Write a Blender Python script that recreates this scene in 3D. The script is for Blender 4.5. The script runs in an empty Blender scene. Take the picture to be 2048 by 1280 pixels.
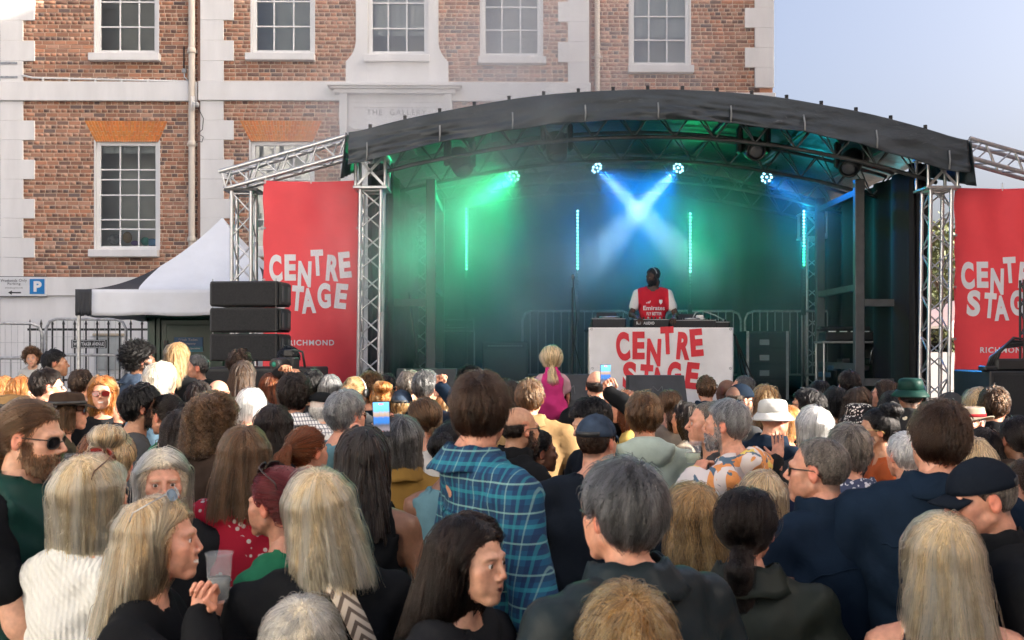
import bpy, bmesh, math, random, time
import numpy as np
from mathutils import Vector, Matrix, Euler
T0 = time.time()
R = math.radians
random.seed(7); np.random.seed(7)
scene = bpy.context.scene
col = scene.collection

# ------------------------------------------------------------------ camera
FPX, HZ, CAMH = 2000.0, 700.0, 2.0           # focal length and horizon of the 2048 x 1280 photograph, eye height
cam_d = bpy.data.cameras.new('camera'); cam = bpy.data.objects.new('camera', cam_d); col.objects.link(cam)
cam.location = (0, 0, CAMH); cam.rotation_euler = (R(90), 0, 0)
cam_d.sensor_width = 36; cam_d.lens = FPX / 2048 * 36; cam_d.shift_y = (HZ - 640) / 2048
cam_d.clip_start = .05; cam_d.clip_end = 2000
cam_d.dof.use_dof = True; cam_d.dof.focus_distance = 7.5; cam_d.dof.aperture_fstop = 8.0
scene.camera = cam

# ------------------------------------------------------------------ sky, sun, exposure
SUN_AZ, SUN_EL = R(12), R(22)                 # sun low on the right, a little behind the camera
SDIR = Vector((math.cos(SUN_AZ) * math.cos(SUN_EL), -math.sin(SUN_AZ) * math.cos(SUN_EL), math.sin(SUN_EL)))
world = bpy.data.worlds.new('World'); scene.world = world; world.use_nodes = True
wn = world.node_tree; wn.nodes.clear()
sky = wn.nodes.new('ShaderNodeTexSky'); sky.sky_type = 'NISHITA'; sky.sun_disc = False
sky.sun_elevation = SUN_EL; sky.sun_rotation = math.atan2(SDIR.x, SDIR.y)
sky.air_density = .62; sky.dust_density = 10.0; sky.ozone_density = .4
bg = wn.nodes.new('ShaderNodeBackground'); bg.inputs['Strength'].default_value = .12
wo = wn.nodes.new('ShaderNodeOutputWorld')
wn.links.new(sky.outputs[0], bg.inputs[0]); wn.links.new(bg.outputs[0], wo.inputs[0])
sun_d = bpy.data.lights.new('sun', 'SUN'); sun_d.energy = 5.0; sun_d.angle = R(.53); sun_d.color = (1, .9, .77)
sun = bpy.data.objects.new('sun', sun_d); col.objects.link(sun)
sun.rotation_euler = SDIR.to_track_quat('Z', 'Y').to_euler()
vs = scene.view_settings
vs.view_transform = 'Standard'; vs.look = 'None'; vs.gamma = 1; vs.use_curve_mapping = False; vs.exposure = 2.0
vs.use_white_balance = True; vs.white_balance_temperature = 6350; vs.white_balance_tint = 10
cy = scene.cycles
cy.use_denoising = True
try: cy.denoiser = 'OPENIMAGEDENOISE'
except Exception: pass
cy.use_adaptive_sampling = True; cy.adaptive_threshold = .015
cy.max_bounces = 7; cy.diffuse_bounces = 3; cy.glossy_bounces = 3; cy.transmission_bounces = 4; cy.volume_bounces = 1; cy.transparent_max_bounces = 16
cy.volume_step_rate = 2.0; cy.volume_max_steps = 96
cy.sample_clamp_indirect = 4.0; cy.caustics_reflective = False; cy.caustics_refractive = False
scene.cycles_curves.shape = 'RIBBONS'; scene.cycles_curves.subdivisions = 2

def at(px, py, Y):                            # a pixel of the photograph at a depth -> a point of the place
    return Vector(((px - 1024) * Y / FPX, Y, CAMH + (HZ - py) * Y / FPX))

# ------------------------------------------------------------------ lettering (built-in font, meshed before anything else exists)
def text_geo(s, bold=0.0, spacing=1.0):
    cu = bpy.data.curves.new('t', 'FONT'); cu.body = s; cu.offset = bold; cu.size = 1; cu.space_character = spacing
    cu.align_x = 'LEFT'; cu.resolution_u = 6
    o = bpy.data.objects.new('t', cu); col.objects.link(o)
    dg = bpy.context.evaluated_depsgraph_get()
    me = bpy.data.meshes.new_from_object(o.evaluated_get(dg))
    v = np.array([x.co[:2] for x in me.vertices], float).reshape(-1, 2); f = [tuple(p.vertices) for p in me.polygons]
    bpy.data.objects.remove(o); bpy.data.curves.remove(cu); bpy.data.meshes.remove(me)
    lo, hi = v.min(0), v.max(0)
    return v - lo, f, hi - lo
GEO = {}
for ch in 'CENTRSAG': GEO[ch] = text_geo(ch, .05)
for s_, b_, sp_ in (('THE  GALLERY', .0, 1.25), ('RICHMOND', .022, 1.2), ('Weekends', .004, 1.1), ('Only', .004, 1.1), ('Parking', .004, 1.1), ('(Underground)', .0, 1.1), ('P', .05, 1), ('WHITTAKER AVENUE', .01, 1.05),
                    ('Fresh Toilet', .005, 1), ('Company', .005, 1), ('Mobile Toilet Specialists', 0, 1), ('Emirates', .02, 1), ('FLY BETTER', .02, 1), ('RSH AUDIO', .02, 1.1), ('VISIT', .02, 1), ('RWANDA', .02, 1)):
    GEO[s_] = text_geo(s_, b_, sp_)

# ------------------------------------------------------------------ materials
def nodes_of(m): m.use_nodes = True; return m.node_tree
MATS = {}
def mat(name, c, rough=.6, metal=0.0, var=.12, scale=6.0, bump=0.0, bscale=40.0, spec=.5, coord='Object', stretch=(1, 1, 1), c2=None, sheen=0.0, trans=0.0):
    if name in MATS: return MATS[name]
    m = bpy.data.materials.new(name); nt = nodes_of(m); N, L = nt.nodes, nt.links
    b = N['Principled BSDF']; b.inputs['Roughness'].default_value = rough; b.inputs['Metallic'].default_value = metal
    b.inputs['Specular IOR Level'].default_value = spec
    if sheen: b.inputs['Sheen Weight'].default_value = sheen
    tc = N.new('ShaderNodeTexCoord'); mp = N.new('ShaderNodeMapping'); mp.inputs['Scale'].default_value = stretch
    L.new(tc.outputs[coord], mp.inputs[0])
    nz = N.new('ShaderNodeTexNoise'); nz.inputs['Scale'].default_value = scale; nz.inputs['Detail'].default_value = 5; nz.inputs['Roughness'].default_value = .6
    L.new(mp.outputs[0], nz.inputs[0])
    rp = N.new('ShaderNodeValToRGB'); rp.color_ramp.elements[0].position = .3; rp.color_ramp.elements[1].position = .7
    if c2 is None: c2 = tuple(max(0, x * (1 - 2 * var)) for x in c)
    rp.color_ramp.elements[0].color = (*c2, 1); rp.color_ramp.elements[1].color = (*[min(1, x * (1 + var)) for x in c], 1)
    L.new(nz.outputs[0], rp.inputs[0]); L.new(rp.outputs[0], b.inputs['Base Color'])
    if bump:
        n2 = N.new('ShaderNodeTexNoise'); n2.inputs['Scale'].default_value = bscale; n2.inputs['Detail'].default_value = 4; n2.inputs['Distortion'].default_value = .9 if bscale < 20 else 0
        L.new(mp.outputs[0], n2.inputs[0])
        bp = N.new('ShaderNodeBump'); bp.inputs['Strength'].default_value = bump; bp.inputs['Distance'].default_value = .02
        L.new(n2.outputs[0], bp.inputs['Height']); L.new(bp.outputs[0], b.inputs['Normal'])
    if trans: b.inputs['Transmission Weight'].default_value = trans
    MATS[name] = m; return m
def emit(name, c, strength):
    if name in MATS: return MATS[name]
    m = bpy.data.materials.new(name); nt = nodes_of(m); b = nt.nodes['Principled BSDF']
    b.inputs['Base Color'].default_value = (*[x * .5 for x in c], 1); b.inputs['Emission Color'].default_value = (*c, 1); b.inputs['Emission Strength'].default_value = strength
    MATS[name] = m; return m

# ------------------------------------------------------------------ mesh building
def tag(o, label=None, cat=None, group=None, kind=None):
    if label: o['label'] = label
    if cat: o['category'] = cat
    if group: o['group'] = group
    if kind: o['kind'] = kind
    return o
def empty(name, loc=(0, 0, 0), rz=0.0, parent=None):
    o = bpy.data.objects.new(name, None); col.objects.link(o); o.location = loc; o.rotation_euler = (0, 0, rz); o.empty_display_size = .1
    if parent: o.parent = parent
    return o
def link(name, me, parent=None, m=None, loc=None, rot=None, scale=None):
    o = bpy.data.objects.new(name, me); col.objects.link(o)
    if parent is not None: o.parent = parent
    if loc is not None: o.location = loc
    if rot is not None: o.rotation_euler = rot
    if scale is not None: o.scale = scale
    return o
def np_mesh(name, V, F, smooth=True, m=None):
    """V (n,3) array, F (k,4) or (k,3) int array, or list of tuples"""
    me = bpy.data.meshes.new(name)
    if isinstance(F, np.ndarray) and len(F):
        k = F.shape[1]; me.vertices.add(len(V)); me.vertices.foreach_set('co', np.asarray(V, np.float32).ravel())
        me.loops.add(F.size); me.loops.foreach_set('vertex_index', F.astype(np.int32).ravel())
        me.polygons.add(len(F)); me.polygons.foreach_set('loop_start', np.arange(0, F.size, k, dtype=np.int32))
        me.update(calc_edges=True); 
    else:
        me.from_pydata([tuple(map(float, v)) for v in V], [], [tuple(map(int, f)) for f in F]); me.update()
    if smooth: me.polygons.foreach_set('use_smooth', np.ones(len(me.polygons), bool))
    if m: me.materials.append(m)
    return me
class MB:
    def __init__(s): s.v = []; s.f = []; s.sm = []
    def add(s, vs, fs, smooth=False):
        n = len(s.v); s.v += [tuple(v) for v in vs]; s.f += [tuple(i + n for i in f) for f in fs]; s.sm += [smooth] * len(fs); return s
    def box(s, c, d, rot=None, bev=0.0):
        hx, hy, hz = d[0] / 2, d[1] / 2, d[2] / 2; M = rot.to_matrix() if rot is not None else None
        if bev <= 0:
            P = [(x, y, z) for x in (-hx, hx) for y in (-hy, hy) for z in (-hz, hz)]
            Fc = [(0, 1, 3, 2), (4, 6, 7, 5), (0, 4, 5, 1), (2, 3, 7, 6), (0, 2, 6, 4), (1, 5, 7, 3)]
        else:
            b = min(bev, hx * .9, hy * .9, hz * .9); P = []; idx = {}
            for sx in (-1, 1):
                for sy in (-1, 1):
                    for sz in (-1, 1):
                        for a in range(3):
                            q = [sx * (hx - b), sy * (hy - b), sz * (hz - b)]; q[a] = (sx * hx, sy * hy, sz * hz)[a]
                            idx[sx, sy, sz, a] = len(P); P.append(tuple(q))
            Fc = []
            for a in range(3):
                o1, o2 = [(1, 2), (0, 2), (0, 1)][a]
                for sg in (-1, 1):
                    loop = []
                    for (p, q) in ((-1, -1), (1, -1), (1, 1), (-1, 1)):
                        k = [0, 0, 0]; k[a] = sg; k[o1] = p; k[o2] = q; loop.append(idx[k[0], k[1], k[2], a])
                    if (sg > 0) == (a == 1): loop.reverse()
                    Fc.append(tuple(loop))
            for a in range(3):
                o1, o2 = [(1, 2), (0, 2), (0, 1)][a]
                for p in (-1, 1):
                    for q in (-1, 1):
                        k0 = [0, 0, 0]; k1 = [0, 0, 0]; k0[a] = -1; k1[a] = 1
                        for k in (k0, k1): k[o1] = p; k[o2] = q
                        fc = (idx[(*k0, o1)], idx[(*k1, o1)], idx[(*k1, o2)], idx[(*k0, o2)])
                        Fc.append(fc if (p * q > 0) == (a != 1) else fc[::-1])
            for sx in (-1, 1):
                for sy in (-1, 1):
                    for sz in (-1, 1):
                        fc = tuple(idx[sx, sy, sz, a] for a in range(3)); Fc.append(fc if sx * sy * sz > 0 else fc[::-1])
        if M is not None: P = [M @ Vector(p) for p in P]
        s.add([(p[0] + c[0], p[1] + c[1], p[2] + c[2]) for p in P], Fc); return s
    def bx(s, x0, x1, y0, y1, z0, z1, bev=0.0): return s.box(((x0 + x1) / 2, (y0 + y1) / 2, (z0 + z1) / 2), (abs(x1 - x0), abs(y1 - y0), abs(z1 - z0)), None, bev)
    def tube(s, pts, r, n=8, cap=True, r2=None):
        pts = [Vector(p) for p in pts]; k = len(pts); rings = []; up = None
        for i, p in enumerate(pts):
            d = (pts[min(i + 1, k - 1)] - pts[max(i - 1, 0)])
            d = d.normalized() if d.length > 1e-9 else Vector((0, 0, 1))
            if up is None: up = d.orthogonal().normalized()
            u = (up - d * up.dot(d)); u = u.normalized() if u.length > 1e-6 else d.orthogonal().normalized(); up = u; w = d.cross(u)
            rr = r if r2 is None else r + (r2 - r) * i / (k - 1)
            rings.append([p + u * (math.cos(2 * math.pi * j / n) * rr) + w * (math.sin(2 * math.pi * j / n) * rr) for j in range(n)])
        V = [q for g in rings for q in g]; Fc = []
        for i in range(k - 1):
            for j in range(n): a = i * n + j; b = i * n + (j + 1) % n; Fc.append((a, b, b + n, a + n))
        base = len(s.v); s.add(V, Fc, True)
        if cap: s.add([], []); s.f += [tuple(base + j for j in reversed(range(n))), tuple(base + (k - 1) * n + j for j in range(n))]; s.sm += [False, False]
        return s
    def lathe(s, prof, c=(0, 0, 0), n=20, axis='z', cap=True, sx=1, sy=1):
        V = []; k = len(prof)
        for (r, z) in prof:
            for j in range(n):
                a = 2 * math.pi * j / n; x, y = r * math.cos(a) * sx, r * math.sin(a) * sy
                V.append((c[0] + x, c[1] + y, c[2] + z) if axis == 'z' else (c[0] + x, c[1] + z, c[2] + y) if axis == 'y' else (c[0] + z, c[1] + x, c[2] + y))
        Fc = [(i * n + j, i * n + (j + 1) % n, (i + 1) * n + (j + 1) % n, (i + 1) * n + j) for i in range(k - 1) for j in range(n)]
        base = len(s.v); s.add(V, Fc, True)
        if cap: s.f += [tuple(base + j for j in reversed(range(n))), tuple(base + (k - 1) * n + j for j in range(n))]; s.sm += [False, False]
        return s
    def grid(s, fn, nu, nv, smooth=True):
        V = [fn(i / nu, j / nv) for j in range(nv + 1) for i in range(nu + 1)]
        Fc = [(j * (nu + 1) + i, j * (nu + 1) + i + 1, (j + 1) * (nu + 1) + i + 1, (j + 1) * (nu + 1) + i) for j in range(nv) for i in range(nu)]
        return s.add(V, Fc, smooth)
    def mesh(s, name, m=None):
        me = bpy.data.meshes.new(name); me.from_pydata([tuple(map(float, v)) for v in s.v], [], s.f)
        me.polygons.foreach_set('use_smooth', s.sm); me.update()
        if m: me.materials.append(m)
        return me
    def build(s, name, m, parent=None, loc=None, rot=None, rz=None):
        o = link(name, s.mesh(name, m), parent, None, loc, rot)
        if rz is not None: o.rotation_euler = (0, 0, rz)
        return o
def solidify(o, t):
    md = o.modifiers.new('s', 'SOLIDIFY'); md.thickness = t; md.offset = 0; return o
_unit_cyl = {}
def rod(name, p0, p1, r, m, parent=None, n=8):   # a straight bar that shares one mesh with all bars of its material
    key = (m.name, n)
    if key not in _unit_cyl: _unit_cyl[key] = MB().tube([(0, 0, 0), (0, 0, 1)], 1, n).mesh('rod', m)
    p0, p1 = Vector(p0), Vector(p1); d = p1 - p0
    o = link(name, _unit_cyl[key], parent, None, p0); o.rotation_euler = d.to_track_quat('Z', 'Y').to_euler(); o.scale = (r, r, d.length); return o
def letters(name, s, m, parent, M, width, height=None, cuts=0, warp=None):
    """lettering as thin mesh; M maps (x,z) of a width wide text to local space through warp"""
    v, f, sz = GEO[s]; kx = width / sz[0]; kz = (height / sz[1]) if height else kx
    bm = bmesh.new(); vs_ = [bm.verts.new((a * kx, 0, b * kz)) for a, b in v]
    for q in f:
        try: bm.faces.new([vs_[i] for i in q])
        except ValueError: pass
    H_ = sz[1] * kz
    for k in range(1, cuts):
        for no, co in (((1, 0, 0), (width * k / cuts, 0, 0)), ((0, 0, 1), (0, 0, H_ * k / cuts))):
            bmesh.ops.bisect_plane(bm, geom=bm.verts[:] + bm.edges[:] + bm.faces[:], plane_co=co, plane_no=no)
    bmesh.ops.recalc_face_normals(bm, faces=bm.faces[:])
    me = bpy.data.meshes.new(name); bm.to_mesh(me); bm.free()
    for q in me.vertices:
        p = M @ q.co; q.co = warp(p) if warp else p
    me.materials.append(m); return link(name, me, parent)

# surface nets: polygonise a signed distance field
def snet(fn, lo, hi, h):
    lo = np.asarray(lo, np.float32); hi = np.asarray(hi, np.float32); n = np.ceil((hi - lo) / h).astype(int) + 1
    ax = [lo[i] + h * np.arange(n[i], dtype=np.float32) for i in range(3)]
    G = np.stack(np.meshgrid(*ax, indexing='ij'), -1)
    V = fn(G.reshape(-1, 3)).reshape(n).astype(np.float32); I = V < 0
    def c(A, i, j, k): return A[i:n[0] - 1 + i, j:n[1] - 1 + j, k:n[2] - 1 + k]
    cnt = sum(c(I, i, j, k).astype(np.int8) for i in (0, 1) for j in (0, 1) for k in (0, 1))
    act = (cnt > 0) & (cnt < 8); idx = np.argwhere(act); m = len(idx)
    if m == 0: return np.zeros((0, 3)), np.zeros((0, 4), int)
    im = np.full(act.shape, -1, np.int32); im[act] = np.arange(m)
    acc = np.zeros((m, 3), np.float32); num = np.zeros(m, np.float32)
    for a in range(3):
        for p in (0, 1):
            for q in (0, 1):
                o = [0, 0, 0]; oth = [k for k in range(3) if k != a]; o[oth[0]] = p; o[oth[1]] = q
                i0 = idx + o; i1 = i0.copy(); i1[:, a] += 1
                v0 = V[tuple(i0.T)]; v1 = V[tuple(i1.T)]; s_ = (v0 < 0) != (v1 < 0)
                t = np.where(s_, v0 / np.where(v0 == v1, 1, v0 - v1), 0)
                pt = np.tile(np.array(o, np.float32), (m, 1)); pt[:, a] += t
                acc += pt * s_[:, None]; num += s_
    P = lo + h * (idx + acc / num[:, None])
    Fs = []
    for a in range(3):
        b, c_ = (a + 1) % 3, (a + 2) % 3
        sl0 = [slice(None)] * 3; sl1 = [slice(None)] * 3; sl0[a] = slice(0, n[a] - 1); sl1[a] = slice(1, n[a])
        A, B = I[tuple(sl0)], I[tuple(sl1)]; e = np.argwhere(A != B)
        e = e[(e[:, b] > 0) & (e[:, c_] > 0) & (e[:, b] < n[b] - 1) & (e[:, c_] < n[c_] - 1)]
        if not len(e): continue
        q = []
        for (db, dc) in ((-1, -1), (0, -1), (0, 0), (-1, 0)):
            k = e.copy(); k[:, b] += db; k[:, c_] += dc; q.append(im[tuple(k.T)])
        q = np.stack(q, 1); flip = ~A[tuple(e.T)]; q[flip] = q[flip][:, ::-1]; Fs.append(q)
    return P, np.concatenate(Fs)
# ================================================================== SETTING
def sstep(t): t = min(1, max(0, t)); return t * t * (3 - 2 * t)
def ground_z(x, y): return .8 * sstep((y - 5.5) / 10.5) * sstep((-x - 1.2) / 4.6)
M_white = mat('white_stucco', (.78, .775, .765), .75, var=.05, scale=1.8, stretch=(1.6, 1, .35), bump=.06, bscale=30)
M_whitewood = mat('white_paint', (.80, .80, .79), .45, var=.03, scale=3)
M_black = mat('black_paint', (.018, .019, .02), .45, var=.2)
M_alu = mat('aluminium', (.62, .63, .64), .38, metal=.85, var=.1, scale=14, bump=.03, bscale=60)
M_galv = mat('galvanised_steel', (.45, .46, .47), .45, metal=.7, var=.2, scale=18)
M_dark = mat('dark_void', (.03, .032, .035), .8)

def paving():
    m = bpy.data.materials.new('paving'); nt = nodes_of(m); N, L = nt.nodes, nt.links; b = N['Principled BSDF']
    tc = N.new('ShaderNodeTexCoord'); br = N.new('ShaderNodeTexBrick'); br.inputs['Scale'].default_value = 1.0
    br.inputs['Brick Width'].default_value = .6; br.inputs['Row Height'].default_value = .4; br.inputs['Mortar Size'].default_value = .012
    br.inputs['Color1'].default_value = (.27, .25, .23, 1); br.inputs['Color2'].default_value = (.2, .19, .18, 1); br.inputs['Mortar'].default_value = (.1, .1, .1, 1)
    L.new(tc.outputs['Object'], br.inputs[0]); L.new(br.outputs[0], b.inputs['Base Color']); b.inputs['Roughness'].default_value = .85
    bp = N.new('ShaderNodeBump'); bp.inputs['Strength'].default_value = .3; L.new(br.outputs['Fac'], bp.inputs['Height']); bp.invert = True; L.new(bp.outputs[0], b.inputs['Normal']); return m
gx = [-600, -200, -60, -25] + list(np.arange(-16, 16.1, .8)) + [25, 60, 200, 600]
gy = [-600, -200, -60, -20, -8] + list(np.arange(0, 24.1, .8)) + [35, 60, 200, 900]
g = MB(); g.add([(x, y, ground_z(x, y)) for y in gy for x in gx], [(j * len(gx) + i, j * len(gx) + i + 1, (j + 1) * len(gx) + i + 1, (j + 1) * len(gx) + i) for j in range(len(gy) - 1) for i in range(len(gx) - 1)], True)
tag(g.build('ground', paving()), 'grey stone paved square under the crowd', kind='structure')

# ------------------------------------------------------------------ the brick building
SB = 106.4
def U(px): return (px - 1024) / SB
def Zb(py): return CAMH + (HZ - py) / SB
def brick_mat(name, per_object):
    m = bpy.data.materials.new(name); nt = nodes_of(m); N, L = nt.nodes, nt.links; b = N['Principled BSDF']
    if per_object: src = N.new('ShaderNodeObjectInfo').outputs['Random']
    else: a = N.new('ShaderNodeAttribute'); a.attribute_name = 'rnd'; src = a.outputs['Fac']
    rp = N.new('ShaderNodeValToRGB'); e = rp.color_ramp.elements; e[0].position = 0; e[0].color = (.17, .125, .115, 1); e[1].position = 1; e[1].color = (.5, .235, .135, 1)
    for p, c in ((.1, (.2, .125, .1)), (.3, (.31, .155, .10)), (.5, (.41, .2, .125)), (.7, (.48, .255, .165)), (.85, (.53, .33, .24)), (.93, (.54, .25, .15))):
        q = e.new(p); q.color = (*c, 1)
    L.new(src, rp.inputs[0])
    tc = N.new('ShaderNodeTexCoord'); nz = N.new('ShaderNodeTexNoise'); nz.inputs['Scale'].default_value = 1.0 if per_object else 22; nz.inputs['Detail'].default_value = 6; L.new(tc.outputs['Object'], nz.inputs[0])
    mx = N.new('ShaderNodeMix'); mx.data_type = 'RGBA'; mx.blend_type = 'MULTIPLY'; mx.inputs[0].default_value = .4
    r2 = N.new('ShaderNodeValToRGB'); r2.color_ramp.elements[0].color = (.55, .55, .56, 1); r2.color_ramp.elements[0].position = .3; r2.color_ramp.elements[1].color = (1.25, 1.2, 1.15, 1); r2.color_ramp.elements[1].position = .72
    L.new(nz.outputs[0], r2.inputs[0]); L.new(rp.outputs[0], mx.inputs[6]); L.new(r2.outputs[0], mx.inputs[7])
    # lime bloom: broad pale stains of the old wall
    ge = N.new('ShaderNodeNewGeometry'); n3 = N.new('ShaderNodeTexNoise'); n3.inputs['Scale'].default_value = 1.3; n3.inputs['Detail'].default_value = 5; L.new(ge.outputs['Position'], n3.inputs[0])
    r3 = N.new('ShaderNodeValToRGB'); r3.color_ramp.elements[0].position = .5; r3.color_ramp.elements[0].color = (0, 0, 0, 1); r3.color_ramp.elements[1].position = .75; r3.color_ramp.elements[1].color = (.2, .2, .2, 1); L.new(n3.outputs[0], r3.inputs[0])
    m3 = N.new('ShaderNodeMix'); m3.data_type = 'RGBA'; L.new(r3.outputs[0], m3.inputs[0]); L.new(mx.outputs[2], m3.inputs[6]); m3.inputs[7].default_value = (.55, .43, .36, 1)
    L.new(m3.outputs[2], b.inputs['Base Color']); b.inputs['Roughness'].default_value = .9
    bp = N.new('ShaderNodeBump'); bp.inputs['Strength'].default_value = .12; bp.inputs['Distance'].default_value = .006; n4 = N.new('ShaderNodeTexNoise'); n4.inputs['Scale'].default_value = 60; L.new(ge.outputs['Position'], n4.inputs[0]); L.new(n4.outputs[0], bp.inputs['Height']); L.new(bp.outputs[0], b.inputs['Normal'])
    return m
M_brick, M_brick1 = brick_mat('red_brick', False), brick_mat('red_brick_single', True)
M_mortar = mat('lime_mortar', (.7, .54, .41), .95, var=.15, scale=9, bump=.2, bscale=90)
M_arch = mat('orange_rubbed_brick', (.62, .21, .06), .85, var=.22, scale=14)
def glass_mat():
    m = bpy.data.materials.new('window_glass'); nt = nodes_of(m); N, L = nt.nodes, nt.links; N.remove(N['Principled BSDF'])
    tr = N.new('ShaderNodeBsdfTransparent'); tr.inputs[0].default_value = (.78, .83, .83, 1)
    gl = N.new('ShaderNodeBsdfGlossy'); gl.inputs['Roughness'].default_value = .015; gl.inputs[0].default_value = (.9, .95, 1, 1)
    fr = N.new('ShaderNodeFresnel'); fr.inputs[0].default_value = 1.9
    tc = N.new('ShaderNodeTexCoord'); nz = N.new('ShaderNodeTexNoise'); nz.inputs['Scale'].default_value = 2.2; bp = N.new('ShaderNodeBump'); bp.inputs['Strength'].default_value = .06
    ge = N.new('ShaderNodeNewGeometry'); L.new(ge.outputs['Position'], nz.inputs[0]); L.new(nz.outputs[0], bp.inputs['Height']); L.new(bp.outputs[0], gl.inputs['Normal'])
    mx = N.new('ShaderNodeMixShader'); L.new(fr.outputs[0], mx.inputs[0]); L.new(tr.outputs[0], mx.inputs[1]); L.new(gl.outputs[0], mx.inputs[2])
    L.new(mx.outputs[0], N['Material Output'].inputs[0]); return m
M_glass = glass_mat()
M_room = mat('room_wall', (.7, .69, .65), .8, var=.1, scale=1)
M_blind = mat('roller_blind', (.72, .72, .7), .7, var=.03)

bld = empty('brick_building', (0, FPX / SB, 0), R(.8))
tag(bld, 'red brick building with white quoins, sash windows and orange arches behind the stage', 'building')
TOP, BASE = -330, 555
def cut(iv, holes):                      # interval minus intervals
    out = [iv]
    for h0, h1 in holes:
        nx = []
        for a, b in out:
            if h1 <= a or h0 >= b: nx.append((a, b)); continue
            if h0 > a: nx.append((a, h0))
            if h1 < b: nx.append((h1, b))
        out = nx
    return out
all_bricks = []
def wall_panel(px0, px1, yoff, holes, arches):
    """bricks of one face between px0 and px1; holes are px rects"""
    x0, x1 = U(px0), U(px1); z = Zb(BASE); row = 0; ch = .0752
    hs = [(U(a), U(b), Zb(d), Zb(c)) for a, b, c, d in holes]          # x0,x1,z0,z1
    while z < Zb(TOP):
        zc = z + ch / 2; ex = [(a - .002, b + .002) for a, b, c, d in hs if c - .02 < zc < d + .02]
        for (ta, tb, ba, bb, tz, bz) in arches:
            if bz < zc < tz: f = (zc - bz) / (tz - bz); ex.append((ba + (ta - ba) * f, bb + (tb - bb) * f))
        iv = cut((x0, x1), ex); x = x0 - random.random() * .1 - (.16 if row % 2 else 0); k = row % 2
        mode = random.random()
        while x < x1:
            w = .218 if (row % 2 == 0) == (mode > .06) else .106
            for a, b in iv:
                p, q = max(a, x + .006), min(b, x + w - .006)
                if q - p > .03: all_bricks.append((p, q, yoff, z + .0075, z + ch - .0075))
            x += w + .002; k += 1
        z += ch; row += 1
    mbs = {}; zs = sorted({Zb(BASE), Zb(TOP)} | {c for _, _, c, _ in hs} | {d for *_, d in hs})
    for i in range(len(zs) - 1):
        zc = (zs[i] + zs[i + 1]) / 2
        for a, b in cut((x0, x1), [(p, q) for p, q, c, d in hs if c < zc < d]):
            mbs.setdefault(px0 == 450 and a > U(795), MB()).add([(a, yoff + .009, zs[i]), (b, yoff + .009, zs[i]), (b, yoff + .009, zs[i + 1]), (a, yoff + .009, zs[i + 1])], [(0, 1, 2, 3)])
    for q in mbs.values(): q.build('wall', M_mortar, bld)
YL, YC, YR = .07, 0.0, .3
WL = [(193, 318, 284, 500), (193, 316, -130, 108)]
WC = [(503, 627, 284, 500), (506, 628, -130, 109), (713, 877, TOP, 170), (963, 1083, -130, 113), (683, 905, 165, 560)]
WR = [(1265, 1386, -130, 121)]
def arch_of(a, b): return (U(a - 22), U(b + 18), U(a), U(b), Zb(243), Zb(284))
wall_panel(50, 398, YL, WL, [arch_of(193, 318)])
wall_panel(450, 1136, YC, WC, [arch_of(503, 627)])
wall_panel(1178, 1519, YR, WR, [])
# bricks: the 300 that show largest are parts of their own, the rest one part
cand = [i for i, (a, b, y, z0, z1) in enumerate(all_bricks) if a > U(50) and b < U(450) and Zb(500) < z0 < Zb(20) and b - a > .16]
random.shuffle(cand); own = set(cand[:300]); cube = MB().bx(-.5, .5, -.5, .5, -.5, .5, .05).mesh('brick', M_brick1)
wall_part = [o for o in bld.children if o.name.startswith('wall')][0]
bv, bf, br_ = [], [], []
for i, (a, b, y, z0, z1) in enumerate(all_bricks):
    jy = random.uniform(-.001, .001)
    if i in own:
        link('brick', cube, wall_part, None, ((a + b) / 2, y + jy + .0225, (z0 + z1) / 2), None, (b - a, .045, z1 - z0))
    else:
        n = len(bv); f, k = y + jy, y + .02
        j1, j2 = random.uniform(-.0025, .0025), random.uniform(-.0025, .0025)
        bv += [(a, k, z0), (b, k, z0), (b, k, z1), (a, k, z1), (a + .002, f, z0 + .002 + j1), (b - .002, f, z0 + .002 + j2), (b - .002, f, z1 - .002 + j1), (a + .002, f, z1 - .002 + j2)]
        bf += [(4, 5, 6, 7), (0, 1, 5, 4), (1, 2, 6, 5), (2, 3, 7, 6), (3, 0, 4, 7)]; bf[-5:] = [tuple(q + n for q in t) for t in bf[-5:]]
        br_ += [random.random()] * 8
me = np_mesh('brickwork', np.array(bv), np.array(bf), False, M_brick)
at_ = me.attributes.new('rnd', 'FLOAT', 'POINT'); at_.data.foreach_set('value', br_)
tag(link('brickwork', me, bld), kind='stuff')
# flat arches of rubbed bricks, each voussoir a piece
for (a, b) in ((193, 318), (503, 627)):
    ta, tb, ba, bb, tz, bz = arch_of(a, b); y = YL if a < 400 else YC; n = 27
    ar = MB().add([(ta, y + .006, tz), (tb, y + .006, tz), (bb, y + .006, bz), (ba, y + .006, bz)], [(3, 2, 1, 0)]).build('flat_arch', M_mortar, bld)
    for i in range(n):
        for (f0, f1) in (((0, .48), (.51, 1)), ((0, .3), (.33, .75), (.78, 1)))[i % 2]:
            P = []
            for t, d in (((i + .06) / n, f0), ((i + .94) / n, f0), ((i + .94) / n, f1), ((i + .06) / n, f1)):
                xb, xt = ba + (bb - ba) * t, ta + (tb - ta) * t; P.append((xb + (xt - xb) * d, bz + (tz - bz) * d))
            m2 = MB().add([(p[0], y - .004, p[1]) for p in P] + [(p[0], y + .02, p[1]) for p in P], [(0, 1, 2, 3), (0, 4, 5, 1), (1, 5, 6, 2), (2, 6, 7, 3), (3, 7, 4, 0)])
            m2.build('voussoir', mat('orange_rubbed_brick%d' % random.randrange(4), (.60 + .12 * random.random(), .185 + .07 * random.random(), .062), .85, var=.15, scale=20), ar)
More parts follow.
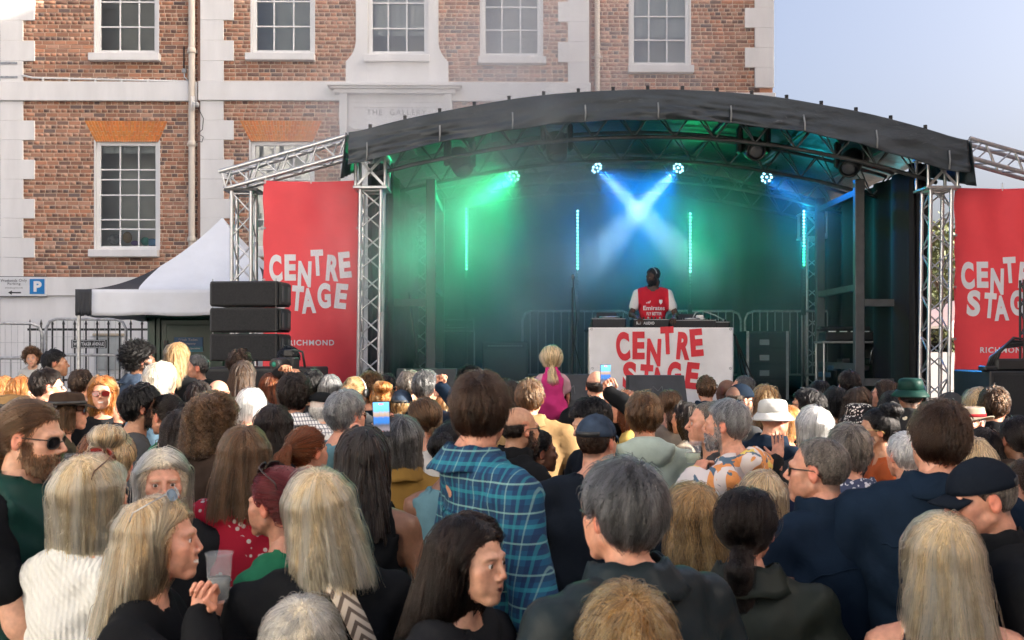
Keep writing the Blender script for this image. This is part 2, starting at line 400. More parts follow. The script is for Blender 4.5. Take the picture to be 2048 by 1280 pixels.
# quoins, bands, plinth
def quoins(xa, xb, ta, tb, y, phase=0):       # pilaster xa..xb, teeth reach ta..tb
    py, k = 165.0, 0
    while py > TOP:
        w = k % 2; q = MB().bx(U(ta if w else xa), U(tb if w else xb), y - .032, y + .05, Zb(py) + .0012, Zb(max(TOP, py - 40.4)) - .0012, .004); q.build('quoin', M_white, bld); py -= 40.4; k += 1
    py, k = 204.0, 0
    while py < 552:
        w = k % 2; q = MB().bx(U(ta if w else xa), U(tb if w else xb), y - .032, y + .05, Zb(min(555, py + 39)) + .0012, Zb(py) - .0012, .004); q.build('quoin', M_white, bld); py += 39; k += 1
quoins(5, 50, 5, 73, YL); quoins(404, 450, 404, 470, YC); quoins(1136, 1178, 1116, 1178, YC); quoins(1519, 1558, 1499, 1558, YR)
MB().bx(U(2), U(397), YL - .07, YL + .05, Zb(204), Zb(166), .006).build('string_course', M_white, bld)
MB().bx(U(401), U(1181), YC - .07, YC + .05, Zb(204), Zb(166), .006).build('string_course', M_white, bld)
MB().bx(U(1181), U(1560), YR - .07, YR + .05, Zb(215), Zb(177), .006).build('string_course', M_white, bld)
for xa, xb, y in ((5, 398, YL), (403, 1179, YC), (1179, 1558, YR)):
    MB().bx(U(xa), U(xb), y - .03, y + .1, .2, Zb(592)).build('plinth', M_white, bld)
    MB().bx(U(xa) - .02, U(xb) + .02, y - .07, y + .1, Zb(592) + .001, Zb(BASE), .006).build('plinth_band', M_white, bld)
    MB().bx(U(xa) - .05, U(xb) + .05, y - .12, y + .35, Zb(TOP), Zb(TOP) + .3, .02).build('parapet', M_white, bld)
MB().bx(U(398), U(404), YC + .0, YL + .3, .2, Zb(TOP)).build('return_wall', M_brick1, bld)
MB().bx(U(1178), U(1178) + .05, YC + .05, YR + .2, .2, Zb(TOP)).build('return_wall', M_brick1, bld)
MB().bx(U(1558) - .25, U(1558) - .003, YR + .06, 9, .2, Zb(TOP)).build('side_wall', M_brick1, bld)
MB().bx(U(5) + .003, U(5) + .25, YL + .06, 9, .2, Zb(TOP)).build('side_wall', M_brick1, bld)
MB().bx(U(5), U(1558), 1.45, 9, Zb(TOP), Zb(TOP) + .1).build('roof', mat('roof_lead', (.2, .21, .22), .6), bld)
# sash windows
def sash(px0, px1, py0, py1, vb, hb, y, blind, sill):
    w = empty('window', (0, 0, 0), 0, bld); x0, x1, z1, z0 = U(px0), U(px1), Zb(py0), Zb(py1)
    fy0, fy1 = y + .05, y + .12
    f = MB().bx(x0, x0 + .075, fy0, fy1, z0, z1, .004).bx(x1 - .075, x1, fy0, fy1, z0, z1, .004).bx(x0 + .076, x1 - .076, fy0 + .001, fy1, z1 - .07, z1 - .001, .004).bx(x0 + .076, x1 - .076, fy0 + .001, fy1, z0 + .001, z0 + .075, .004)
    fo = f.build('frame', M_whitewood, w)
    xs = [x0 + .075] + [U(v) for v in vb] + [x1 - .075]; zs = sorted([z0 + .075, z1 - .07] + [Zb(h) for h in hb])
    for v in vb: MB().bx(U(v) - .014, U(v) + .014, fy0 + .014, fy1 - .012, z0 + .075, z1 - .07, .004).build('glazing_bar', M_whitewood, fo)
    for h in hb: MB().bx(x0 + .075, x1 - .075, fy0 + .011, fy1 - .01, Zb(h) - (.022 if h == hb[-1] and len(hb) == 3 else .014), Zb(h) + .014, .004).build('glazing_bar', M_whitewood, fo)
    for i in range(len(xs) - 1):
        for j in range(len(zs) - 1):
            t = [random.uniform(-.004, .004) for _ in range(4)]
            MB().add([(xs[i], fy1 - .04 + t[0], zs[j]), (xs[i + 1], fy1 - .04 + t[1], zs[j]), (xs[i + 1], fy1 - .04 + t[2], zs[j + 1]), (xs[i], fy1 - .04 + t[3], zs[j + 1])], [(0, 1, 2, 3)]).build('pane', M_glass, w)
    MB().bx(x0 - .03, x0 - .001, y - .004, y + .14, z0, z1).bx(x1 + .001, x1 + .03, y - .004, y + .14, z0, z1).bx(x0 - .03, x1 + .03, y - .002, y + .14, z1 + .001, z1 + .03).build('reveal', M_white, w)
    a, b, c, d = sill; MB().bx(U(a), U(b), y - .13, y + .11, Zb(d), Zb(c), .008).build('sill', M_white, w)
    ry = y + .75; r = MB(); e = .25
    r.add([(x0 - e, ry, z0 - e), (x1 + e, ry, z0 - e), (x1 + e, ry, z1 + e), (x0 - e, ry, z1 + e), (x0 - e, y + .16, z0 - e), (x1 + e, y + .16, z0 - e), (x1 + e, y + .16, z1 + e), (x0 - e, y + .16, z1 + e)], [(0, 1, 2, 3), (0, 4, 5, 1), (1, 5, 6, 2), (2, 6, 7, 3), (3, 7, 4, 0)])
    r.build('room', M_room, w)
    if blind is not None: MB().grid(lambda u, v: (x0 + .06 + u * (x1 - x0 - .12), y + .17 + .006 * math.sin(u * 40), z1 - .04 - v * (z1 - .04 - Zb(blind))), 24, 1).build('blind', M_blind, w)
    return w
LH = (339, 359, 390, 439, 458); sash(193, 318, 284, 500, (239, 276), LH, YL, 304, (183, 320, 500, 515))
sash(503, 627, 284, 500, (549, 587), LH, YC, None, (493, 632, 500, 515))
UPH = (-85, -42, 3, 53)
sash(193, 316, -130, 108, (239, 277), UPH, YL, None, (183, 323, 110, 125)); sash(506, 628, -130, 109, (548, 587), UPH, YC, None, (495, 632, 111, 125))
sash(737, 856, -130, 110, (776, 813), (-85, -42, 5, 56), YC, 67, (730, 860, 113, 127)); sash(963, 1083, -130, 113, (1004, 1041), (-85, -42, 12, 58), YC, None, (957, 1092, 116, 130))
sash(1265, 1386, -130, 121, (1304, 1341), (-85, -42, 19, 67), YR, 57, (1260, 1393, 123, 138))
# white doorcase with the carved name
def prism(pts, y0, y1):
    P = [(U(a), Zb(b)) for a, b in pts]; n = len(P); mb = MB()
    ar = sum(P[i][0] * P[(i + 1) % n][1] - P[(i + 1) % n][0] * P[i][1] for i in range(n))
    if ar < 0: P.reverse()
    return mb.add([(p[0], y0, p[1]) for p in P] + [(p[0], y1, p[1]) for p in P], [tuple(range(n))] + [(i, i + n, (i + 1) % n + n, (i + 1) % n) for i in range(n)])
def cv(x, s): return [(x + s * 0, 85), (x + s * 2, 98), (x + s * 6, 108), (x + s * 12, 117), (x + s * 20, 126), (x + s * 20, 166)]
prism([(713, TOP), (736, TOP), (736, 166)] + cv(713, -1)[::-1], YC - .05, YC + .05).build('window_surround', M_white, bld)
prism([(857, TOP), (877, TOP)] + cv(877, 1) + [(857, 166)], YC - .05, YC + .05).build('window_surround', M_white, bld)
prism([(736.2, 111), (856.8, 111), (856.8, 166), (736.2, 166)], YC - .049, YC + .05).build('window_surround', M_white, bld)
dc = empty('doorcase', (0, 0, 0), 0, bld)
for k, (a, b, c, d, y) in enumerate(((660, 925, 174, 180, -.30), (664, 921, 180.2, 184, -.26), (672, 912, 184.2, 192, -.2))): MB().bx(U(a), U(b), y, .02, Zb(d), Zb(c), .006).build('cornice', M_white, dc)
MB().bx(U(683), U(905), -.06, .3, .2, Zb(192.2)).build('door_surround', M_white, dc)
for a, b in ((683, 697), (890, 904)):
    prism([(a, 193), (b, 193), (b, 250), (b - 2, 285), (a + 1, 285), (a - 1, 240)], -.19, -.061).build('bracket', M_white, dc)
    for k in range(3): MB().bx(U(a) + .03 + k * .035, U(a) + .045 + k * .035, -.2, -.1905, Zb(275), Zb(197)).build('reed', M_white, dc)
prism([(702, 203), (886, 203), (886, 207), (702, 207)], -.075, -.0605).build('moulding', M_white, dc)
prism([(709, 214), (880, 214), (880, 217), (709, 217)], -.075, -.0605).build('moulding', M_white, dc)
prism([(702, 214), (708.5, 214), (708.5, 226), (713, 232), (714, 246), (702, 246)], -.072, -.0605).build('moulding', M_white, dc)
prism([(712, 250), (878, 250), (878, 253), (712, 253)], -.085, -.0605).build('moulding', M_white, dc)
prism([(700, 254), (890, 254), (880, 262), (710, 262)], -.11, -.0605).build('moulding', M_white, dc)
letters('lettering', 'THE  GALLERY', mat('carved_grey', (.17, .17, .17), .8), dc, Matrix.Translation((U(735), -.064, Zb(232.5))), (853 - 735) / SB, 11 / SB)
# pipes, conduit, boxes
def pipe(pxc, py0, py1, y, r=.06):
    x = U(pxc); p = empty('downpipe', (0, 0, 0), 0, bld); m = mat('cream_pipe', (.66, .6, .52), .55, var=.06)
    rod('pipe', (x, y - .09, Zb(py1)), (x, y - .09, Zb(py0)), r, m, p, 14)
    for q in (105, 290, 480, -90):
        if py0 < q < py1: rod('collar', (x, y - .09, Zb(q) - .05), (x, y - .09, Zb(q) + .05), r * 1.22, m, p, 14); MB().bx(x - .11, x + .11, y - .03, y - .002, Zb(q) - .03, Zb(q) + .03, .008).build('bracket', m, p)
pipe(387, TOP, 640, YL); pipe(1197, TOP, 640, YR, .05)
cd = empty('conduit', (0, 0, 0), 0, bld); MB().tube([(U(48), YL - .03, Zb(153)), (U(70), YL - .03, Zb(158)), (U(375), YL - .03, Zb(164)), (U(380), YL - .03, Zb(166))], .018, 6).build('tube', M_whitewood, cd)
for q in range(6): MB().bx(U(90 + q * 52) - .012, U(90 + q * 52) + .012, YL - .055, YL, Zb(164 + q * .9), Zb(157 + q * .9)).build('clip', M_whitewood, cd)
MB().bx(U(366), U(374), YL - .06, YL, Zb(147), Zb(139), .01).build('junction_box', mat('grey_box', (.45, .46, .47), .5), cd)
MB().tube([(U(369), YL - .02, Zb(94)), (U(369), YL - .02, Zb(139))], .012, 5).build('cable', M_black, cd)
MB().tube([(U(370), YL - .03, Zb(147)), (U(371), YL - .05, Zb(156)), (U(378), YL - .04, Zb(163))], .012, 5).build('cable', M_whitewood, cd)
MB().tube([(U(397) + .3 * 0, YL - .05, Zb(166)), (U(396), YL - .05, Zb(205)), (U(402), YC - .05, Zb(222)), (U(411), YC - .05, Zb(240)), (U(409), YC - .05, Zb(262)), (U(400), YC - .05, Zb(270)), (U(411), YC - .05, Zb(277)), (U(408), YC - .05, Zb(287)), (U(399), YC - .05, Zb(285))], .007, 5).build('cable', M_black, cd)
lamp = MB().bx(U(390), U(404), YC - .16, YC - .06, Zb(219), Zb(209), .02).build('wall_box', mat('grey_box', (.45, .46, .47), .5), cd)
for dx in (0, 4): MB().tube([(U(393 + dx), YC - .2, Zb(200)), (U(393 + dx), YC - .2, Zb(228))], .012, 6).build('bulb', M_whitewood, cd)
for zz in (129, 157): MB().bx(U(7), U(40), YL - .045, YL - .033, Zb(zz + 2), Zb(zz - 2)).build('sign_rail', M_galv, bld)
# toys on the inside sill, seen through the glass
def ball(name, c, r, m, parent=None, sc=(1, 1, 1)):
    mb = MB(); n, k = 16, 10
    mb.lathe([(r * math.sin(math.pi * i / k) + 1e-4, -r * math.cos(math.pi * i / k)) for i in range(k + 1)], (0, 0, 0), n); o = mb.build(name, m, parent, c); o.scale = sc; return o
def world_of(px, py, dy): p = bld.matrix_basis @ Vector((U(px), YL + dy, Zb(py))); return p
tag(ball('toy_ball', world_of(282, 480, .26), .085, mat('green_plastic', (.05, .42, .3), .4)), 'round green ball on the window ledge inside', 'ball')
tag(MB().box((0, 0, 0), (.22, .12, .13), None, .015).build('toy_box', mat('blue_plastic', (.03, .22, .5), .4), None, world_of(301, 482, .27)), 'blue plastic box on the window ledge inside', 'box')
tag(ball('sports_bag', world_of(219, 476, .3), .14, mat('bag_black', (.03, .035, .05), .6, c2=(.6, .6, .6), scale=5), None, (1, .6, .75)), 'black and white bag behind the glass on the ledge', 'bag')
tag(ball('toy_bear', world_of(245, 472, .28), .11, mat('tan_plush', (.4, .26, .1), .9), None, (.8, .7, 1)), 'tan soft toy slumped behind the window pane', 'toy')
tag(ball('toy_purse', world_of(262, 484, .24), .07, mat('purple_plastic', (.2, .1, .35), .5), None, (1.1, .7, .7)), 'small purple toy on the window ledge inside', 'toy')
# parking sign
ps = empty('parking_sign', bld.matrix_basis @ Vector((U(53), YL - .08, Zb(574))), R(.8)); tag(ps, 'weekends only parking sign with blue P and arrow on the white plinth', 'sign')
W_, H_ = 93 / SB, 38 / SB; MB().bx(-W_ / 2, W_ / 2, -.012, .008, -H_ / 2, H_ / 2, .003).build('board', mat('sign_grey', (.7, .71, .72), .45, var=.03), ps)
MB().bx(-W_ / 2 - .01, W_ / 2 + .01, -.008, .006, H_ / 2, H_ / 2 + .012).bx(-W_ / 2 - .01, W_ / 2 + .01, -.008, .006, -H_ / 2 - .012, -H_ / 2).build('edge', M_black, ps)
MB().bx(.13, W_ / 2 - .03, -.016, -.0125, -.14, .14).build('blue_panel', mat('sign_blue', (.01, .2, .52), .4, var=.03), ps)
ink = mat('sign_ink', (.02, .02, .025), .5); sw = mat('sign_white', (.8, .8, .8), .5, var=.02)
letters('symbol', 'P', sw, ps, Matrix.Translation((.205, -.02, -.1)), .15, .2)
letters('lettering', 'Weekends', ink, ps, Matrix.Translation((-.41, -.0145, .085)), .31, .055); letters('lettering', 'Only', ink, ps, Matrix.Translation((-.07, -.0145, .075)), .15, .065); letters('lettering', 'Parking', ink, ps, Matrix.Translation((-.28, -.0145, .018)), .24, .055); letters('lettering', '(Underground)', ink, ps, Matrix.Translation((-.32, -.0145, -.045)), .32, .035)
MB().add([(-.27, -.0145, -.115), (-.2, -.0145, -.155), (-.2, -.0145, -.127), (-.03, -.0145, -.127), (-.03, -.0145, -.103), (-.2, -.0145, -.103), (-.2, -.0145, -.075)], [(0, 1, 2, 3, 4, 5, 6)]).build('arrow', ink, ps)
# low window in the plinth behind the railings
lw = bld.matrix_basis @ Vector((U(220), YL - .035, Zb(705))); MB().bx(U(195), U(246), YL - .06, YL - .03, Zb(740), Zb(672), .01).build('basement_window', mat('grey_frosted', (.42, .45, .45), .3, var=.05), bld)
MB().bx(U(190), U(252), YL - .09, YL - .03, Zb(672), Zb(667), .01).build('basement_lintel', mat('sandstone', (.55, .47, .35), .8), bld)

# ------------------------------------------------------------------ neighbours: sliver on the left, houses added unseen on the right to shade the square
nb = empty('neighbour_house', (-12.6, 21, 0)); tag(nb, 'pale rendered house at the far left edge beside the brick building', 'building')
MB().bx(-2.6, 2.6, 0, 6, .3, 9.5).build('wall', mat('grey_render', (.5, .5, .48), .8), nb); MB().bx(-2.7, 2.7, -.15, 6, 9.5, 9.8).build('parapet', M_white, nb)
for z in (4.6, 7.2): MB().bx(1.0, 2.2, -.02, .2, z, z + 1.5).build('window', mat('dark_glass', (.05, .06, .07), .1), nb)
MB().bx(.9, 2.3, -.03, .2, .6, 3.1).build('door', M_black, nb)
def make_shade_house(name, c, L_, D_, H_, label):
    h = empty(name, c, -SUN_AZ); tag(h, label, 'building')
    MB().bx(0, D_, 0, L_, 0, H_).build('wall', mat('row_brick', (.34, .19, .13), .9, var=.2, scale=30), h); MB().bx(-.2, D_ + .2, -.1, L_ + .1, H_, H_ + .35, .03).build('cornice', M_white, h)
    for k in range(int(L_ // 3)):
        for z in [q for q in (1.2, 4.6, 8.0, 11.2) if q + 2 < H_]:
            w = MB().bx(-.05, .1, 1 + k * 3, 2.1 + k * 3, z, z + 1.8).build('window', mat('dark_glass', (.05, .06, .07), .1), h)
            MB().bx(-.12, .02, .9 + k * 3, 2.2 + k * 3, z - .12, z).build('sill', M_white, w)
GAPY = 6.35 - 10.6 * math.tan(SUN_AZ)         # gap shaped between the added houses for one slab of sun on the crowd
make_shade_house('shade_house', (10.6, GAPY + .78, 0), 13.2, 7, 16.9, 'tall brick terrace right of the square beyond the alley')
make_shade_house('shade_house', (10.6 - 14 * math.sin(SUN_AZ), GAPY - .78 - 14 * math.cos(SUN_AZ), 0), 14, 7, 9.0, 'added lower brick terrace out of view, shading the near crowd')
oh = empty('bounce_terrace', (-11.4, -29.5, 0), 0); tag(oh, 'added pale terrace unseen at the left, bouncing sunlight into the square', 'building')  # unseen terrace added to bounce sunlight onto crowd and facade
M_pale = mat('pale_render', (.74, .73, .70), .8, var=.05, scale=2)
MB().bx(-7, 0, 0, 31, 0, 14.5).build('wall', M_pale, oh); MB().bx(-7.1, .25, -.1, 31.1, 14.5, 14.9, .03).build('cornice', M_white, oh)
for k in range(9):
    for z in (1.2, 4.6, 7.6, 10.8):
        w = MB().bx(-.1, .03, 1.2 + k * 3.4, 2.3 + k * 3.4, z, z + 1.8).build('window', mat('dark_glass', (.05, .06, .07), .1), oh); MB().bx(-.02, .12, 1.1 + k * 3.4, 2.4 + k * 3.4, z - .12, z).build('sill', M_white, w)
# ------------------------------------------------------------------ distant right: tree and marquee seen past the stage
def leafmat(name, c, c2):
    m = mat(name, c, .6, var=.3, scale=2, c2=c2); return m
def tree(px, py, Y, rad, label):
    c = at(px, py, Y); t = empty('tree', (c.x, Y, 0)); tag(t, label, 'tree', 'trees beyond the stage')
    MB().tube([(0, 0, 0), (.1, 0, c.z * .5), (0, .1, c.z + rad * .3)], .28, 8, r2=.08).build('trunk', mat('bark', (.12, .09, .07), .9), t)
    for k in range(6): a = k * 1.05; MB().tube([(0, 0, c.z * .55), (math.cos(a) * rad * .4, math.sin(a) * rad * .4, c.z), (math.cos(a) * rad * .75, math.sin(a) * rad * .75, c.z + rad * .4)], .1, 6, r2=.02).build('limb', mat('bark', (.12, .09, .07), .9), t)
    rs = np.random.RandomState(3 + int(px)); n = 5200; d = rs.normal(size=(n, 3)); d /= np.linalg.norm(d, axis=1)[:, None]
    cl = rs.normal(size=(40, 3)); cl /= np.linalg.norm(cl, axis=1)[:, None]; cl *= (rs.rand(40, 1) ** .4) * rad * .85
    P = cl[rs.randint(0, 40, n)] + d * (rs.rand(n, 1) ** .5) * rad * .32; P[:, 2] += c.z
    a = rs.normal(size=(n, 3)); a /= np.linalg.norm(a, axis=1)[:, None]; b = np.cross(a, rs.normal(size=(n, 3))); b /= np.linalg.norm(b, axis=1)[:, None]; s_ = rs.uniform(.06, .13, (n, 1))
    V = np.stack([P - a * s_, P + b * s_ * .6, P + a * s_, P - b * s_ * .6], 1).reshape(-1, 3); Fq = np.arange(n * 4).reshape(-1, 4)
    tag(link('crown', np_mesh('crown', V, Fq, False, leafmat('leaves', (.10, .12, .035), (.05, .07, .02))), t), kind='stuff')
tree(1930, 560, 34, 2.6, 'olive green tree beyond the stage beside right banner')
mq = empty('marquee', at(1985, 640, 26) * 1); mq.location.z = 0; tag(mq, 'white marquee roof behind the right banner', 'tent')
MB().add([(-2, -2, 2.6), (2, -2, 2.6), (2, 2, 2.6), (-2, 2, 2.6), (0, 0, 3.7)], [(0, 1, 4), (1, 2, 4), (2, 3, 4), (3, 0, 4)]).build('roof', M_whitewood, mq)
for x, y in ((-1.95, -1.95), (1.95, -1.95), (1.95, 1.95), (-1.95, 1.95)): rod('leg', (x, y, 0), (x, y, 2.6), .03, M_galv, mq)
MB().bx(-2, 2, -2.01, -1.99, 2.3, 2.6).build('valance', M_whitewood, mq)

# ------------------------------------------------------------------ fences on the left
def heras(pa, pb, top_py, Y, Yb, label):
    a, b = at(pa, top_py, Y), at(pb, top_py, Yb); f = empty('fence_panel', (0, 0, 0)); tag(f, label, 'fence', 'steel fence panels behind the crowd'); r = .022
    z1 = a.z; z0 = z1 - 1.95; d = (b - a); d.z = 0; L_ = d.length; d.normalize()
    P = lambda t, z: (a.x + d.x * t, a.y + d.y * t, z)
    pts = [P(0, z0), P(0, z1 - .15), P(.05, z1 - .04), P(.15, z1), P(L_ - .15, z1), P(L_ - .05, z1 - .04), P(L_, z1 - .15), P(L_, z0)]
    MB().tube(pts, r, 8).build('frame', M_galv, f); rod('rail', P(0, z0 + .15), P(L_, z0 + .15), r * .9, M_galv, f)
    w = MB(); n = int(L_ / .075)
    for k in range(1, n): w.tube([P(L_ * k / n, z0 + .15), P(L_ * k / n, z1 - .02)], .0028, 3, False)
    for k in range(1, 7): w.tube([P(0, z0 + k * .28), P(L_, z0 + k * .28)], .0028, 3, False)
    tag(w.build('wire_mesh', M_galv, f), kind='stuff')
    for t in (0, L_): MB().bx(P(t, 0)[0] - .12, P(t, 0)[0] + .12, P(t, 0)[1] - .3, P(t, 0)[1] + .3, z0 - .15, z0 + .02, .03).build('foot_block', mat('rubber', (.03, .03, .03), .9), f)
heras(-120, 85, 645, 13.6, 14.2, 'galvanised mesh fence panel at the far left edge of the square')
heras(92, 252, 638, 15.2, 15.4, 'galvanised mesh fence panel in front of the black railings')
def barrier(pa, pb, top_py, Y, label, group, m=None, h=1.1, parent=None, Z=None):
    m = m or M_galv; a, b = at(pa, top_py, Y), at(pb, top_py, Y); f = empty('crowd_barrier', (0, 0, 0)); tag(f, label, 'barrier', group)
    x0, x1, z1 = a.x, b.x, a.z; z0 = z1 - h + .12; r = .02
    MB().tube([(x0, Y, z0 - .1), (x0, Y, z1 - .14), (x0 + .04, Y, z1 - .04), (x0 + .14, Y, z1), (x1 - .14, Y, z1), (x1 - .04, Y, z1 - .04), (x1, Y, z1 - .14), (x1, Y, z0 - .1)], r, 8).build('frame', m, f)
    rod('rail', (x0, Y, z0), (x1, Y, z0), r * .8, m, f)
    n = int((x1 - x0) / .115)
    for k in range(1, n): rod('bar', (x0 + (x1 - x0) * k / n, Y, z0), (x0 + (x1 - x0) * k / n, Y, z1 - .01), .0085, m, f, 5)
    for x in (x0 + .3, x1 - .3): MB().tube([(x, Y - .3, z0 - .12), (x, Y - .25, z0 - .08), (x, Y, z0), (x, Y + .25, z0 - .08), (x, Y + .3, z0 - .12)], .016, 6).build('foot', m, f)
barrier(-60, 82, 716, 12.9, 'crowd barrier with the child leaning over at the left edge', 'crowd barriers'); barrier(88, 248, 710, 13.3, 'crowd barrier behind the gazebo leg', 'crowd barriers')
rl = empty('railings', (0, 0, 0)); tag(rl, 'black spiked iron railings in front of the white plinth', 'railings'); YRl = 17.6
for k in range(17):
    px = 60 + k * 22.4; p = at(px, 640, YRl); rod('bar', (p.x, YRl, .7), (p.x, YRl, p.z - .06), .016, M_black, rl, 6); MB().lathe([(.028, 0), (.02, .03), (.001, .1)], (0, 0, 0), 8).build('spike', M_black, rl, (p.x, YRl, p.z - .08))
for py in (659, 760): a, b = at(55, py, YRl), at(430, py, YRl); MB().bx(a.x, b.x, YRl - .008, YRl + .008, a.z - .02, a.z + .02).build('rail', M_black, rl)
sg = at(178, 688, YRl - .06); st = empty('street_sign', sg); tag(st, 'black Whittaker Avenue street name plate on the railings', 'sign')
MB().bx(-.31, .31, -.012, .012, -.075, .075, .004).build('plate', M_black, st); MB().bx(-.29, .29, -.0165, -.0125, -.062, -.056).bx(-.29, .29, -.0165, -.0125, .056, .062).bx(-.29, -.284, -.0163, -.0125, -.056, .056).bx(.284, .29, -.0163, -.0125, -.056, .056).build('border', sw, st)
letters('lettering', 'WHITTAKER AVENUE', sw, st, Matrix.Translation((-.265, -.0145, -.028)), .53, .056)
# green toilet cabin
tc0 = at(372, 700, 15.8); tc_ = empty('toilet_cabin', (tc0.x, 15.8, .45)); tag(tc_, 'dark green portable toilet cabin with blue company sign', 'cabin'); gm = mat('dark_green_paint', (.008, .06, .036), .35, var=.2, scale=2)
MB().bx(-.62, .75, 0, 1.3, .05, 2.05, .03).build('body', gm, tc_); MB().bx(-.68, .8, -.06, 1.36, 2.05, 2.16, .03).build('roof', gm, tc_); MB().bx(-.3, .6, -.03, -.002, .1, 1.95, .01).build('door', gm, tc_)
for x in (-.5, -.42): MB().bx(x - .02, x + .02, -.04, -.002, .05, 2.05).build('trim', gm, tc_)
MB().bx(-.33, -.27, -.06, -.031, 1.55, 1.7).build('hinge', M_black, tc_)
sp = MB().bx(-.17, .28, -.05, -.031, 1.52, 1.75).build('sign', mat('toilet_sign', (.01, .12, .3), .4, var=.05), tc_); MB().bx(-.17, .28, -.054, -.0505, 1.52, 1.6).build('sign_strip', mat('toilet_sign2', (.03, .28, .38), .4), sp)
for s_, x, z, w in (('Fresh Toilet', -.1, 1.695, .3), ('Company', -.06, 1.63, .23), ('Mobile Toilet Specialists', -.14, 1.555, .38)): letters('lettering', s_, sw, sp, Matrix.Translation((x, -.0565, z)), w, .035)
# ------------------------------------------------------------------ gazebo
gz = empty('gazebo', (-5.66, 13.0, ground_z(-4, 13.5))); gz.rotation_euler = (0, 0, R(2)); tag(gz, 'white pop-up gazebo with black corner panels beside the speaker stack', 'gazebo')
gzz = gz.location.z; ev, pk = 2.79 - gzz, 3.93 - gzz; gw = mat('gazebo_white', (.72, .75, .8), .7, var=.04, scale=2, bump=.15, bscale=5); gb = mat('gazebo_black', (.03, .033, .04), .65, var=.1)
def roofpt(u, v):                           # square 0..3
    a = max(abs(u - .5), abs(v - .5)) * 2; z = ev + (pk - ev) * (1 - a) ** 1.85; return (u * 3, v * 3, z)
def face_pt(k, t, h):
    u, v = .5 + (t - .5) * (1 - h), .5 * h
    for _ in range(k): u, v = 1 - v, u
    return roofpt(u, v)
for k in range(4):                          # four slopes, each with black wedges at its corners
    tb_ = lambda h: .27 * max(0., 1 - h / .55)
    MB().grid(lambda a, h: face_pt(k, tb_(h) + (1 - 2 * tb_(h)) * a, h), 16, 20).build('canopy', gw, gz)
    MB().grid(lambda a, h: face_pt(k, tb_(h * .548) * a, h * .548), 5, 11).build('corner_panel', gb, gz); MB().grid(lambda a, h: face_pt(k, 1 - tb_(h * .548) * (1 - a), h * .548), 5, 11).build('corner_panel', gb, gz)
def val(x0, y0, x1, y1, t0, t1): return lambda u, v: (x0 + (x1 - x0) * (t0 + (t1 - t0) * u), y0 + (y1 - y0) * (t0 + (t1 - t0) * u) - (.012 * math.sin(30 * u + 3 * v) * v if y0 == y1 else 0), ev - .34 * v - .008 * math.sin(18 * u) * v)
for (x0, y0, x1, y1) in ((-.012, -.012, 3.012, -.012), (3.012, -.012, 3.012, 3), (-.012, 3, -.012, -.012), (3, 3.012, 0, 3.012)):
    for t0, t1, m in ((0, .07, gb), (.07, .93, gw), (.93, 1, gb)): solidify(MB().grid(val(x0, y0, x1, y1, t0, t1), 24, 6).build('valance', m, gz), .004)
for x, y in ((.02, .02), (2.98, .02), (2.98, 2.98), (.02, 2.98)): MB().bx(x - .02, x + .02, y - .02, y + .02, -.2, ev - .01, .004).build('leg', M_galv, gz)
# ================================================================== STAGE
def truss(name, p0, p1, w, bays, label=None, cat_='truss', parent=None, up=(0, 0, 1), m=None, r=.024, group=None, depth=None):
    m = m or M_alu; root = empty(name, (0, 0, 0), 0, parent); depth = depth or w
    if label: tag(root, label, cat_, group)
    p0, p1 = Vector(p0), Vector(p1); d = (p1 - p0).normalized(); u = Vector(up) if abs(d.z) < .9 else Vector((0, 1, 0)); u = (u - d * u.dot(d)).normalized(); s_ = d.cross(u); L_ = (p1 - p0).length
    C = [(s_ * a * (w / 2 - r) + u * b * (depth / 2 - r)) for a, b in ((-1, -1), (1, -1), (1, 1), (-1, 1))]
    for c in C: rod('chord', p0 + c, p1 + c, r, m, root, 10)
    for k in range(4):
        a, b = C[k], C[(k + 1) % 4]
        for i in range(bays):
            t0, t1 = L_ * i / bays, L_ * (i + 1) / bays; q0, q1 = (a, b) if (i + k) % 2 else (b, a)
            rod('brace', p0 + d * (t0 + .02) + q0 * .97, p0 + d * (t1 - .02) + q1 * .97, r * .42, m, root, 6)
        for t in (0.03, L_ - .03): rod('brace', p0 + d * t + a, p0 + d * t + b, r * .42, m, root, 6)
    return root
XL, XR, YF, YB = -1.64, 4.99, 11.75, 16.0; DECK = 1.28; XC = (XL + XR) / 2
stage_m = mat('stage_black', (.022, .023, .025), .6, var=.2)
dk = empty('stage_deck', (0, 0, 0)); tag(dk, 'black raised stage platform under the arched roof', 'stage')
for k in range(5):
    xa = XL - .1 + k * (XR - XL + .2) / 5; xb = xa + (XR - XL + .2) / 5
    for j in range(3): MB().bx(xa + .002, xb - .002, 10.9 + j * 1.75 + .002, 10.9 + (j + 1) * 1.75 - .002, DECK - .08, DECK, .004).build('deck_panel', stage_m, dk)
    for y in (11, 13.4, 15.8): rod('leg', (xa + .1, y, 0), (xa + .1, y, DECK - .08), .03, M_galv, dk)
solidify(MB().grid(lambda u, v: (XL - .1 + u * (XR - XL + .2), 10.88 + .02 * math.sin(u * 190), .02 + v * (DECK - .11)), 160, 2).build('skirt', mat('skirt_black', (.012, .012, .013), .9), dk), .004)
